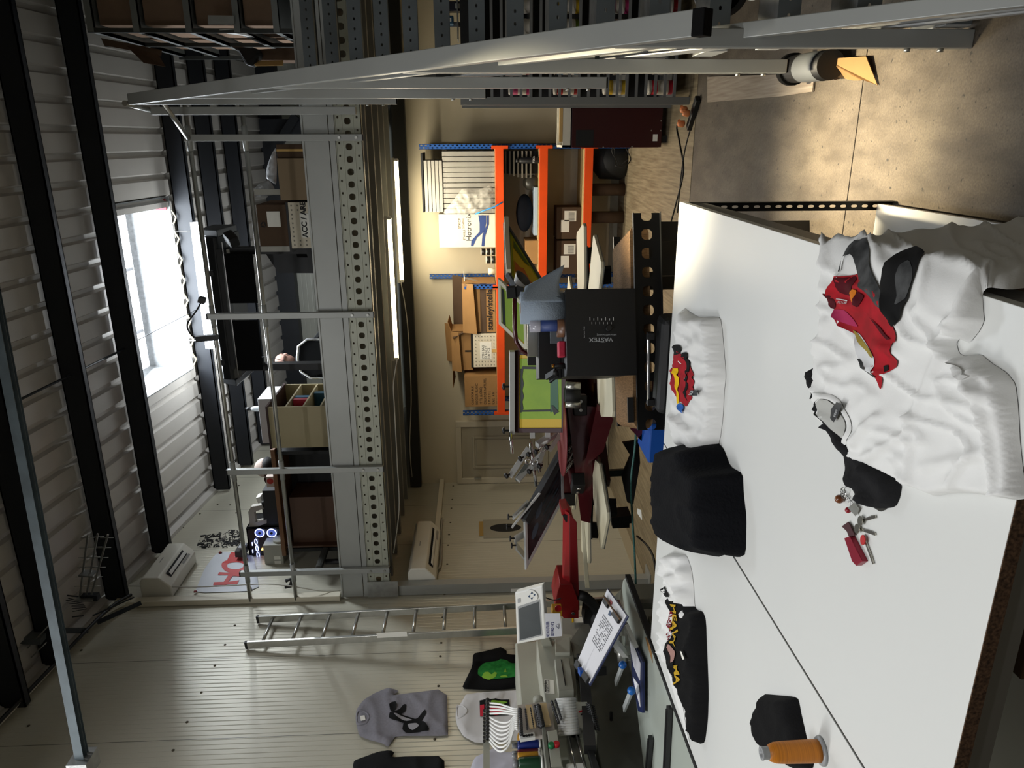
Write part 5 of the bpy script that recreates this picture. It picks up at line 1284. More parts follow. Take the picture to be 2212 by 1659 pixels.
# black case hanging between dryer and table
cs = W(1440, 780, z=.86)
r = thing('tool_case', 'black hard case with a chrome handle standing between the dryer and the table', 'case', W(1470,780,y=3.25)*1.0)
q0, q1 = W(1440,885,y=3.3), W(1440,680,y=3.3)
obj('shell', B(q0.x, q1.x, 3.22, 3.36, 0, W(1418,780,y=3.3).z), mat('case black', '0e1012', .5), r, bevel=.03)
obj('handle', MB().tube([W(1408,722,y=3.3), W(1400,730,y=3.3), W(1400,862,y=3.3), W(1408,872,y=3.3)], .008, 8), M_chrome, r)
for py in (725, 868): obj('clamp', MB().bar(W(1398,py,y=3.3), W(1412,py,y=3.3), .035, .03), M_black, r)
# blue crate and dark red cross frame behind the tables
q = W(1405,916,y=3.9); q2 = W(1405,1001,y=3.9)
r = thing('blue_crate', 'bright blue plastic crate on a stand behind the left table', 'crate', ((q.x+q2.x)/2, 4.05, 0))
obj('shell', B(q2.x, q.x, 3.9, 4.2, .35, q.z), mat('blue plastic', '0f4a9c', .4), r, bevel=.01); obj('stand', MB().box(q2.x+.02, q.x-.02, 3.92, 4.18, 0, .35), M_blk2, r)
obj('red_cross_leg', MB().bar(W(1368,920,y=4.1), W(1420,975,y=4.1), .02, .05).bar(W(1412,918,y=4.1), W(1385,950,y=4.1), .02, .05), M_red, label='dark red crossed metal legs beside the blue crate', cat='stand')

# ================================================================= CAROUSEL SCREEN PRINTING PRESS (maroon)
PC = Vector((-1.86, 5.35, 0))
pr = thing('screen_printing_press', 'maroon carousel screen printing press with cream platens behind the dryer', 'printing press', PC)
M_mar = mat('press maroon', '43060f', .33, .15, coat=.4)
M_plat = mat('cream platen board', 'cfc8ac', .5, nz=.08, nscale=4)
M_plate = mat('platen aluminium edge', '97978f', .4, .6)
obj('pedestal', MB().lathe([(.26,0),(.26,.03),(.14,.06),(.11,.2),(.11,.82),(.2,.86)], PC, n=32), M_mar, pr)
for k in range(4):
    a_ = k*PI/2+.6
    obj('foot_beam', MB().bar(PC+Vector((0,0,.05)), PC+Vector((.95*math.cos(a_), .95*math.sin(a_), .05)), .1, .08), M_mar, pr, bevel=.005)
obj('hub', MB().lathe([(.3,.86),(.32,.88),(.32,.93),(.2,.95)], PC, n=40), M_mar, pr)
obj('upper_hub', MB().lathe([(.16,.95),(.16,1.08),(.34,1.10),(.36,1.13),(.34,1.16),(.1,1.18)], PC, n=40), M_mar, pr)
plats = [196, 243, 292, 338, 18, 64, 110, 153]
def polar(a, r, s, z):
    c_, s_ = math.cos(a), math.sin(a); return PC + Vector((c_*r - s_*s, s_*r + c_*s, z))
for i, dg in enumerate(plats):
    a_ = math.radians(dg)
    arm = obj('platen_arm', MB().hexa([polar(a_,.2,-.06,.84),polar(a_,.2,.06,.84),polar(a_,.2,.06,.92),polar(a_,.2,-.06,.92)],[polar(a_,.86,-.035,.86),polar(a_,.86,.035,.86),polar(a_,.86,.035,.90),polar(a_,.86,-.035,.90)]), M_mar, pr)
    obj('arm_bracket', MB().bar(polar(a_,.74,0,.90), polar(a_,1.12,0,.915), .1, .03).bar(polar(a_,1.0,0,.87), polar(a_,1.12,0,.88), .04, .06), M_black, arm)
    zp = .955
    w0, w1, rr0, rr1 = .16, .205, .72, 1.27
    outl = [polar(a_,rr0,-w0*.55,zp),polar(a_,rr0,w0*.55,zp),polar(a_,rr0+.12,w1*.95,zp),polar(a_,rr1-.03,w1,zp),polar(a_,rr1,w1-.03,zp),polar(a_,rr1,-w1+.03,zp),polar(a_,rr1-.03,-w1,zp),polar(a_,rr0+.12,-w1*.95,zp)]
    p_ = obj('platen', MB().prism([v-Vector((0,0,.018)) for v in outl], (0,0,.018)), M_plat, pr, bevel=.002)
    obj('platen_plate', MB().prism([v-Vector((0,0,.024)) for v in outl], (0,0,.005)), M_plate, p_)
# print head arms (upper carousel)
heads = [(188,.62),(232,.55),(282,.4),(335,.5),(20,.5),(75,.5),(130,.5)]
for dg, ln in heads:
    a_ = math.radians(dg)
    h_ = obj('head_arm', MB().hexa([polar(a_,.15,-.09,1.02),polar(a_,.15,.09,1.02),polar(a_,.15,.09,1.14),polar(a_,.15,-.09,1.14)],[polar(a_,.2+ln,-.045,1.03),polar(a_,.2+ln,.045,1.03),polar(a_,.2+ln,.045,1.11),polar(a_,.2+ln,-.045,1.11)]), M_mar, pr, bevel=.004)
    kb = obj('adjuster_block', MB().bar(polar(a_,.16+ln,0,1.06), polar(a_,.26+ln,0,1.06), .14, .09), M_black, h_, bevel=.006)
    for s_ in (-.03,.03): obj('bolt', MB().lathe([(.012,0),(.012,.01)], polar(a_,.26+ln,s_,1.06), (math.cos(a_),math.sin(a_),0), 10), M_chrome, kb)
# long maroon beam from hub towards lower left (registration arm) with white highlight edge
obj('side_beam', MB().hexa([W(1225,875,y=4.75),W(1300,880,y=4.75),W(1300,880,y=4.9),W(1225,875,y=4.9)],[W(1255,1125,y=4.75),W(1275,1130,y=4.75),W(1275,1130,y=4.9),W(1255,1125,y=4.9)]), M_mar, pr)
obj('side_beam', MB().hexa([W(1290,872,y=4.55),W(1325,905,y=4.55),W(1325,905,y=4.7),W(1290,872,y=4.7)],[W(1262,1010,y=4.55),W(1303,975,y=4.55),W(1303,975,y=4.7),W(1262,1010,y=4.7)]), M_mar, pr)
# cam follower pair and clamp drum under the green screen
for py in (833, 872):
    obj('steel_roller', MB().tube([W(1222,py,y=4.62), W(1253,py+2,y=4.62)], .028, 16), M_alu, pr)
obj('drum_clamp', MB().tube([W(1220,853,y=4.62), W(1252,853,y=4.62)], .05, 18), M_blk2, pr)
obj('red_disc', MB().lathe([(.30,0),(.30,.008)], PC+Vector((-.1,-.55,1.17)), n=40), mat('dull pink red enamel','7a3034',.4), pr)
# springs
def spring(a, b, r, turns, wr, par, name='spring'):
    a = Vector(a); b = Vector(b); d = b-a; u = d.orthogonal().normalized(); w = d.normalized().cross(u)
    pts = [a + d*(i/(turns*10)) + (u*math.cos(2*PI*i/10)+w*math.sin(2*PI*i/10))*r for i in range(turns*10+1)]
    return obj(name, MB().tube(pts, wr, 5), M_chrome, par, split=False)
spring(W(1247,946,y=4.85), W(1226,975,y=4.8), .016, 16, .004, pr)
spring(W(1239,992,y=4.8), W(1219,1018,y=4.75), .018, 12, .004, pr)
spring(W(1240,972,y=4.8), W(1228,995,y=4.8), .016, 14, .003, pr)
for (pa, pb, w) in (((1211,937),(1186,974),.05), ((1176,966),(1165,1000),.03), ((1233,945),(1216,968),.03)):
    obj('lift_arm', MB().bar(W(*pa,y=4.9), W(*pb,y=4.85), w, .03), M_alu, pr)

# silkscreens held in the press
def screen(label, q, ys, wfr, t, m_fr, m_mesh, inner=None, extra=()):
    c_ = [W(px, py, y=y) for (px, py), y in zip(q, ys)]
    nn = (c_[1]-c_[0]).cross(c_[3]-c_[0]); c_[2] = WP(*q[2], c_[0], nn)
    base = sum(c_, Vector())/4
    r = thing('silkscreen', label, 'screen', (base.x, base.y, min(v.z for v in c_)))
    nrm = (c_[1]-c_[0]).cross(c_[3]-c_[0]).normalized()
    if nrm.y > 0: nrm = -nrm
    tv = -nrm*t
    obj('frame', MB().frame(*c_, wfr, tv), m_fr, r, bevel=.002)
    def bil(u, v, o=0): return (c_[0]*(1-u)*(1-v) + c_[1]*u*(1-v) + c_[2]*u*v + c_[3]*(1-u)*v) + nrm*o
    back = -t*.35
    obj('mesh', MB().poly([bil(.05,.05,back), bil(.95,.05,back), bil(.95,.95,back), bil(.05,.95,back)]), m_mesh, r)
    return r, bil, back
M_frA = mat('screen frame light aluminium', 'b9bab8', .4, .5); M_frD = mat('screen frame grey', '54575a', .45, .4); M_frM = mat('maroon stained frame', '2e070c', .5)
M_grn = mat('green emulsion', '86a81c', .5, nz=.2, nscale=5, col2='719618'); M_yelt = mat('yellow tape', 'c9a81a', .45); M_drk = mat('dark ink smear', '101c18', .5); M_teal = mat('teal emulsion', '1f5a3c', .4)
# big green screen facing the camera : corners TL TR BR BL (upright)
r, bil, bk = screen('large screen with green emulsion and yellow tape tilted up on the press', [(1112,935),(1112,757),(1222,757),(1222,935)], (4.95,4.95,4.7,4.7), .035, .03, M_frM, M_yelt)
def patch(r, bil, pts, m, name='ink_patch', o=0): obj(name, MB().poly([bil(u, v, o) for u, v in pts]), m, r)
patch(r, bil, [(.08,.06),(.08,.95),(.95,.95),(.95,.06)][::-1] if False else [(.17,.10),(.90,.10),(.90,.92),(.17,.92)], M_grn, 'emulsion', bk+.004)
patch(r, bil, [(.25,.13),(.3,.17),(.38,.15),(.45,.18),(.52,.15),(.6,.18),(.68,.15),(.78,.17),(.78,.11),(.25,.11)], M_drk, 'ink_edge', bk+.007)
patch(r, bil, [(.25,.70),(.80,.70),(.80,.84),(.28,.86)], M_teal, 'ink_band', bk+.006)
patch(r, bil, [(.22,.78),(.34,.72),(.34,.76),(.26,.87)], M_drk, 'ink_edge', bk+.009)
patch(r, bil, [(.78,.15),(.81,.15),(.80,.72),(.775,.72)], M_drk, 'ink_edge', bk+.009)
patch(r, bil, [(.26,.15),(.28,.15),(.29,.72),(.265,.72)], M_drk, 'ink_edge', bk+.008)
tp = MB().bar(W(1106,758,y=4.93), W(1106,936,y=4.93), .05, .04)
obj('clamp_bar', tp, M_frA, r, bevel=.003)
for py in (930, 835): obj('knob', MB().lathe([(.008,0),(.008,.03),(.024,.032),(.024,.045),(.01,.05)], W(1100,py,y=4.93), (0,0,1), 12), M_black, r)
# orange green screen, steeply tilted, right
r, bil, bk = screen('dark framed screen with yellow and orange mesh tilted steeply at the right of the press', [(1097,588),(1092,474),(1180,614),(1185,728)], (4.7,5.25,4.9,4.35), .04, .035, M_frD, mat('yellow mesh', 'a5a818', .4))
patch(r, bil, [(.18,.18),(.85,.18),(.85,.86),(.18,.86)], M_yelt, 'emulsion', bk+.004)
patch(r, bil, [(.28,.22),(.45,.2),(.5,.35),(.6,.45),(.55,.6),(.62,.75),(.4,.8),(.3,.6),(.34,.4)], mat('orange ink', 'b8621e', .5), 'ink_patch', bk+.008)
patch(r, bil, [(.7,.2),(.84,.2),(.84,.6),(.76,.5)], mat('olive ink', '4e5e12', .5), 'ink_patch', bk+.008)
patch(r, bil, [(.06,.05),(.94,.05),(.94,.12),(.06,.12)], M_drk, 'ink_edge', bk+.006)
obj('cream_edge', MB().bar(bil(.0,.0,.01), bil(1,0,.01), .03, .03), M_plat, r)
# light green screen behind
r, bil, bk = screen('white framed screen with pale green mesh behind the dark framed one', [(1077,700),(1075,601),(1135,660),(1139,760)], (5.7,5.75,5.5,5.45), .035, .03, mat('white screen frame','d3d0bc',.5), mat('pale green mesh', '9aa860', .4))
patch(r, bil, [(.08,.2),(.9,.2),(.9,.9),(.08,.9)], mat('pale green emulsion', '8aa83c', .4), 'emulsion', bk+.004)
patch(r, bil, [(.02,.12),(.1,.12),(.12,.9),(.04,.9)], M_yelt, 'tape_strip', bk+.006)
patch(r, bil, [(.1,.14),(.85,.12),(.85,.22),(.1,.24)], M_drk, 'ink_edge', bk+.006)
# left screen, underside visible
M_under = mat('dark printed mesh', '1b1a1c', .3, nz=.5, nscale=18, col2='3a3034')
r, bil, bk = screen('grey framed screen tilted up at the left of the press with its dark underside visible', [(1137,1231),(1134,1121),(1216,967),(1219,1077)], (4.55,4.75,5.1,4.9), .035, .04, M_frA, M_under)
patch(r, bil, [(.08,.1),(.12,.1),(.12,.93),(.08,.93)], mat('wine tape', '4a1520', .4), 'tape_strip', bk+.003)
for (u, v) in ((.4,.25),(.65,.36)):
    pts_ = [(u+.11*math.cos(t_), v+.09*math.sin(t_)) for t_ in [2*PI*i/18 for i in range(18)]]
    patch(r, bil, pts_, mat('slate blue print', '3c4450', .5), 'printed_oval', bk+.003)
for i in range(7): patch(r, bil, [(.2+.1*i,.45),(.235+.1*i,.47),(.22+.1*i,.9),(.18+.1*i,.86)], mat('grey streak print', '2e2b30', .5) if i % 2 else mat('blue streak print', '26323a', .5), 'printed_streak', bk+.003)
edge_b = MB().bar(W(1221,966,y=5.12), W(1133,1126,y=4.74), .05, .07, (1,0,0))
obj('side_profile', edge_b, M_frD, r)
# squeegee carriage hardware: aluminium bars with black knobs
cg = thing('squeegee_carriage', 'aluminium bars and black knobs of the raised print head on the left of the press', 'print head', W(1180,980,y=4.95))
for (pa, pb, w) in (((1101,1030),(1142,968),.045), ((1160,962),(1201,935),.05), ((1118,1038),(1152,1000),.03)):
    obj('bar', MB().bar(W(*pa,y=4.85), W(*pb,y=4.95), w, .04), M_frA, cg, bevel=.002)
obj('grey_blade', MB().prism([W(1112,1034,y=4.86),W(1116,1042,y=4.86),W(1142,1004,y=4.9),W(1138,996,y=4.9)], (0,.01,0)), mat('grey rubber','50544f',.7), cg)
for (pa, pb) in (((1146,955),(1158,1050)), ((1157,975),(1166,1020)), ((1103,934),(1106,980))):
    obj('rod', MB().tube([W(*pa,y=4.9), W(*pb,y=4.85)], .012, 10), M_chrome, cg)
obj('cross_plate', MB().bar(W(1146,1000,y=4.88), W(1185,965,y=4.93), .06, .02).bar(W(1150,1012,y=4.86), W(1170,1002,y=4.9), .05, .03), M_frA, cg)
for q in ((1101,1024),(1131,987),(1148,978),(1164,972),(1172,1004),(1150,1015),(1188,962)):
    p = W(*q, y=4.84); k_o = obj('knob', MB().lathe([(.006,0),(.006,.02),(.02,.022),(.022,.034),(.014,.04)], p, (-.2,-.5,.8), 10), M_black, cg)
for q in ((1172,970),(1141,997)): obj('ring_bolt', MB().tube([W(*q,y=4.84)+Vector((.02*math.cos(a),0,.02*math.sin(a))) for a in [2*PI*i/14 for i in range(15)]], .005, 6), M_chrome, cg)
for (pa, pb) in (((1166,1065),(1105,1140)), ((1140,1085),(1108,1118)), ((1146,1145),(1112,1165)), ((1136,1205),(1115,1180))):
    obj('support_arm', MB().bar(W(*pa,y=4.8), W(*pb,y=4.7), .06, .012), M_frA, cg)
    p = W(pb[0]-6, pb[1]-2, y=4.7); obj('knob', MB().lathe([(.006,0),(.006,.025),(.022,.028),(.022,.038)], p-Vector((0,0,.02)), (0,0,1), 10), M_black, cg)
for (px, py) in ((1154,921),(1187,922)): 
    obj('end_block', MB().bar(W(px-4,py+8,y=4.9), W(px-4,py+24,y=4.9), .035, .035), M_frA, cg)
# gooseneck lamp on the press
gl = thing('gooseneck_arm', 'maroon bent arm with a black clamp rising above the dryer', 'arm', W(1160,785,y=4.5))
obj('arm', MB().tube([W(1112,640,y=4.5), W(1112,710,y=4.5), W(1115,738,y=4.5), W(1126,756,y=4.5), W(1145,768,y=4.5), W(1178,775,y=4.5)], .014, 10), M_mar, gl)
obj('clamp_head', MB().bar(W(1094,632,y=4.48), W(1114,630,y=4.48), .05, .07), M_blk2, gl, bevel=.004); obj('clamp_jaw', MB().bar(W(1108,640,y=4.48), W(1126,618,y=4.48), .03, .05), M_blk2, gl)
obj('foot_clamp', MB().bar(W(1140,776,y=4.5), W(1162,776,y=4.5), .07, .06), M_black, gl)
obj('shade', MB().lathe([(.03,0),(.06,.05)], W(1118,612,y=4.5), (.6,-.3,-.6), 20, caps=False), mat('grey shade','5a5650',.5), gl)
# black stand left of the press base, with blue green hose
stn = thing('black_stand', 'black folded steel stand on the floor behind the blue crate', 'stand', W(1400,1000,y=5.0))
obj('plate', MB().prism([W(1345,957,y=5.0),W(1380,952,y=5.0),W(1383,1000,y=5.0),W(1368,1090,y=5.0),W(1355,1085,y=5.0),W(1343,1030,y=5.0),W(1362,985,y=5.0)], (0,.03,0)), M_black, stn)
obj('plate', MB().bar(W(1310,1022,y=5.05), W(1350,1020,y=5.05), .03, .05), mat('dark green bar','0f1f1b',.5), stn)
obj('foot', MB().bar(W(1318,1116,y=4.7), W(1360,1112,y=4.7), .14, .06).bar(W(1322,1132,y=4.7), W(1358,1130,y=4.7), .06, .04), M_black, stn)
wire('green_hose', [W(1375,880,y=4.4), W(1372,960,y=4.4), W(1363,1040,y=4.4), W(1366,1120,y=4.4), W(1371,1200,y=4.4), W(1374,1285,y=4.4)], .008, 'dotted teal hose running across behind the tables', mat('teal hose', '3c6e66', .5, nz=.5, nscale=90), 'hose')
wire('black_cable', [W(1376,1158,y=5.2), W(1395,1175,y=5.0), W(1410,1200,y=4.8), W(1418,1240,y=4.6)], .009, 'black cable with a yellow end lying by the left wall base')

# ================================================================= HEAT PRESS (red)
hp = thing('heat_press', 'red heat press with a long horizontal arm beside the ladder', 'heat press', W(1400,1330,y=4.35)*1.0)
YH = 4.3
def hq(px, py, y=YH): return W(px, py, y=y)
topm = MB().hexa([hq(1246,1128),hq(1252,1318),hq(1252,1318,4.52),hq(1246,1128,4.52)], [hq(1229,1108),hq(1232,1318),hq(1234,1318,4.5),hq(1231,1108,4.5)])
obj('arm', topm, mat('heat press dark red', '6a0a10', .35, coat=.3), hp, bevel=.004)
obj('arm_top', MB().hexa([hq(1229,1108),hq(1232,1300),hq(1232,1300,4.5),hq(1231,1108,4.5)], [hq(1216,1100,4.36),hq(1214,1290,4.36),hq(1214,1290,4.46),hq(1216,1100,4.46)]), M_redb, hp, bevel=.003)
obj('nose', MB().prism([hq(1213,1100,4.34),hq(1226,1098,4.34),hq(1238,1118,4.34),hq(1230,1125,4.34),hq(1213,1112,4.34)], (0,.14,0)), M_redb, hp)
obj('rear_housing', MB().prism([hq(1210,1262,4.28),hq(1236,1262,4.28),hq(1250,1300,4.28),hq(1250,1336,4.28),hq(1218,1336,4.28),hq(1198,1310,4.28),hq(1204,1280,4.28)], (0,.24,0)), M_redb, hp, bevel=.003)
obj('bolt', MB().lathe([(.012,0),(.012,.012)], hq(1238,1324,4.27), (0,-1,0), 12), M_chrome, hp)
obj('nose_knob', MB().bar(hq(1220,1112,4.33), hq(1226,1124,4.33), .03, .03), M_black, hp)
obj('support_arm', MB().tube([hq(1250,1285), hq(1262,1288), hq(1278,1302), hq(1292,1322), hq(1310,1335)], .035, 12), M_black, hp)
obj('mechanism', MB().ball(hq(1300,1330,4.35), .12, 1, .9, .9).bar(hq(1260,1320,4.35), hq(1330,1322,4.35), .12, .12), M_blk2, hp)
obj('pedestal', MB().bar(Vector((hq(1330,1325).x, 4.4, .02)), hq(1310,1325,4.4), .12, .12), M_mar, hp)
obj('base_frame', MB().bar(W(1402,1300,y=4.4), W(1402,1345,y=4.4), .1, .07).bar(Vector((hq(1330,1325).x-.35, 4.3, .03)), Vector((hq(1330,1325).x+.45, 4.3, .03)), .08, .05), M_mar, hp)
obj('lower_platen', MB().hexa([hq(1262,1128,4.3),hq(1274,1270,4.3),hq(1274,1270,4.6),hq(1262,1128,4.6)], [hq(1255,1128,4.3),hq(1264,1270,4.3),hq(1264,1270,4.6),hq(1255,1128,4.6)]), M_plat, hp, bevel=.003)
es = thing('emergency_stop', 'yellow emergency stop box with a red button beside the red heat press', 'stop button', hq(1205,1318,4.15))
obj('box', MB().bar(hq(1192,1318,4.15), hq(1213,1318,4.15), .075, .05), mat('stop box yellow', 'c8961a', .5), es, bevel=.004)
obj('button', MB().lathe([(.014,0),(.014,.012),(.022,.014),(.022,.026)], hq(1205,1310,4.12), (0,-1,0), 16), mat('stop button red','a81018',.35), es)

# ================================================================= EMBROIDERY MACHINE
XE = -3.25
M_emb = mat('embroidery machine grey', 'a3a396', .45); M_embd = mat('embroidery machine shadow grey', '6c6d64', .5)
em = thing('embroidery_machine', 'pale grey multi head embroidery machine along the left wall', 'embroidery machine', (-3.2, 3.1, 0))
X = lambda px, py, x=XE: W(px, py, x=x)
yb0 = 1.2; yb1 = X(1180,1392).y
zlo, zhi = X(1218,1440,XE).z, X(1160,1440,XE).z
obj('rear_beam', B(XE-.55, XE-.18, yb0, X(1170,1390,XE-.2).y, 1.12, 1.52), M_emb, em, bevel=.012)
def lbox(pts, dx, m, name, **k): return obj(name, MB().prism([X(px, py) for px, py in pts], (-dx, 0, 0)), m, em, **k)
lbox([(1159,1382),(1232,1384),(1240,1420),(1262,1659),(1215,1659),(1178,1520),(1163,1420)], .25, M_emb, 'front_casing', bevel=.006)
lbox([(1198,1388),(1232,1384),(1232,1418),(1200,1418)], -.03, M_emb, 'casing_block', bevel=.004)
lbox([(1198,1440),(1229,1437),(1240,1507),(1206,1510)], -.06, M_emb, 'colour_change_box', bevel=.004)
lbox([(1211,1442),(1212,1442),(1222,1498),(1220,1498)], -.065, M_black, 'slot')
obj('maker_plate', MB().prism([X(1176,1468),(X(1196,1470)),X(1198,1499),X(1178,1497)], (.002,0,0)), M_lab, em)
obj('maker_plate_border', MB().frame(X(1178,1470)+Vector((.003,0,0)),X(1178,1496)+Vector((.003,0,0)),X(1186,1496)+Vector((.003,0,0)),X(1186,1470)+Vector((.003,0,0)), .004, (.001,0,0)), M_ink, em)
text('TOKAI', .03, X(1185,1495)+Vector((.004,0,0)), (0,1,0), (0,0,1), M_ink, em)
lbox([(1290,1372),(1330,1340),(1345,1270),(1400,1300),(1420,1480),(1320,1659),(1262,1659)] if False else [(1232,1384),(1262,1340),(1300,1345),(1300,1400),(1262,1420),(1240,1420)], .3, M_embd, 'side_casing')
# cabinet body below (to the floor)
obj('base_cabinet', B(-4.1, -3.35, 1.2, X(1240,1390,-3.5).y, .05, 1.1), M_embd, em, bevel=.01)
obj('base_bed', MB().prism([W(1275,1345,z=.78),W(1350,1262,z=.78),W(1400,1400,z=.78),W(1395,1700,z=.78),W(1290,1700,z=.78)], (0,0,-.3)), mat('machine bed grey', '787a70', .4), em, bevel=.006)
obj('stand_frame', B(-3.9, -2.5, 1.4, 3.55, .02, .14), M_embd, em)
for (x, y) in ((-2.6,1.5),(-2.6,3.45),(-3.9,1.5),(-3.9,3.5)): obj('leg', B(x-.05, x+.05, y-.05, y+.05, 0, .82), M_embd, em)
# pale table with black border
tl = [W(1352,1247,z=.9), W(1505,1659,z=.9), W(1540,1760,z=.9), W(1395,1760,z=.9), W(1391,1659,z=.9), W(1363,1420,z=.9), W(1343,1270,z=.9), W(1346,1254,z=.9)]
ptb = thing('machine_table', 'pale green grey table board with a black edge fitted to the embroidery machine', 'table board', (-2.7, 2.9, .875))
obj('board', MB().prism([v-Vector((0,0,.02)) for v in tl], (0,0,.02)), mat('pale green laminate', 'a9b0a6', .3), ptb)
obj('edge_band', MB().bar(tl[0]-Vector((0,0,.01))+Vector((.01,0,0)), tl[2]-Vector((0,0,.01))+Vector((.01,0,0)), .022, .03), M_blk2, ptb)
obj('wood_patch', MB().prism([W(1394,1375,z=.901),W(1398,1392,z=.901),W(1410,1432,z=.901),W(1408,1410,z=.901),W(1402,1385,z=.901)], (0,0,.001)), M_card, ptb)
obj('table_leg', B(-2.50, -2.46, 1.6, 1.64, 0, .88).box(-2.50, -2.46, 3.5, 3.54, 0, .88) if False else B(-2.50,-2.46,3.5,3.54,0,.88), M_embd, ptb)
obj('table_leg', B(-2.50,-2.46,1.6,1.64,0,.88), M_embd, ptb)
# rods on the pale table
for (pa, pb, l) in (((1446,1528),(1438,1690),'black and grey rail lying on the pale table edge beside the white table'), ((1406,1593),(1398,1680),'short dark clip strip lying on the pale table')):
    a_, b_ = W(*pa,z=.915), W(*pb,z=.915)
    obj('rail', MB().bar(a_, b_, .03, .02).bar(a_+Vector((-.01,0,.01)), b_+Vector((-.01,0,.01)), .01, .012), mat('dark steel rail','3d3d3e',.3,.6), label=l, cat='rail')
# embroidery head
hd = obj('head_body', MB().prism([X(1202,1510,-3.1),X(1240,1513,-3.1),X(1270,1520,-3.1),X(1290,1585,-3.1),X(1262,1594,-3.1),X(1205,1596,-3.1),X(1180,1600,-3.1),X(1130,1598,-3.1),X(1125,1588,-3.1),X(1180,1582,-3.1)], (-.25,0,0)), M_emb, em, bevel=.004)
cw = MB(); x0_ = -3.06
for i in range(13):
    t_ = i/12; pa = (1202+6*t_, 1512+74*t_); pb = (1242+10*t_, 1510+72*t_)
    mid = ((pa[0]+pb[0])/2+4, (pa[1]+pb[1])/2)
    cw.tube([X(*pa,x0_), X(*mid,x0_+.035), X(*pb,x0_)], .0095, 8)
obj('take_up_cover', cw, M_whitep, hd, split=False)
pl = obj('tension_plate', MB().prism([X(1118,1523,-3.04),X(1175,1516,-3.04),X(1190,1520,-3.04),X(1200,1585,-3.04),X(1124,1590,-3.04)], (-.03,0,0)), mat('tension plate pinkish grey','b4aca4',.5), hd)
for (a0, a1) in (((1142,1524),(1151,1572)), ((1173,1520),(1184,1568))):
    obj('felt_strip', MB().bar(X(*a0,-3.02), X(*a1,-3.02), .012, .035, (0,0,1)), mat('yellowed strip','c9b084',.6), pl)
dk = MB()
for (a0, a1, r_) in (((1123,1533),(1126,1585),.008),((1135,1532),(1139,1575),.004),((1156,1526),(1165,1568),.007),((1162,1526),(1170,1568),.011),((1192,1516),(1206,1560),.006),((1200,1514),(1212,1552),.005)):
    for i in range(12):
        t_ = i/11; p = X(a0[0]+(a1[0]-a0[0])*t_, a0[1]+(a1[1]-a0[1])*t_, -3.015); dk.ball(p, r_*1.5, n=8, m=5)
obj('tension_disc', dk, mat('dark chrome disc', '4a4a4c', .3, .7), pl, split=False, kind='stuff')
dk = MB()
for (a0, a1, r_) in (((1164,1528),(1172,1566),.009),((1146,1530),(1153,1572),.003)):
    for i in range(12):
        t_ = i/11; dk.ball(X(a0[0]+(a1[0]-a0[0])*t_, a0[1]+(a1[1]-a0[1])*t_, -2.995), r_*1.5, n=8, m=5)
obj('tension_knob', dk, M_black, pl, split=False, kind='stuff')
obj('needle_plate', MB().prism([X(1243,1517,-3.05),X(1268,1516,-3.05),X(1278,1570,-3.05),X(1252,1572,-3.05)], (-.02,0,0)), M_emb, hd)
for (q, m_) in (((1254,1538),'b01c28'),((1258,1544),'17171a')):
    obj('machine_logo', MB().bar(X(q[0]-4,q[1],-3.045), X(q[0]+4,q[1]-2,-3.045), .012, .002, (0,0,1)), mat('logo '+m_, m_, .5), hd)
nd = MB()
for i in range(13):
    t_ = i/12; nd.tube([X(1266+12*t_,1520+50*t_,-3.04), X(1284+12*t_,1526+52*t_,-3.02)], .004, 5); nd.ball(X(1275+12*t_,1523+51*t_,-3.02), .009, n=8, m=5)
obj('needle_bars', nd, mat('dark needle steel','3a3a3a',.3,.8), hd, split=False, kind='stuff')
# thread tree bar and guide tubes
trr = obj('thread_guide_bar', MB().prism([X(1049,1511,-3.2),X(1057,1511,-3.2),X(1058,1680,-3.2),X(1044,1680,-3.2),X(1044,1533,-3.2),X(1049,1533,-3.2)], (-.008,0,0)), M_emb, em)
for i in range(11):
    obj('guide_eyelet', MB().lathe([(.011,0),(.013,.012),(.008,.016)], X(1053,1514+i*8.2,-3.19), (1,0,0), 10), M_black, trr)
    if i > 1: obj('guide_eyelet', MB().lathe([(.008,0),(.008,.008)], X(1046,1520+i*8.2,-3.19), (1,0,0), 8), M_black, trr)
for i in range(12):
    a_ = (1058, 1519+i*7.6); b_ = (1119, 1531+i*4.2); sg = 10+3.2*i if i > 3 else 4-2*i
    P4 = [X(a_[0],a_[1],-3.18), X(a_[0]+20,a_[1]+sg*.45,-3.12), X(a_[0]+40,(a_[1]+b_[1])/2+sg*.5,-3.08), X(b_[0]-8,b_[1],-3.05), X(b_[0],b_[1],-3.04)]
    wire('thread_tube', P4, .0055, None, M_whitep, None, em)
obj('motor_cylinder', MB().tube([X(1162,1510,-3.08), X(1164,1524,-3.08)], .03, 16), M_emb, em)
obj('status_panel', MB().prism([X(1122,1586,-3.03),X(1154,1581,-3.03),X(1156,1592,-3.03),X(1124,1597,-3.03)], (-.02,0,0)), M_whitep, em)
for i in range(4): obj('status_icon', MB().lathe([(.008,0),(.008,.002)], X(1132+5.6*i,1590-.8*i,-3.028), (1,0,0), 10), M_ink, em)
sw_ = obj('switch_post', MB().prism([X(1182,1579,-3.0),X(1203,1576,-3.0),X(1214,1654,-3.0),X(1190,1657,-3.0)], (-.05,0,0)), M_emb, em, bevel=.003)
for (q, c2) in (((1191,1613),'0f6a3a'), ((1202,1611),'b01420')):
    obj('push_button', MB().lathe([(.017,0),(.017,.018),(.013,.022)], X(*q,-2.995), (1,0,0), 16), mat('button '+c2, c2, .4), sw_)
obj('frame_rail', MB().prism([X(1222,1582,-3.1),X(1250,1582,-3.1),X(1275,1690,-3.1),X(1240,1690,-3.1)], (-.05,0,0)), M_alu, em)
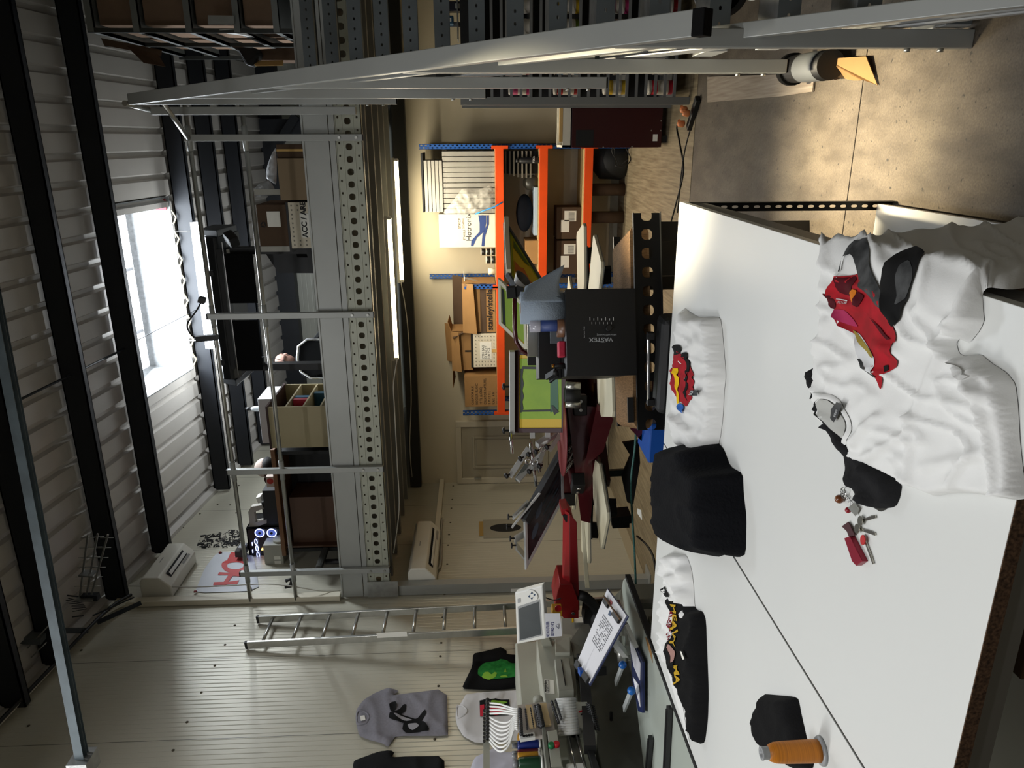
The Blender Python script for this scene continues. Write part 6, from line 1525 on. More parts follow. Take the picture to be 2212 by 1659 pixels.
for (pa, pb, r_) in (((1245,1590),(1272,1690),.006),((1228,1590),(1250,1690),.006)): obj('guide_rod', MB().tube([X(*pa,-3.05), X(*pb,-3.05)], r_, 8), M_chrome, em)
obj('side_arm', MB().prism([X(1262,1590,-3.0),X(1270,1585,-3.0),X(1305,1690,-3.0),X(1290,1690,-3.0)], (-.04,0,0)), M_blk2, em)
obj('second_head_cover', MB().prism([X(1222,1648,-3.05),X(1262,1646,-3.05),X(1275,1690,-3.05),X(1225,1690,-3.05)], (-.2,0,0)), M_whitep, em, bevel=.01)
ab = obj('sewing_arm', MB().tube([W(1303,1528,z=.98), W(1308,1660,z=.98)], .035, 16), M_emb, em)
obj('arm_tip', MB().tube([W(1306,1526,z=.99), W(1306,1537,z=.99)], .04, 16), M_whitep, em)
obj('arm_shaft', MB().tube([W(1320,1538,z=.98), W(1322,1600,z=.98)], .01, 8), M_blk2, em)
obj('panel_gap', MB().bar(W(1308,1384,z=.785), W(1360,1690,z=.785), .012, .004).bar(W(1285,1390,z=.785), W(1320,1600,z=.785), .012, .004), M_blk2, em)
for (pa, pb) in (((1262,1460),(1275,1620)), ((1255,1420),(1300,1450))): obj('drive_cover', MB().bar(X(*pa,-3.15), X(*pb,-3.0), .05, .06), M_blk2, em)
for q in (((1175,1405),'warning'),): 
    obj('caution_label', MB().prism([X(1236,1334,-3.3),X(1262,1334,-3.3),X(1262,1345,-3.3),X(1236,1345,-3.3)], (.003,0,0)), M_lab, em)
    obj('caution_label_band', MB().prism([X(1235,1334,-3.295),X(1239,1334,-3.295),X(1239,1345,-3.295),X(1235,1345,-3.295)], (.003,0,0)), M_yel, em)
obj('side_column', MB().prism([X(1212,1335,-3.32),X(1262,1330,-3.32),X(1300,1345,-3.32),X(1262,1420,-3.32),X(1215,1400,-3.32)], (-.3,0,0)), mat('machine end grey','888880',.5), em, bevel=.006)
# coloured thread cones
for (pa, pb, wd, col_, nm) in (((1118,1612),(1164,1609),13,'142a78','blue'), ((1118,1628),(1163,1624),8,'5a0c20','wine red'), ((1118,1636),(1163,1631),9,'b8841a','golden yellow'), ((1120,1652),(1168,1648),16,'0c3a20','dark green')):
    a_ = X(pa[0], pa[1], -3.12); b_ = X(pb[0], pb[1], -3.12); rr = wd*.5*3.7/1600*1.9
    r = thing('thread_cone', '%s thread cone on the embroidery machine rack' % nm, 'thread cone', (b_.x, b_.y, b_.z))
    h_ = a_.z-b_.z
    obj('wound_thread', MB().lathe([(rr,0),(rr,.01),(rr*.92,h_-.01),(rr*.8,h_)], (b_.x,b_.y,b_.z), n=24), mat('thread '+nm, col_, .35, nz=.25, nscale=3, stretch=(1,1,80)), r)
    obj('spool_top', MB().lathe([(rr*.5,h_),(rr*.5,h_+.03)], (b_.x,b_.y,b_.z), n=16), mat('spool grey','76787a',.4), r); obj('spool_base', MB().lathe([(rr*1.1,-.012),(rr*1.1,0)], (b_.x,b_.y,b_.z), n=24), M_white, r)
a_ = X(1125,1594,-3.16)
obj('thread_cone', MB().ball(a_, .035, 1, 1, .6), mat('thread golden yellow', 'b8841a', .35), label='yellow thread cone partly hidden behind the machine head', cat='thread cone')
obj('cone_tray', B(-3.25, -3.0, X(1168,1659,-3.1).y-.3, X(1168,1600,-3.1).y, X(1168,1640,-3.12).z-.03, X(1168,1640,-3.12).z-.015), M_embd, em)
# control panel
YP = 4.05
cp = thing('control_monitor', 'white control panel with a grey screen mounted above the embroidery machine', 'control panel', W(1200,1340,y=YP))
pq = [W(1112,1281,y=YP),W(1172,1265,y=YP-.08),W(1180,1380,y=YP-.1),W(1116,1392,y=YP)]
nrm = (pq[1]-pq[0]).cross(pq[3]-pq[0]).normalized(); pq[2] = WP(1180,1380,pq[0],nrm); nrm = -nrm if nrm.y > 0 else nrm
obj('housing', MB().prism([v for v in pq], -nrm*.05), M_white, cp, bevel=.008)
def bl(u, v, o): return (pq[0]*(1-u)*(1-v)+pq[1]*u*(1-v)+pq[2]*u*v+pq[3]*(1-u)*v)+nrm*o
obj('screen_bezel', MB().poly([bl(.09,.27,.002),bl(.88,.23,.002),bl(.88,.92,.002),bl(.09,.95,.002)]), mat('bezel grey','9a9c9c',.5), cp)
obj('screen', MB().poly([bl(.13,.31,.004),bl(.84,.27,.004),bl(.84,.89,.004),bl(.13,.92,.004)]), mat('dark grey lcd','3c4246',.25,nz=.15,nscale=8), cp)
dc = bl(.62,.12,.003); obj('dial', MB().lathe([(.04,0),(.04,.004)], dc, nrm, 24), M_white, cp)
for k_ in range(4):
    a_ = k_*PI/2; u = (pq[1]-pq[0]).normalized(); v = (pq[3]-pq[0]).normalized(); d1 = u*math.cos(a_)+v*math.sin(a_); d2 = -u*math.sin(a_)+v*math.cos(a_)
    obj('arrow_mark', MB().poly([dc+nrm*.006+d1*.03, dc+nrm*.006+d1*.014+d2*.011, dc+nrm*.006+d1*.014-d2*.011]), mat('navy mark','1c3a5a',.5), cp)
obj('badge', MB().poly([bl(.1,.12,.003),bl(.2,.12,.003),bl(.2,.2,.003),bl(.1,.2,.003)]), mat('bezel grey','9a9c9c',.5), cp)
obj('mount_arm', MB().bar(W(1175,1370,y=YP), X(1185,1395,-3.3), .05, .06).bar(X(1170,1380,-3.3), X(1235,1385,-3.3), .06, .06), M_emb, cp)
wire('panel_cable', [W(1176,1290,y=YP), W(1190,1295,y=YP), W(1200,1296,y=YP), W(1212,1292,y=YP)], .004, None, M_cable, None, cp)
sg = thing('paper_sign', 'white paper sign handwritten in blue taped under the control panel', 'sign', W(1205,1350,y=YP-.1))
YQ = YP-.12
sq_ = [(1176,1325),(1210,1325),(1214,1374),(1179,1378)]
obj('sheet', MB().prism([W(px,py,y=YQ) for px,py in sq_], (0,.002,0)), mat('white paper','d8d8dc',.7), sg)
M_bi = mat('blue marker ink', '22246a', .6)
text('NE PAS UTILISER', .0255, W(1186,1376,y=YQ-.002), (1,0,.02), (0,0,1), M_bi, sg, bold=.0004, sx=.62)
text('LE PAD N°2', .0255, W(1196,1374,y=YQ-.002), (1,0,.02), (0,0,1), M_bi, sg, bold=.0004, sx=.8)
tri = [W(1207,1358,y=YQ-.002), W(1207,1347,y=YQ-.002), W(1200,1352,y=YQ-.002)]
obj('warning_triangle', MB().tube(tri+[tri[0]], .0012, 4), M_bi, sg)
# clipboards on the stand
cbp = [(1243,1437),(1312,1270),(1355,1330),(1272,1480)]
cby = [3.35,3.75,3.45,3.0]
cv = [W(*q, y=y) for q, y in zip(cbp, cby)]
cv[2] = WP(1355,1330,cv[0],(cv[1]-cv[0]).cross(cv[3]-cv[0]))
ck = thing('clipboard', 'tilted blue edged clipboard holding a white printed job sheet', 'clipboard', sum(cv, Vector())/4)
n_ = (cv[1]-cv[0]).cross(cv[3]-cv[0]).normalized(); n_ = -n_ if n_.z < 0 else n_
def cbl(u, v, o=0): return (cv[0]*(1-u)*(1-v)+cv[1]*u*(1-v)+cv[2]*u*v+cv[3]*(1-u)*v)+n_*o
obj('board', MB().prism([cbl(0,0,-.012),cbl(1,0,-.012),cbl(1,1,-.012),cbl(0,1,-.012)], n_*.008), mat('navy board','16224e',.4), ck, bevel=.002)
obj('paper', MB().prism([cbl(-.02,.02,-.003),cbl(.99,.01,-.003),cbl(.99,.97,-.003),cbl(.02,.98,-.003)], n_*.003), mat('white paper','d8d8dc',.7), ck)
tx = MB(); rnd = random.Random(3)
for i in range(13):
    for j in range(11):
        u = .38+.028*i; v = .28+.05*j
        if rnd.random() < .8: tx.poly([cbl(u,v,.002),cbl(u+.012,v,.002),cbl(u+.012,v+.028,.002),cbl(u,v+.028,.002)])
tx.poly([cbl(.1,.5,.002),cbl(.36,.5,.002),cbl(.36,.503,.002),cbl(.1,.503,.002)])
obj('printed_table', tx, mat('grey print small','4a4c54',.7), ck, split=False)
obj('logo_mark', MB().poly([cbl(.78,.45,.003),cbl(.84,.43,.003),cbl(.84,.52,.003),cbl(.8,.56,.003)]), mat('navy mark','1c3a5a',.5), ck)
obj('logo_mark', MB().poly([cbl(.9,.3,.003),cbl(.94,.28,.003),cbl(.94,.4,.003),cbl(.9,.42,.003)]), mat('red mark','a83038',.5), ck)
for (u0, v0, v1) in ((.86,.12,.36),(.86,.62,.92),(.02,.05,.32),(.02,.62,.95)):
    obj('black_clip', MB().prism([cbl(u0-.03,v0,.002),cbl(u0+.05,v0,.002),cbl(u0+.05,v1,.002),cbl(u0-.03,v1,.002)], n_*.014), M_black, ck, bevel=.004)
obj('clip_rail', MB().bar(cbl(.9,.1,.016), cbl(.9,.95,.016), .01, .006), mat('bronze rail','6a5038',.4,.5), ck)
obj('blue_clip', MB().bar(cbl(.02,.38,.008), cbl(.02,.56,.008), .03, .02), mat('blue plastic','0f4a9c',.4), ck)
obj('stand_arm', MB().bar(cbl(.6,.6,-.02), W(1356,1420,z=.91), .04, .03).bar(W(1350,1345,z=.98), W(1372,1395,z=.93), .1, .02), M_white, ck)
# second clipboard set low with blue knobs
bq = [(1360,1372),(1370,1388),(1388,1430),(1388,1540),(1378,1536),(1366,1470)]
lb = thing('hoop_boards', 'blue edged boards with white pages lying on the pale table under the clipboard', 'clipboard', W(1375,1450,z=.905))
obj('board', MB().prism([W(*q,z=.93) for q in bq], (0,0,-.012)), mat('navy board','16224e',.4), lb)
obj('paper', MB().prism([W(*q,z=.932) for q in ((1361,1380),(1372,1400),(1384,1432),(1383,1470),(1370,1440),(1364,1410))], (0,0,.003)), mat('white paper','d8d8dc',.7), lb)
obj('paper', MB().prism([W(*q,z=.932) for q in ((1368,1462),(1381,1480),(1384,1528),(1376,1500))], (0,0,.003)), mat('white paper','d8d8dc',.7), lb)
for (q0, q1) in (((1345,1436),(1330,1476)), ((1364,1492),(1348,1532))):
    r = thing('lever', 'clear lever with a blue knob %s on the machine stand' % ('behind the other' if q0[0] == 1345 else 'nearer the camera'), 'lever', W(*q0,z=.97))
    obj('knob', MB().ball(W(*q0,z=.99), .022), mat('blue knob','1a64b4',.35), r); obj('handle', MB().bar(W(*q0,z=.98), W(*q1,z=.97), .035, .012), mat('clear grey plastic','b4b8b6',.3), r)
obj('steel_fixture', MB().tube([W(1340,1375,z=.95), W(1345,1430,z=.95)], .03, 12).bar(W(1335,1400,z=.93), W(1352,1405,z=.93), .05, .05), M_alu, em)
# ================================================================= ON THE MEZZANINE
ZD = 3.2
Wm = lambda px, py, y: W(px, py, y=y)
# rack with cartons at the top right
yr0 = 6.9
rx = [Wm(300,125,yr0).x]
rk2 = thing('storage_rack', 'grey steel angle rack full of brown cartons on the mezzanine at the top right', 'rack', (1.6, 7.4, ZD))
off = rk2.location
xa_ = W(400,58,y=yr0).x; 
ztp = W(188,60,y=yr0).z
M_ang = perf('slotted grey angle', '5e615f', 'Z', 'X', [(.05, 0, xa_-off.x+.0, .011, .006)], metal=.4)
# near upright plane faces the camera; further uprights step back
for k, (px, py, y) in enumerate(((188,60,yr0), (225,92,yr0+1.0), (386,121,yr0+2.0))):
    p = W(px, py, y=y)
    o = obj('upright', B(p.x-.035, p.x-.0, y, y+.035, ZD, p.z), mat('dark slotted angle', '3c3e3b', .5, .4), rk2)
    obj('upright', B(p.x+1.2, p.x+1.235, y, y+.035, ZD, p.z), mat('dark slotted angle', '3c3e3b', .5, .4), rk2)
M_shg = mat('rack shelf grey', '7c7f7d', .45, .4)
x0_ = W(190,60,y=yr0).x
lev = [W(px, 55, y=yr0).z for px in (188, 287, 400, 505, 590)]
for i, z in enumerate(lev):
    obj('shelf', MB().box(x0_-.03, x0_+1.23, yr0-.004, yr0+.036, z-.05, z).box(x0_-.03, x0_+.0, yr0, yr0+2.03, z-.05, z).box(x0_-.03, x0_+1.23, yr0, yr0+2.03, z-.05, z-.045), M_shg, rk2)
for i, z in enumerate(lev[1:]):
    zt_2 = lev[i]-.07
    for j in range(2):
        y0 = yr0+.08+j*.95
        t = thing('carton', 'brown carton on the %s level of the mezzanine rack, %s row' % (('top','second','third','lowest')[i], ('front','rear')[j]), 'box', (x0_+.4, y0+.4, z))
        obj('body', B(x0_+.03, x0_+.62, y0, y0+.8, z+.003, zt_2-.02*j), mat('rack carton brown','7c6654',.9,nz=.1), t, bevel=.004)  # plain brown carton colour
t = thing('loose_flap', 'torn brown cardboard sheet sticking out of the top rack level', 'cardboard', Wm(250,100,yr0+.5))
obj('sheet', MB().quad(Wm(218,82,7.2),Wm(225,98,7.2),Wm(348,122,7.3),Wm(350,108,7.3)).quad(Wm(272,98,7.25),Wm(310,135,7.1),Wm(358,144,7.1),Wm(342,118,7.25)), M_cardd, t, solid=.004)
obj('plastic_sheet', MB().prism([Wm(449,33,6.86),Wm(505,34,6.86),Wm(505,52,6.86),Wm(449,52,6.86)], (0,.02,0)), mat('grey plastic panel','8f908c',.5), label='small grey plastic sheet between the rack levels', cat='sheet')
obj('white_sheet', MB().quad(Wm(474,64,6.9),Wm(512,62,6.9),Wm(550,80,6.95),Wm(490,72,6.95)), mat('white sheet','c4c4c0',.6), label='curled white sheet hanging out of the mezzanine rack', cat='sheet', solid=.003)
t = thing('carton', 'brown carton with a pale edge near the rail end below the rack', 'box', Wm(600,120,7.3))
obj('body', MB().prism([Wm(540,108,7.5),Wm(641,102,7.5),Wm(644,130,7.5),Wm(548,130,7.5)], (0,.3,0)), M_cardd, t); obj('flap', MB().quad(Wm(545,132,7.4),Wm(612,131,7.4),Wm(612,142,7.3),Wm(552,143,7.3)), M_cardl, t, solid=.004)
obj('black_bag', MB().prism([Wm(495,98,7.35),Wm(555,104,7.35),Wm(560,120,7.35),Wm(545,144,7.3),Wm(530,140,7.3),Wm(515,112,7.3)], (0,.15,0)), M_blk2, label='black plastic bag hanging from the rack beside the pale edged carton', cat='bag', bevel=.02)
# cartons along the rail
yc = 7.1
def mbox(p0, p1, y, depth, name, label, m, cat='box', z0=ZD-.008, bev=.004):
    a = W(*p0, y=y); b = W(*p1, y=y); t = thing(name, label, cat, ((a.x+b.x)/2, y+depth/2, z0))
    obj('body', B(min(a.x,b.x), max(a.x,b.x), y, y+depth, z0, a.z), m, t, bevel=bev); return t, min(a.x,b.x), max(a.x,b.x), a.z
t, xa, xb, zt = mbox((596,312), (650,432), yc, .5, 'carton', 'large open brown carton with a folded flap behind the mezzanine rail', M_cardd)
obj('flap', B(xa+.0, xb-.12, yc-.02, yc-.005, zt-.34, zt-.0), mat('pale brown flap','8a7860',.85), t)
obj('packing_tape', B(xb-.06, xb-.04, yc-.003, yc, ZD, zt), M_cardl, t)
cloth('white_plastic_wrap', [(596,318),(588,330),(582,345),(576,362),(575,385),(585,392),(597,400),(598,360)], lambda px, py: (W(px, py, y=7.3), Vector((0,-1,0))), mat('white plastic film','b9bcbf',.4), res=5, thick=.03, edge=6, amp=.05, scale=1/10, label='white plastic wrap bulging out of the large open carton', cat='plastic wrap')
t, xa, xb, zt = mbox((621,437), (668,536), yc, .45, 'dotted_box', 'white dotted box marked ACC under the taped brown carton on the mezzanine', mat('white dotted card', 'd2c9b4', .7))
dm = MB()
for i in range(10):
    for j in range(5):
        if 1 < i < 8 and j < 4: continue
        px_, pz_ = xa+.03+(xb-xa-.06)*i/9, ZD+.03+(zt-ZD-.06)*j/4
        dm.box(px_-.007, px_+.007, yc-.003, yc-.001, pz_-.006, pz_+.006)
obj('dot_pattern', dm, mat('grey print', '7a766a', .7), t)
obj('label', B(xa+.1, xb-.1, yc-.004, yc-.002, ZD+.02, zt-.1), M_lab, t)
text('ACC / ARE', .07, (xa+.1, yc-.005, zt-.16), (1,0,0), (0,0,1), M_ink, t, bold=.002)
zb2 = zt
t = thing('carton', 'brown carton with printed tape stacked on the dotted box on the mezzanine', 'box', ((xa+xb)/2, yc+.25, zb2))
z3 = W(552,437,y=yc).z
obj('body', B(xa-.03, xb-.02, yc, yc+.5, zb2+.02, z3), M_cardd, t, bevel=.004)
obj('wrap_film', B(xa-.04, xb, yc-.003, yc+.5, zb2, zb2+.02), M_black, t)
for (dx0_, dx1_) in ((0, .05), (.52, .57)): obj('printed_tape', B(xa-.03+dx0_, xa-.03+dx1_, yc-.004, yc-.001, zb2+.02, z3), mat('printed tape','9c9a90',.5), t)
obj('shipping_label', B(xa+.2, xa+.34, yc-.005, yc-.002, zb2+.08, zb2+.2), M_lab, t)
rm = (xa+.22, yc-.004, zb2+.24)
for k_ in range(3):
    a_ = k_*2*PI/3; obj('recycling_arrow', MB().bar(Vector(rm)+Vector((.025*math.cos(a_),0,.025*math.sin(a_))), Vector(rm)+Vector((.025*math.cos(a_+1.6),0,.025*math.sin(a_+1.6))), .002, .01), M_ink, t)
cloth('bubble_wrap', [(552,425),(540,436),(534,440),(545,415),(556,400),(568,392),(580,388),(590,400),(598,420),(575,424)], lambda px, py: (W(px, py, y=7.35), Vector((0,-1,0))), mat('shiny film','9a9c9c',.2, alpha=.8), res=5, thick=.03, edge=5, amp=.05, scale=1/8, seed=3, label='shiny plastic film and papers spilling from the top of the taped carton', cat='plastic wrap')
# large format printer
yp = 7.55
P0 = lambda px, py, y=yp: W(px, py, y=y)
lp = thing('large_format_printer', 'black large format printer on a stand behind the mezzanine rail', 'printer', (P0(500,660).x, yp+.3, ZD))
xl_, xr_ = P0(480,820).x, P0(470,512).x
zt_, zm_, zb_2 = P0(452,660).z, P0(487,660).z, P0(497,660).z
sec = [(yp,zm_),(yp-.02,zm_+.03),(yp+.0,zt_-.05),(yp+.1,zt_),(yp+.5,zt_-.0),(yp+.55,zm_-.05),(yp+.1,zb_2)]
obj('body', MB().prism([(xl_, y, z) for y, z in sec], (xr_-xl_,0,0)), mat('printer black','16181b',.35), lp, bevel=.008)
obj('front_slot', B(xl_+.12, xr_-.12, yp-.03, yp-.0, zm_-.03, zm_+.015), M_black, lp)
obj('chrome_strip', B(xl_+.05, xr_-.05, yp-.012, yp-.008, zb_2-.005, zb_2+.004), M_chrome, lp)
for py in (590, 783): 
    o_ = P0(460, py, yp+.02); obj('feed_knob', MB().lathe([(.03,0),(.03,.01)], (P0(468,py).x, yp-.012, zm_+.10), (0,-1,0), 16), M_black, lp)
obj('end_cover', MB().prism([(xr_,yp-.03,zm_-.02),(xr_,yp+.1,zt_+.03),(xr_,yp+.5,zt_+.03),(xr_,yp+.5,zm_-.05)], (.07,0,0)), mat('grey end cover','2e3236',.4), lp, bevel=.01)
obj('end_cover', MB().prism([(xl_,yp-.03,zm_-.02),(xl_,yp+.1,zt_+.03),(xl_,yp+.5,zt_+.03),(xl_,yp+.5,zm_-.05)], (-.07,0,0)), mat('grey end cover','2e3236',.4), lp, bevel=.01)
for py in (545, 800):
    x_ = P0(560, py).x
    obj('stand_leg', B(x_-.035, x_+.035, yp+.1, yp+.2, ZD, zb_2), mat('printer leg','101113',.5), lp)
    obj('stand_foot', B(x_-.04, x_+.04, yp-.25, yp+.5, ZD, ZD+.06), M_black, lp)
    obj('corner_label', B(x_-.02, x_+.02, yp+.09, yp+.098, zb_2-.03, zb_2-.0), M_lab, lp)
for (ya_, yb_3, pxb) in ((549, 655, 545), (692, 800, 556)):
    obj('hanging_media', B(P0(520,yb_3).x, P0(520,ya_).x, yp+.0, yp+.01, P0(pxb,ya_).z, zb_2), mat('black media','060607',.8), lp)
obj('paper_bundle', MB().bar(P0(492,508,7.5), P0(508,525,7.4), .12, .1), M_blk2, label='dark rolled bundle on the right end of the large format printer', cat='bundle', bevel=.02)
# dark stand panel with slots (angled cabinet)
yd = 7.9
t = thing('dark_cabinet', 'dark slatted cabinet in shadow under the right half of the printer', 'cabinet', (P0(640,600,yd).x, yd, ZD))
obj('body', MB().prism([P0(572,545,yd),P0(700,545,yd),P0(700,590,yd),P0(602,590,yd)], (0,.3,0)), mat('dark slate panel','15181c',.5), t)
obj('handle_slot', MB().prism([P0(640,548,yd-.005),P0(662,548,yd-.005),P0(664,556,yd-.005),P0(642,556,yd-.005)], (0,.004,0)), M_rubber, t)
# person seated in the black chair
yq = 8.5
ch = thing('office_chair', 'black office chair with a chrome edged back on the mezzanine', 'chair', (P0(670,775,yq).x, yq, ZD))
Q = lambda px, py, y=yq: W(px, py, y=y)
cb0, cb1 = Q(646,815), Q(646,735)
mbk = MB(); pts_ = []
xs0, xs1, zt_ = cb0.x, cb1.x, Q(645,775).z
obj('backrest', MB().prism([(xs0+.05,yq,ZD+.35),(xs1-.02,yq,ZD+.35),(xs1,yq,zt_-.12),(xs1-.08,yq,zt_-.02),((xs0+xs1)/2,yq,zt_),(xs0+.08,yq,zt_-.02),(xs0,yq,zt_-.12)], (0,.05,0)), mat('black chair fabric','111213',.8), ch, bevel=.01)
obj('chrome_rim', MB().tube([(xs1+.005,yq-.0,ZD+.35),(xs1+.01,yq-.005,zt_-.12),(xs1-.075,yq-.005,zt_-.01),((xs0+xs1)/2,yq-.005,zt_+.012),(xs0+.075,yq-.005,zt_-.01),(xs0-.01,yq-.005,zt_-.12),(xs0-.02,yq-.0,ZD+.35)], .014, 8), mat('satin chrome','d6d8da',.25,.8), ch)
obj('seat', B(xs0-.02, xs1+.02, yq+.03, yq+.5, ZD+.42, ZD+.5), mat('black chair fabric','111213',.8), ch, bevel=.02)
obj('pedestal', MB().lathe([(.03,.06),(.03,.42)], ((xs0+xs1)/2, yq+.26, ZD), n=12), M_chrome, ch)
for k_ in range(5):
    a_ = k_*2*PI/5; c_ = Vector(((xs0+xs1)/2, yq+.26, ZD+.07)); e_ = c_+Vector((.27*math.cos(a_), .27*math.sin(a_), -.02))
    o_ = obj('base_arm', MB().bar(c_, e_, .04, .03), M_black, ch); obj('castor', MB().ball(e_-Vector((0,0,.022)), .024), M_black, o_)
M_skin = mat('skin', 'a07868', .6)
M_hair = mat('close cropped hair', '5a4840', .9, nz=.3, nscale=60)
M_jack = mat('black jacket cloth', '131416', .85, bump=.5, bscale=18)
def skinned(name, joints, edges, m, parent, sub=2, **k):
    me = bpy.data.meshes.new(name); off = Vector(); p = parent
    while p is not None: off += p.location; p = p.parent
    me.from_pydata([tuple(Vector(j[0])-off) for j in joints], edges, [])
    o = bpy.data.objects.new(name, me); COL.objects.link(o); me.materials.append(m); o.parent = parent
    s = o.modifiers.new('skin', 'SKIN'); s.use_smooth_shade = True
    for v, j in zip(me.skin_vertices[0].data, joints): v.radius = j[1] if isinstance(j[1], tuple) else (j[1], j[1])
    me.skin_vertices[0].data[0].use_root = True
    u = o.modifiers.new('sub', 'SUBSURF'); u.levels = sub; u.render_levels = sub
    tag(o, **k); return o
def person(name, label, hip, face, head_c, lean, jacket, cap=False, hairm=M_hair):
    """seated figure: hip point, facing angle, head centre"""
    f = Vector((math.cos(face), math.sin(face), 0)); s = Vector((f.y, -f.x, 0)); hip = Vector(hip); hc = Vector(head_c); U = Vector((0,0,1))
    t = thing(name, label, 'person', (hip.x, hip.y, ZD))
    neck = hc - U*.13 - f*.02; sh = neck - U*.075; chest = hip*.45 + sh*.55
    J = [(hip,(.15,.12)), (chest,(.155,.115)), (sh,(.12,.09)), (neck,(.055,.055)),
         (sh+s*.17-U*.03,.065), (sh-s*.17-U*.03,.065),
         (sh+s*.20-U*.28+f*.05,.05), (sh-s*.20-U*.28+f*.05,.05),
         (sh+s*.16-U*.33+f*.28,.038), (sh-s*.16-U*.33+f*.28,.038),
         (hip+s*.1+f*.08,.09), (hip-s*.1+f*.08,.09), (hip+s*.12+f*.42,.07), (hip-s*.12+f*.42,.07),
         (Vector((0,0,ZD+.1))+(hip+s*.12+f*.44)*1, .05)]
    J = J[:14]
    kn = [hip+s*.12+f*.44, hip-s*.12+f*.44]
    J += [((kn[0].x, kn[0].y, ZD+.1),.045), ((kn[1].x, kn[1].y, ZD+.1),.045), ((kn[0].x+f.x*.15, kn[0].y+f.y*.15, ZD+.05),.04), ((kn[1].x+f.x*.15, kn[1].y+f.y*.15, ZD+.05),.04)]
    E = [(0,1),(1,2),(2,3),(2,4),(2,5),(4,6),(5,7),(6,8),(7,9),(0,10),(0,11),(10,12),(11,13),(12,14),(13,15),(14,16),(15,17)]
    body = skinned('clothed_body', J, E, jacket, t)
    hm = MB().ball(hc, .1, 1, 1, 1.0, 24, 16)
    # shape the head: jaw narrower, brow, nose, ears
    vs = []
    for v in hm.v:
        d = v - hc; a = d.dot(f); b_ = d.dot(s); c_ = d.z
        k_ = 1 - .22*max(0, -c_/.1)
        vs.append(hc + f*(a*1.0*(1 if a > 0 else 1.06)) + s*(b_*.78*k_) + U*(c_*1.18))
    hm.v = vs
    hm.add([hc+f*.098+U*.02, hc+f*.098-U*.02+s*.014, hc+f*.098-U*.02-s*.014, hc+f*.122-U*.018], [(0,1,3),(0,3,2),(1,2,3)], True)
    hd_ = obj('head', hm, M_skin, t, split=False)
    for sd in (1,-1):
        obj('ear', MB().ball(hc+s*.08*sd-U*.005, .028, .45, .6, 1.0, 10, 7), M_skin, hd_)
        obj('eye', MB().ball(hc+f*.09+s*.032*sd+U*.02, .011, 1, 1, .8, 10, 7), M_ink, hd_)
        hb_ = sh+s*.15*sd-U*.335+f*.33
        J2 = [(hb_,(.03,.02)), (hb_+f*.06,(.036,.014))]; E2 = [(0,1)]
        for q in range(4):
            b0 = hb_+f*.07+s*(.03-.02*q); J2 += [(b0,.009), (b0+f*.035-U*.006,.008), (b0+f*.055-U*.02,.007)]; n0 = len(J2); E2 += [(1,n0-3),(n0-3,n0-2),(n0-2,n0-1)]
        tb = hb_+f*.02-s*.035*sd; J2 += [(tb,.011), (tb+f*.035-s*.012*sd,.009)]; n0 = len(J2); E2 += [(0,n0-2),(n0-2,n0-1)]
        skinned('hand', J2, E2, M_skin, t, sub=1)
    obj('mouth', MB().bar(hc+f*.094-U*.052+s*.022, hc+f*.094-U*.052-s*.022, .006, .008), mat('lip colour','7a4844',.6), hd_)
    if cap:
        cm = MB(); n = 20
        for i in range(8):
            pass
        vs = []; fs = []
        for i in range(7):
            th_ = (PI/2)*i/6*.98
            for k_ in range(n):
                a = 2*PI*k_/n; vs.append(hc + U*(.025+.125*math.sin(th_)) + f*(.116*math.cos(th_)*math.cos(a)) + s*(.095*math.cos(th_)*math.sin(a)))
        fs = [(i*n+k_, i*n+(k_+1) % n, (i+1)*n+(k_+1) % n, (i+1)*n+k_) for i in range(6) for k_ in range(n)]
        cp_ = obj('cap', MB().add(vs, fs, True), mat('off white cap','cbb9ae',.8), t, solid=.003)
        bp_ = [hc+f*.105+s*.07+U*.03]+[hc+f*(.11+.09*math.sin(PI*k_/8))+s*(.075*math.cos(PI*k_/8))+U*(.03-.015*math.sin(PI*k_/8)) for k_ in range(9)]
        obj('cap_brim', MB().prism(bp_, U*.005), mat('maroon brim','3a1218',.8), cp_)
        obj('hair', MB().ball(hc-f*.03-U*.0, .1, 1, 1, .8, 16, 10), hairm, t)
    else:
        vs = []; n = 20; fs = []
        for i in range(8):
            th_ = PI*.5*i/7
            for k_ in range(n):
                a = 2*PI*k_/n; back = .03 if math.cos(a) < 0 else 0
                vs.append(hc - f*.006 + U*(.03-back*1.6*(1-i/7)+.095*math.sin(th_)) + f*(.107*math.cos(th_)*math.cos(a)) + s*(.086*math.cos(th_)*math.sin(a)))
        fs = [(i*n+k_, i*n+(k_+1) % n, (i+1)*n+(k_+1) % n, (i+1)*n+k_) for i in range(7) for k_ in range(n)]
        obj('hair', MB().add(vs, fs, True), hairm, t, solid=.002)
    return t
h1 = Q(617,779,8.75)
person('person', 'person with close cropped hair and black jacket sitting in the office chair', (h1.x+.04, 8.72, ZD+.55), PI*.5, h1, 0, M_jack, hairm=mat('thin pinkish hair', '8a6a5e', .8, nz=.2, nscale=50))
obj('headset_wire', MB().tube([Q(560,772,8.6), Q(575,770,8.6), Q(600,776,8.6), Q(612,779,8.6), Q(620,782,8.6)], .004, 5), M_cable, label='thin black wire hanging in front of the seated person', cat='wire')
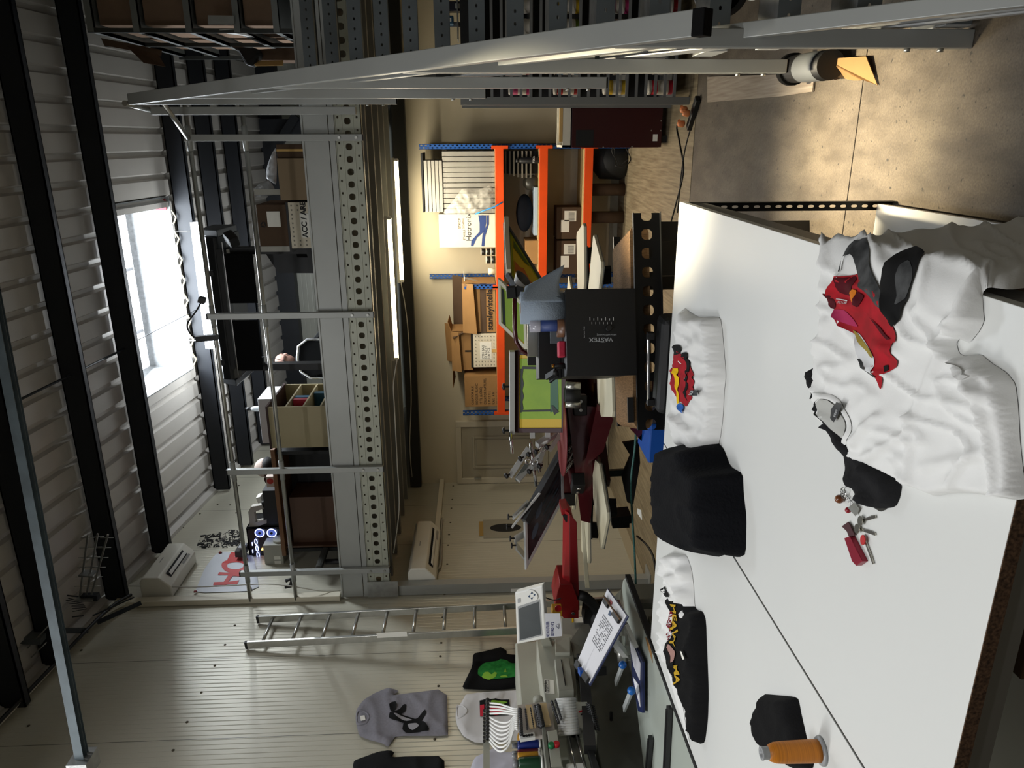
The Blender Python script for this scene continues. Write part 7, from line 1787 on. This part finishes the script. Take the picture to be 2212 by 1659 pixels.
# cabinet with pigeonholes, boxes on it
yk = 7.2
a = W(578,880,y=yk); b_ = W(582,968,y=yk); xb = a.x; xa = b_.x; zt_ = a.z
yk2 = 7.95
kb = thing('pigeonhole_cabinet', 'beige cabinet with open pigeonholes holding binders on the mezzanine', 'cabinet', ((xa+xb)/2, (yk+yk2)/2, ZD))
M_bei = mat('beige laminate', '9c8f6c', .55)
obj('side_panel', B(xa, xb, yk, yk+.02, ZD, zt_), M_bei, kb); obj('side_panel', B(xa, xb, yk2-.02, yk2, ZD, zt_), M_bei, kb)
obj('back_panel', B(xa, xa+.02, yk+.02, yk2-.02, ZD, zt_), M_bei, kb)
obj('top_panel', B(xa-.01, xb+.01, yk-.01, yk2+.01, zt_, zt_+.02), mat('dark red brown edge','34160e',.5), kb)
for i in range(1, 4): 
    z = ZD+(zt_-ZD)*i/4; obj('shelf', B(xa+.02, xb, yk+.02, yk2-.02, z-.008, z+.008), mat('pale shelf','b3a684',.5), kb)
for (i, y0, c2, l) in ((2, yk+.25, 'b02438', 'red topped'), (1, yk+.45, '1c4a5c', 'teal'), (2, yk+.33, '2c6a8c', 'blue')):
    z = ZD+(zt_-ZD)*i/4+.008
    o_ = obj('binder', B(xb-.28, xb-.01, y0, y0+.06, z, z+.15), mat('binder '+c2, c2, .5), label='%s binder standing in the pigeonhole cabinet' % l, cat='binder')
# white box on a dark box behind
t, xa2, xb2, zt2 = mbox((556,862), (575,958), 8.1, .45, 'white_box', 'white box standing on a dark stand behind the pigeonhole cabinet', mat('white appliance','b4b6b6',.5), z0=ZD+.62)
obj('dark_stand', B(xa2-.14, xb2, 8.12, 8.6, ZD, ZD+.615), M_black, label='dark stand carrying the white box behind the cabinet', cat='stand')
c_ = W(556,886,y=8.25); 
r = thing('water_bottle', 'small clear bottle with a black flip cap on the white box', 'bottle', (c_.x, 8.3, zt2))
hh = W(533,886,y=8.3).z-zt2
obj('body', MB().lathe([(.03,0),(.035,.01),(.033,hh*.55),(.018,hh*.75)], (c_.x,8.3,zt2), n=20), mat('clear bottle','b0b4b4',.15,alpha=.6), r); obj('cap', MB().lathe([(.02,hh*.75),(.022,hh*.95),(.015,hh)], (c_.x,8.3,zt2), n=16), M_black, r)
obj('cap_loop', MB().tube([(c_.x+.02*math.cos(a), 8.3, zt2+hh*.98+.02*math.sin(a)) for a in [2*PI*i/12 for i in range(13)]], .004, 5), M_black, r)
# desk
yd0 = 7.3; zd = W(598,1100,y=yd0).z
xd0 = XL+.12; xd1 = W(592,972,y=yd0).x
dk_ = thing('desk', 'brown topped desk behind the mezzanine rail at the left', 'desk', ((xd0+xd1)/2, yd0+.4, ZD))
obj('desktop', B(xd0, xd1, yd0, yd0+.58, zd-.045, zd), mat('brown desk laminate','6e4826',.5,nz=.15,nscale=4,stretch=(1,8,8)), dk_, bevel=.004)
x_ = W(640,1090,y=yd0+.1).x
obj('side_panel', B(x_-.5, x_-.48, yd0+.04, yd0+.55, ZD, zd-.045), mat('brown side panel','4a2e1a',.5), dk_); obj('modesty_panel', B(xd0+.1, xd1-.05, yd0+.52, yd0+.54, ZD+.2, zd-.045), mat('dark panel','101112',.6), dk_)
for x in (xd0+.04, xd1-.06): obj('leg', B(x-.02, x+.02, yd0+.05, yd0+.55, ZD, zd-.045), M_blk2, dk_)
t, xa2, xb2, _z = mbox((624,1075), (690,1190), yd0+.12, .38, 'pedestal_drawers', 'brown wooden pedestal under the desk', mat('brown side panel','4a2e1a',.5), z0=ZD)
t.name = 'pedestal_drawers'
# second person with cap
h2 = W(580,1010,y=8.12)
person('person', 'person in a pale cap with maroon brim and a black jacket, working at the desk', (h2.x+.10, 8.2, ZD+.55), PI*1.02, h2+Vector((.0,0,.01)), 0, M_jack, cap=True, hairm=M_ink)
ch2 = thing('stool', 'dark chair under the person with the cap', 'chair', (h2.x+.12, 8.1, ZD))
obj('seat', B(h2.x-.1, h2.x+.34, 8.0, 8.42, ZD+.38, ZD+.44), M_black, ch2, bevel=.02)
obj('pedestal', MB().lathe([(.03,0),(.03,.38)], (h2.x+.12, 8.2, ZD), n=12), M_chrome, ch2)
# desk items
t = thing('printed_mug_box', 'small box with a red round emblem standing on the desk', 'box', W(590,1035,y=7.4))
a = W(574,1030,y=7.45); b_ = W(590,1052,y=7.45)
obj('body', B(b_.x, a.x, 7.45, 7.55, zd, a.z), mat('pale box','a99c92',.6), t)
obj('red_emblem', MB().lathe([(.035,0),(.035,.002)], ((a.x+b_.x)/2+.01, 7.449, (zd+a.z)/2+.02), (0,-1,0), 18), mat('red emblem','9a2418',.5), t)
t, *_ = mbox((566,1060), (590,1100), 7.5, .3, 'black_case', 'black flip top case on the desk', mat('case black', '0e1012', .5), z0=zd)
obj('white_papers', MB().bar(W(560,1070,y=7.75), W(570,1095,y=7.75), .1, .05), M_lab, label='white papers sticking up behind the black case on the desk', cat='papers')
pn = thing('label_printer', 'white and black desktop printer with an angled tray on the desk', 'printer', W(585,1120,y=7.6))
a = W(541,1100,y=7.6); b_ = W(541,1143,y=7.6)
obj('body', B(W(580,1150,y=7.6).x, W(580,1080,y=7.6).x, 7.55, 7.85, zd, W(570,1110,y=7.6).z), M_black, pn, bevel=.01)
obj('tray', MB().prism([W(536,1106,y=7.55),W(542,1095,y=7.55),W(572,1090,y=7.55),W(572,1098,y=7.55),W(549,1106,y=7.55),W(552,1128,y=7.55),W(576,1122,y=7.55),W(576,1130,y=7.55),W(541,1144,y=7.55)], (0,.06,0)), mat('off white shell','a7a39a',.5), pn)
pc = thing('desktop_computer', 'black computer tower with glowing white blue fans on the desk', 'computer', W(590,1190,y=7.55))
xa2, xb2 = W(560,1236,y=7.5).x, W(560,1142,y=7.5).x; zt2 = W(536,1190,y=7.5).z
obj('case', MB().box(xa2, xb2, 7.52, 7.55, zd, zt2).box(xa2, xb2, 7.85, 7.87, zd, zt2).box(xa2, xa2+.02, 7.52, 7.87, zd, zt2).box(xb2-.02, xb2, 7.52, 7.87, zd, zt2).box(xa2, xb2, 7.52, 7.87, zt2-.02, zt2), mat('tower black','08080a',.3), pc, bevel=.004)
M_glow = mat('fan glow', 'aebcff', .4, emit=4); M_glo2 = mat('fan blade glow', '4a5aa0', .4, emit=1.2)
for (px, py, r_) in ((561,1151,.05),(587,1151,.05),(567,1228,.045)):
    c_ = W(px, py, y=7.51)
    obj('fan_ring', MB().tube([c_+Vector((r_*math.cos(a), -.004, r_*math.sin(a))) for a in [2*PI*i/24 for i in range(25)]], .005, 6), M_glow, pc)
    obj('fan', MB().lathe([(r_*.85,0),(r_*.85,.004)], c_+Vector((0,-.002,0)), (0,-1,0), 24), M_glo2, pc)
    obj('fan_hub', MB().lathe([(r_*.28,0),(r_*.28,.01)], c_+Vector((0,-.006,0)), (0,-1,0), 16), M_black, pc)
for k_ in range(4):
    c_ = W(553+4*k_*.6, 1170+14*k_, y=7.51); obj('light_strip', MB().tube([c_+Vector((.035*math.cos(a), -.004, .014*math.sin(a))) for a in [2*PI*i/14 for i in range(15)]], .0045, 5), M_glow, pc)
    d_ = W(545+1.5*k_*.6, 1175+16*k_, y=7.51); obj('light_bar', B(d_.x-.02, d_.x+.02, 7.505, 7.512, d_.z-.003, d_.z+.003), M_glow, pc)
obj('amber_light', MB().bar(W(565,1186,y=7.505), W(572,1186,y=7.505), .03, .01), mat('amber glow','ffb060',.4,emit=5), pc)
pl_ = thing('laser_printer', 'pale grey laser printer in front of the glowing computer tower', 'printer', W(595,1200,y=7.4))
xa3, xb3 = W(585,1232,y=7.35).x, W(585,1176,y=7.35).x; z3 = W(571,1200,y=7.35).z
obj('body', B(xa3, xb3, 7.33, 7.5, zd, z3), mat('pale grey shell','9d9c90',.5), pl_, bevel=.008)
obj('rounded_top', MB().tube([(xb3+.03, 7.43, zd+.045), (xb3-.01, 7.43, zd+.045)], .075, 20), mat('pale grey shell','9d9c90',.5), pl_)
for k_ in range(3): obj('rating_label', B(xa3+.03+k_*.06, xa3+.07+k_*.06, 7.328, 7.33, zd+.03, zd+.1), M_lab, pl_)
ct = thing('card_terminal', 'small grey box mounted above the computer tower', 'terminal', W(530,1190,y=7.5))
obj('body', MB().bar(W(513,1188,y=7.5), W(533,1188,y=7.5), .19, .08), mat('dark grey box','2c2c2a',.4), ct, bevel=.004); obj('cover', MB().bar(W(517,1180,y=7.45), W(530,1180,y=7.45), .1, .02), mat('bezel grey','9a9c9c',.5), ct)
obj('monitor_arm', MB().bar(W(512,1190,y=7.5), Vector((W(512,1190,y=7.5).x, 7.86, zd)), .03, .03), M_black, ct)
# chair by the desk, left
ch3 = thing('swivel_chair', 'grey upholstered swivel chair below the left end of the desk', 'chair', W(680,1260,y=7.1))
a = W(640,1262,y=7.1)
obj('seat', B(XL+.2, a.x+.25, 6.95, 7.35, ZD+.25, ZD+.33), mat('dark grey fabric','4c4c48',.8), ch3, bevel=.03)
obj('pedestal', MB().lathe([(.03,0),(.03,.25)], ((XL+.15+a.x+.25)/2, 7.12, ZD), n=12), M_black, ch3)
obj('arm_rest', MB().tube([W(618,1255,y=6.75), W(630,1250,y=6.75), W(628,1266,y=6.75), W(616,1268,y=6.75)], .02, 8), M_black, ch3)
wire('hanging_wire', [W(265,1265,x=XL+.1), W(420,1268,x=XL+.14), W(560,1262,x=XL+.2), W(620,1265,x=XL+.2), W(690,1276,x=XL+.1), W(735,1276,x=XL+.05)], .006, 'thin white cord sagging across the wall behind the mezzanine rail', mat('white cable sheath','b8b4a8',.5), 'cord')
# ================================================================= LIGHT
def area(name, loc, rot, sx_, sy_, power, col, spread=None):
    l = bpy.data.lights.new(name, 'AREA'); l.shape = 'RECTANGLE'; l.size = sx_; l.size_y = sy_; l.energy = power; l.color = col
    if spread: l.spread = spread
    o = bpy.data.objects.new(name, l); COL.objects.link(o); o.location = loc; o.rotation_euler = rot
    return o
# daylight falling through the skylight
area('skylight_daylight', (-1.7, 8.45, zr(8.45)+.3), (.1, 0, 0), 1.9, 1.0, 230, (.86, .93, 1))
# cool workshop battens high over the work tables behind and beside the camera
for i, (x, y, z, p) in enumerate(((-.9, .2, 4.4, 62), (-3.3, 1.6, 4.7, 88), (.8, -1.8, 4.6, 16), (-2.2, 3.6, 5.2, 30))):
    area('ceiling_batten_glow', (x, y, z), (0, 0, 0), 1.5, .25, p, (.97, .98, 1))
# batten beside the skylight throws light on the roof and rear wall
area('upper_batten_glow', (-1.9, 9.0, 4.85), (0, 0, 0), 1.3, .1, 60, (.93, .97, 1))
area('upper_batten_glow', (-1.9, 9.0, 4.75), (PI, 0, 0), 1.3, .1, 40, (.9, .96, 1))
area('rear_roof_fill', (-2.6, 9.6, 4.2), (PI*.85, 0, 0), 2.2, .3, 26, (.86, .93, 1))  # added upward fill that brightens the rear roof
# the two tubes under the mezzanine light the partition
for t, y, x in ((t1, y1, t1.location.x), (t2, y2, t2.location.x)):
    area('tube_glow', (x, y-.0, 2.54), (0, 0, 0), 1.2, .05, 40, (1, .91, .74))
area('tube_glow', (-1.0, 9.0, 2.5), (math.radians(20), 0, 0), 1.2, .08, 6, (1, .86, .6))  # weaker warm area light near the partition, away from both tubes
# warm tube over the stair foot
area('warm_tube_glow', (-.10, 3.5, 3.6), (0, 0, 0), .06, .8, 26, (1, .86, .6), math.radians(26))
w = bpy.data.worlds.new('world'); scene.world = w; w.use_nodes = True
nt = w.node_tree; bg = nt.nodes['Background']
bg.inputs[0].default_value = (.8, .9, 1, 1); bg.inputs[1].default_value = .6
scene.view_settings.view_transform = 'Standard'
scene.view_settings.look = 'None'
scene.view_settings.exposure = 0
scene.cycles.max_bounces = 8; scene.cycles.transparent_max_bounces = 24
scene.cycles.use_denoising = True
scene.cycles.sample_clamp_indirect = 6
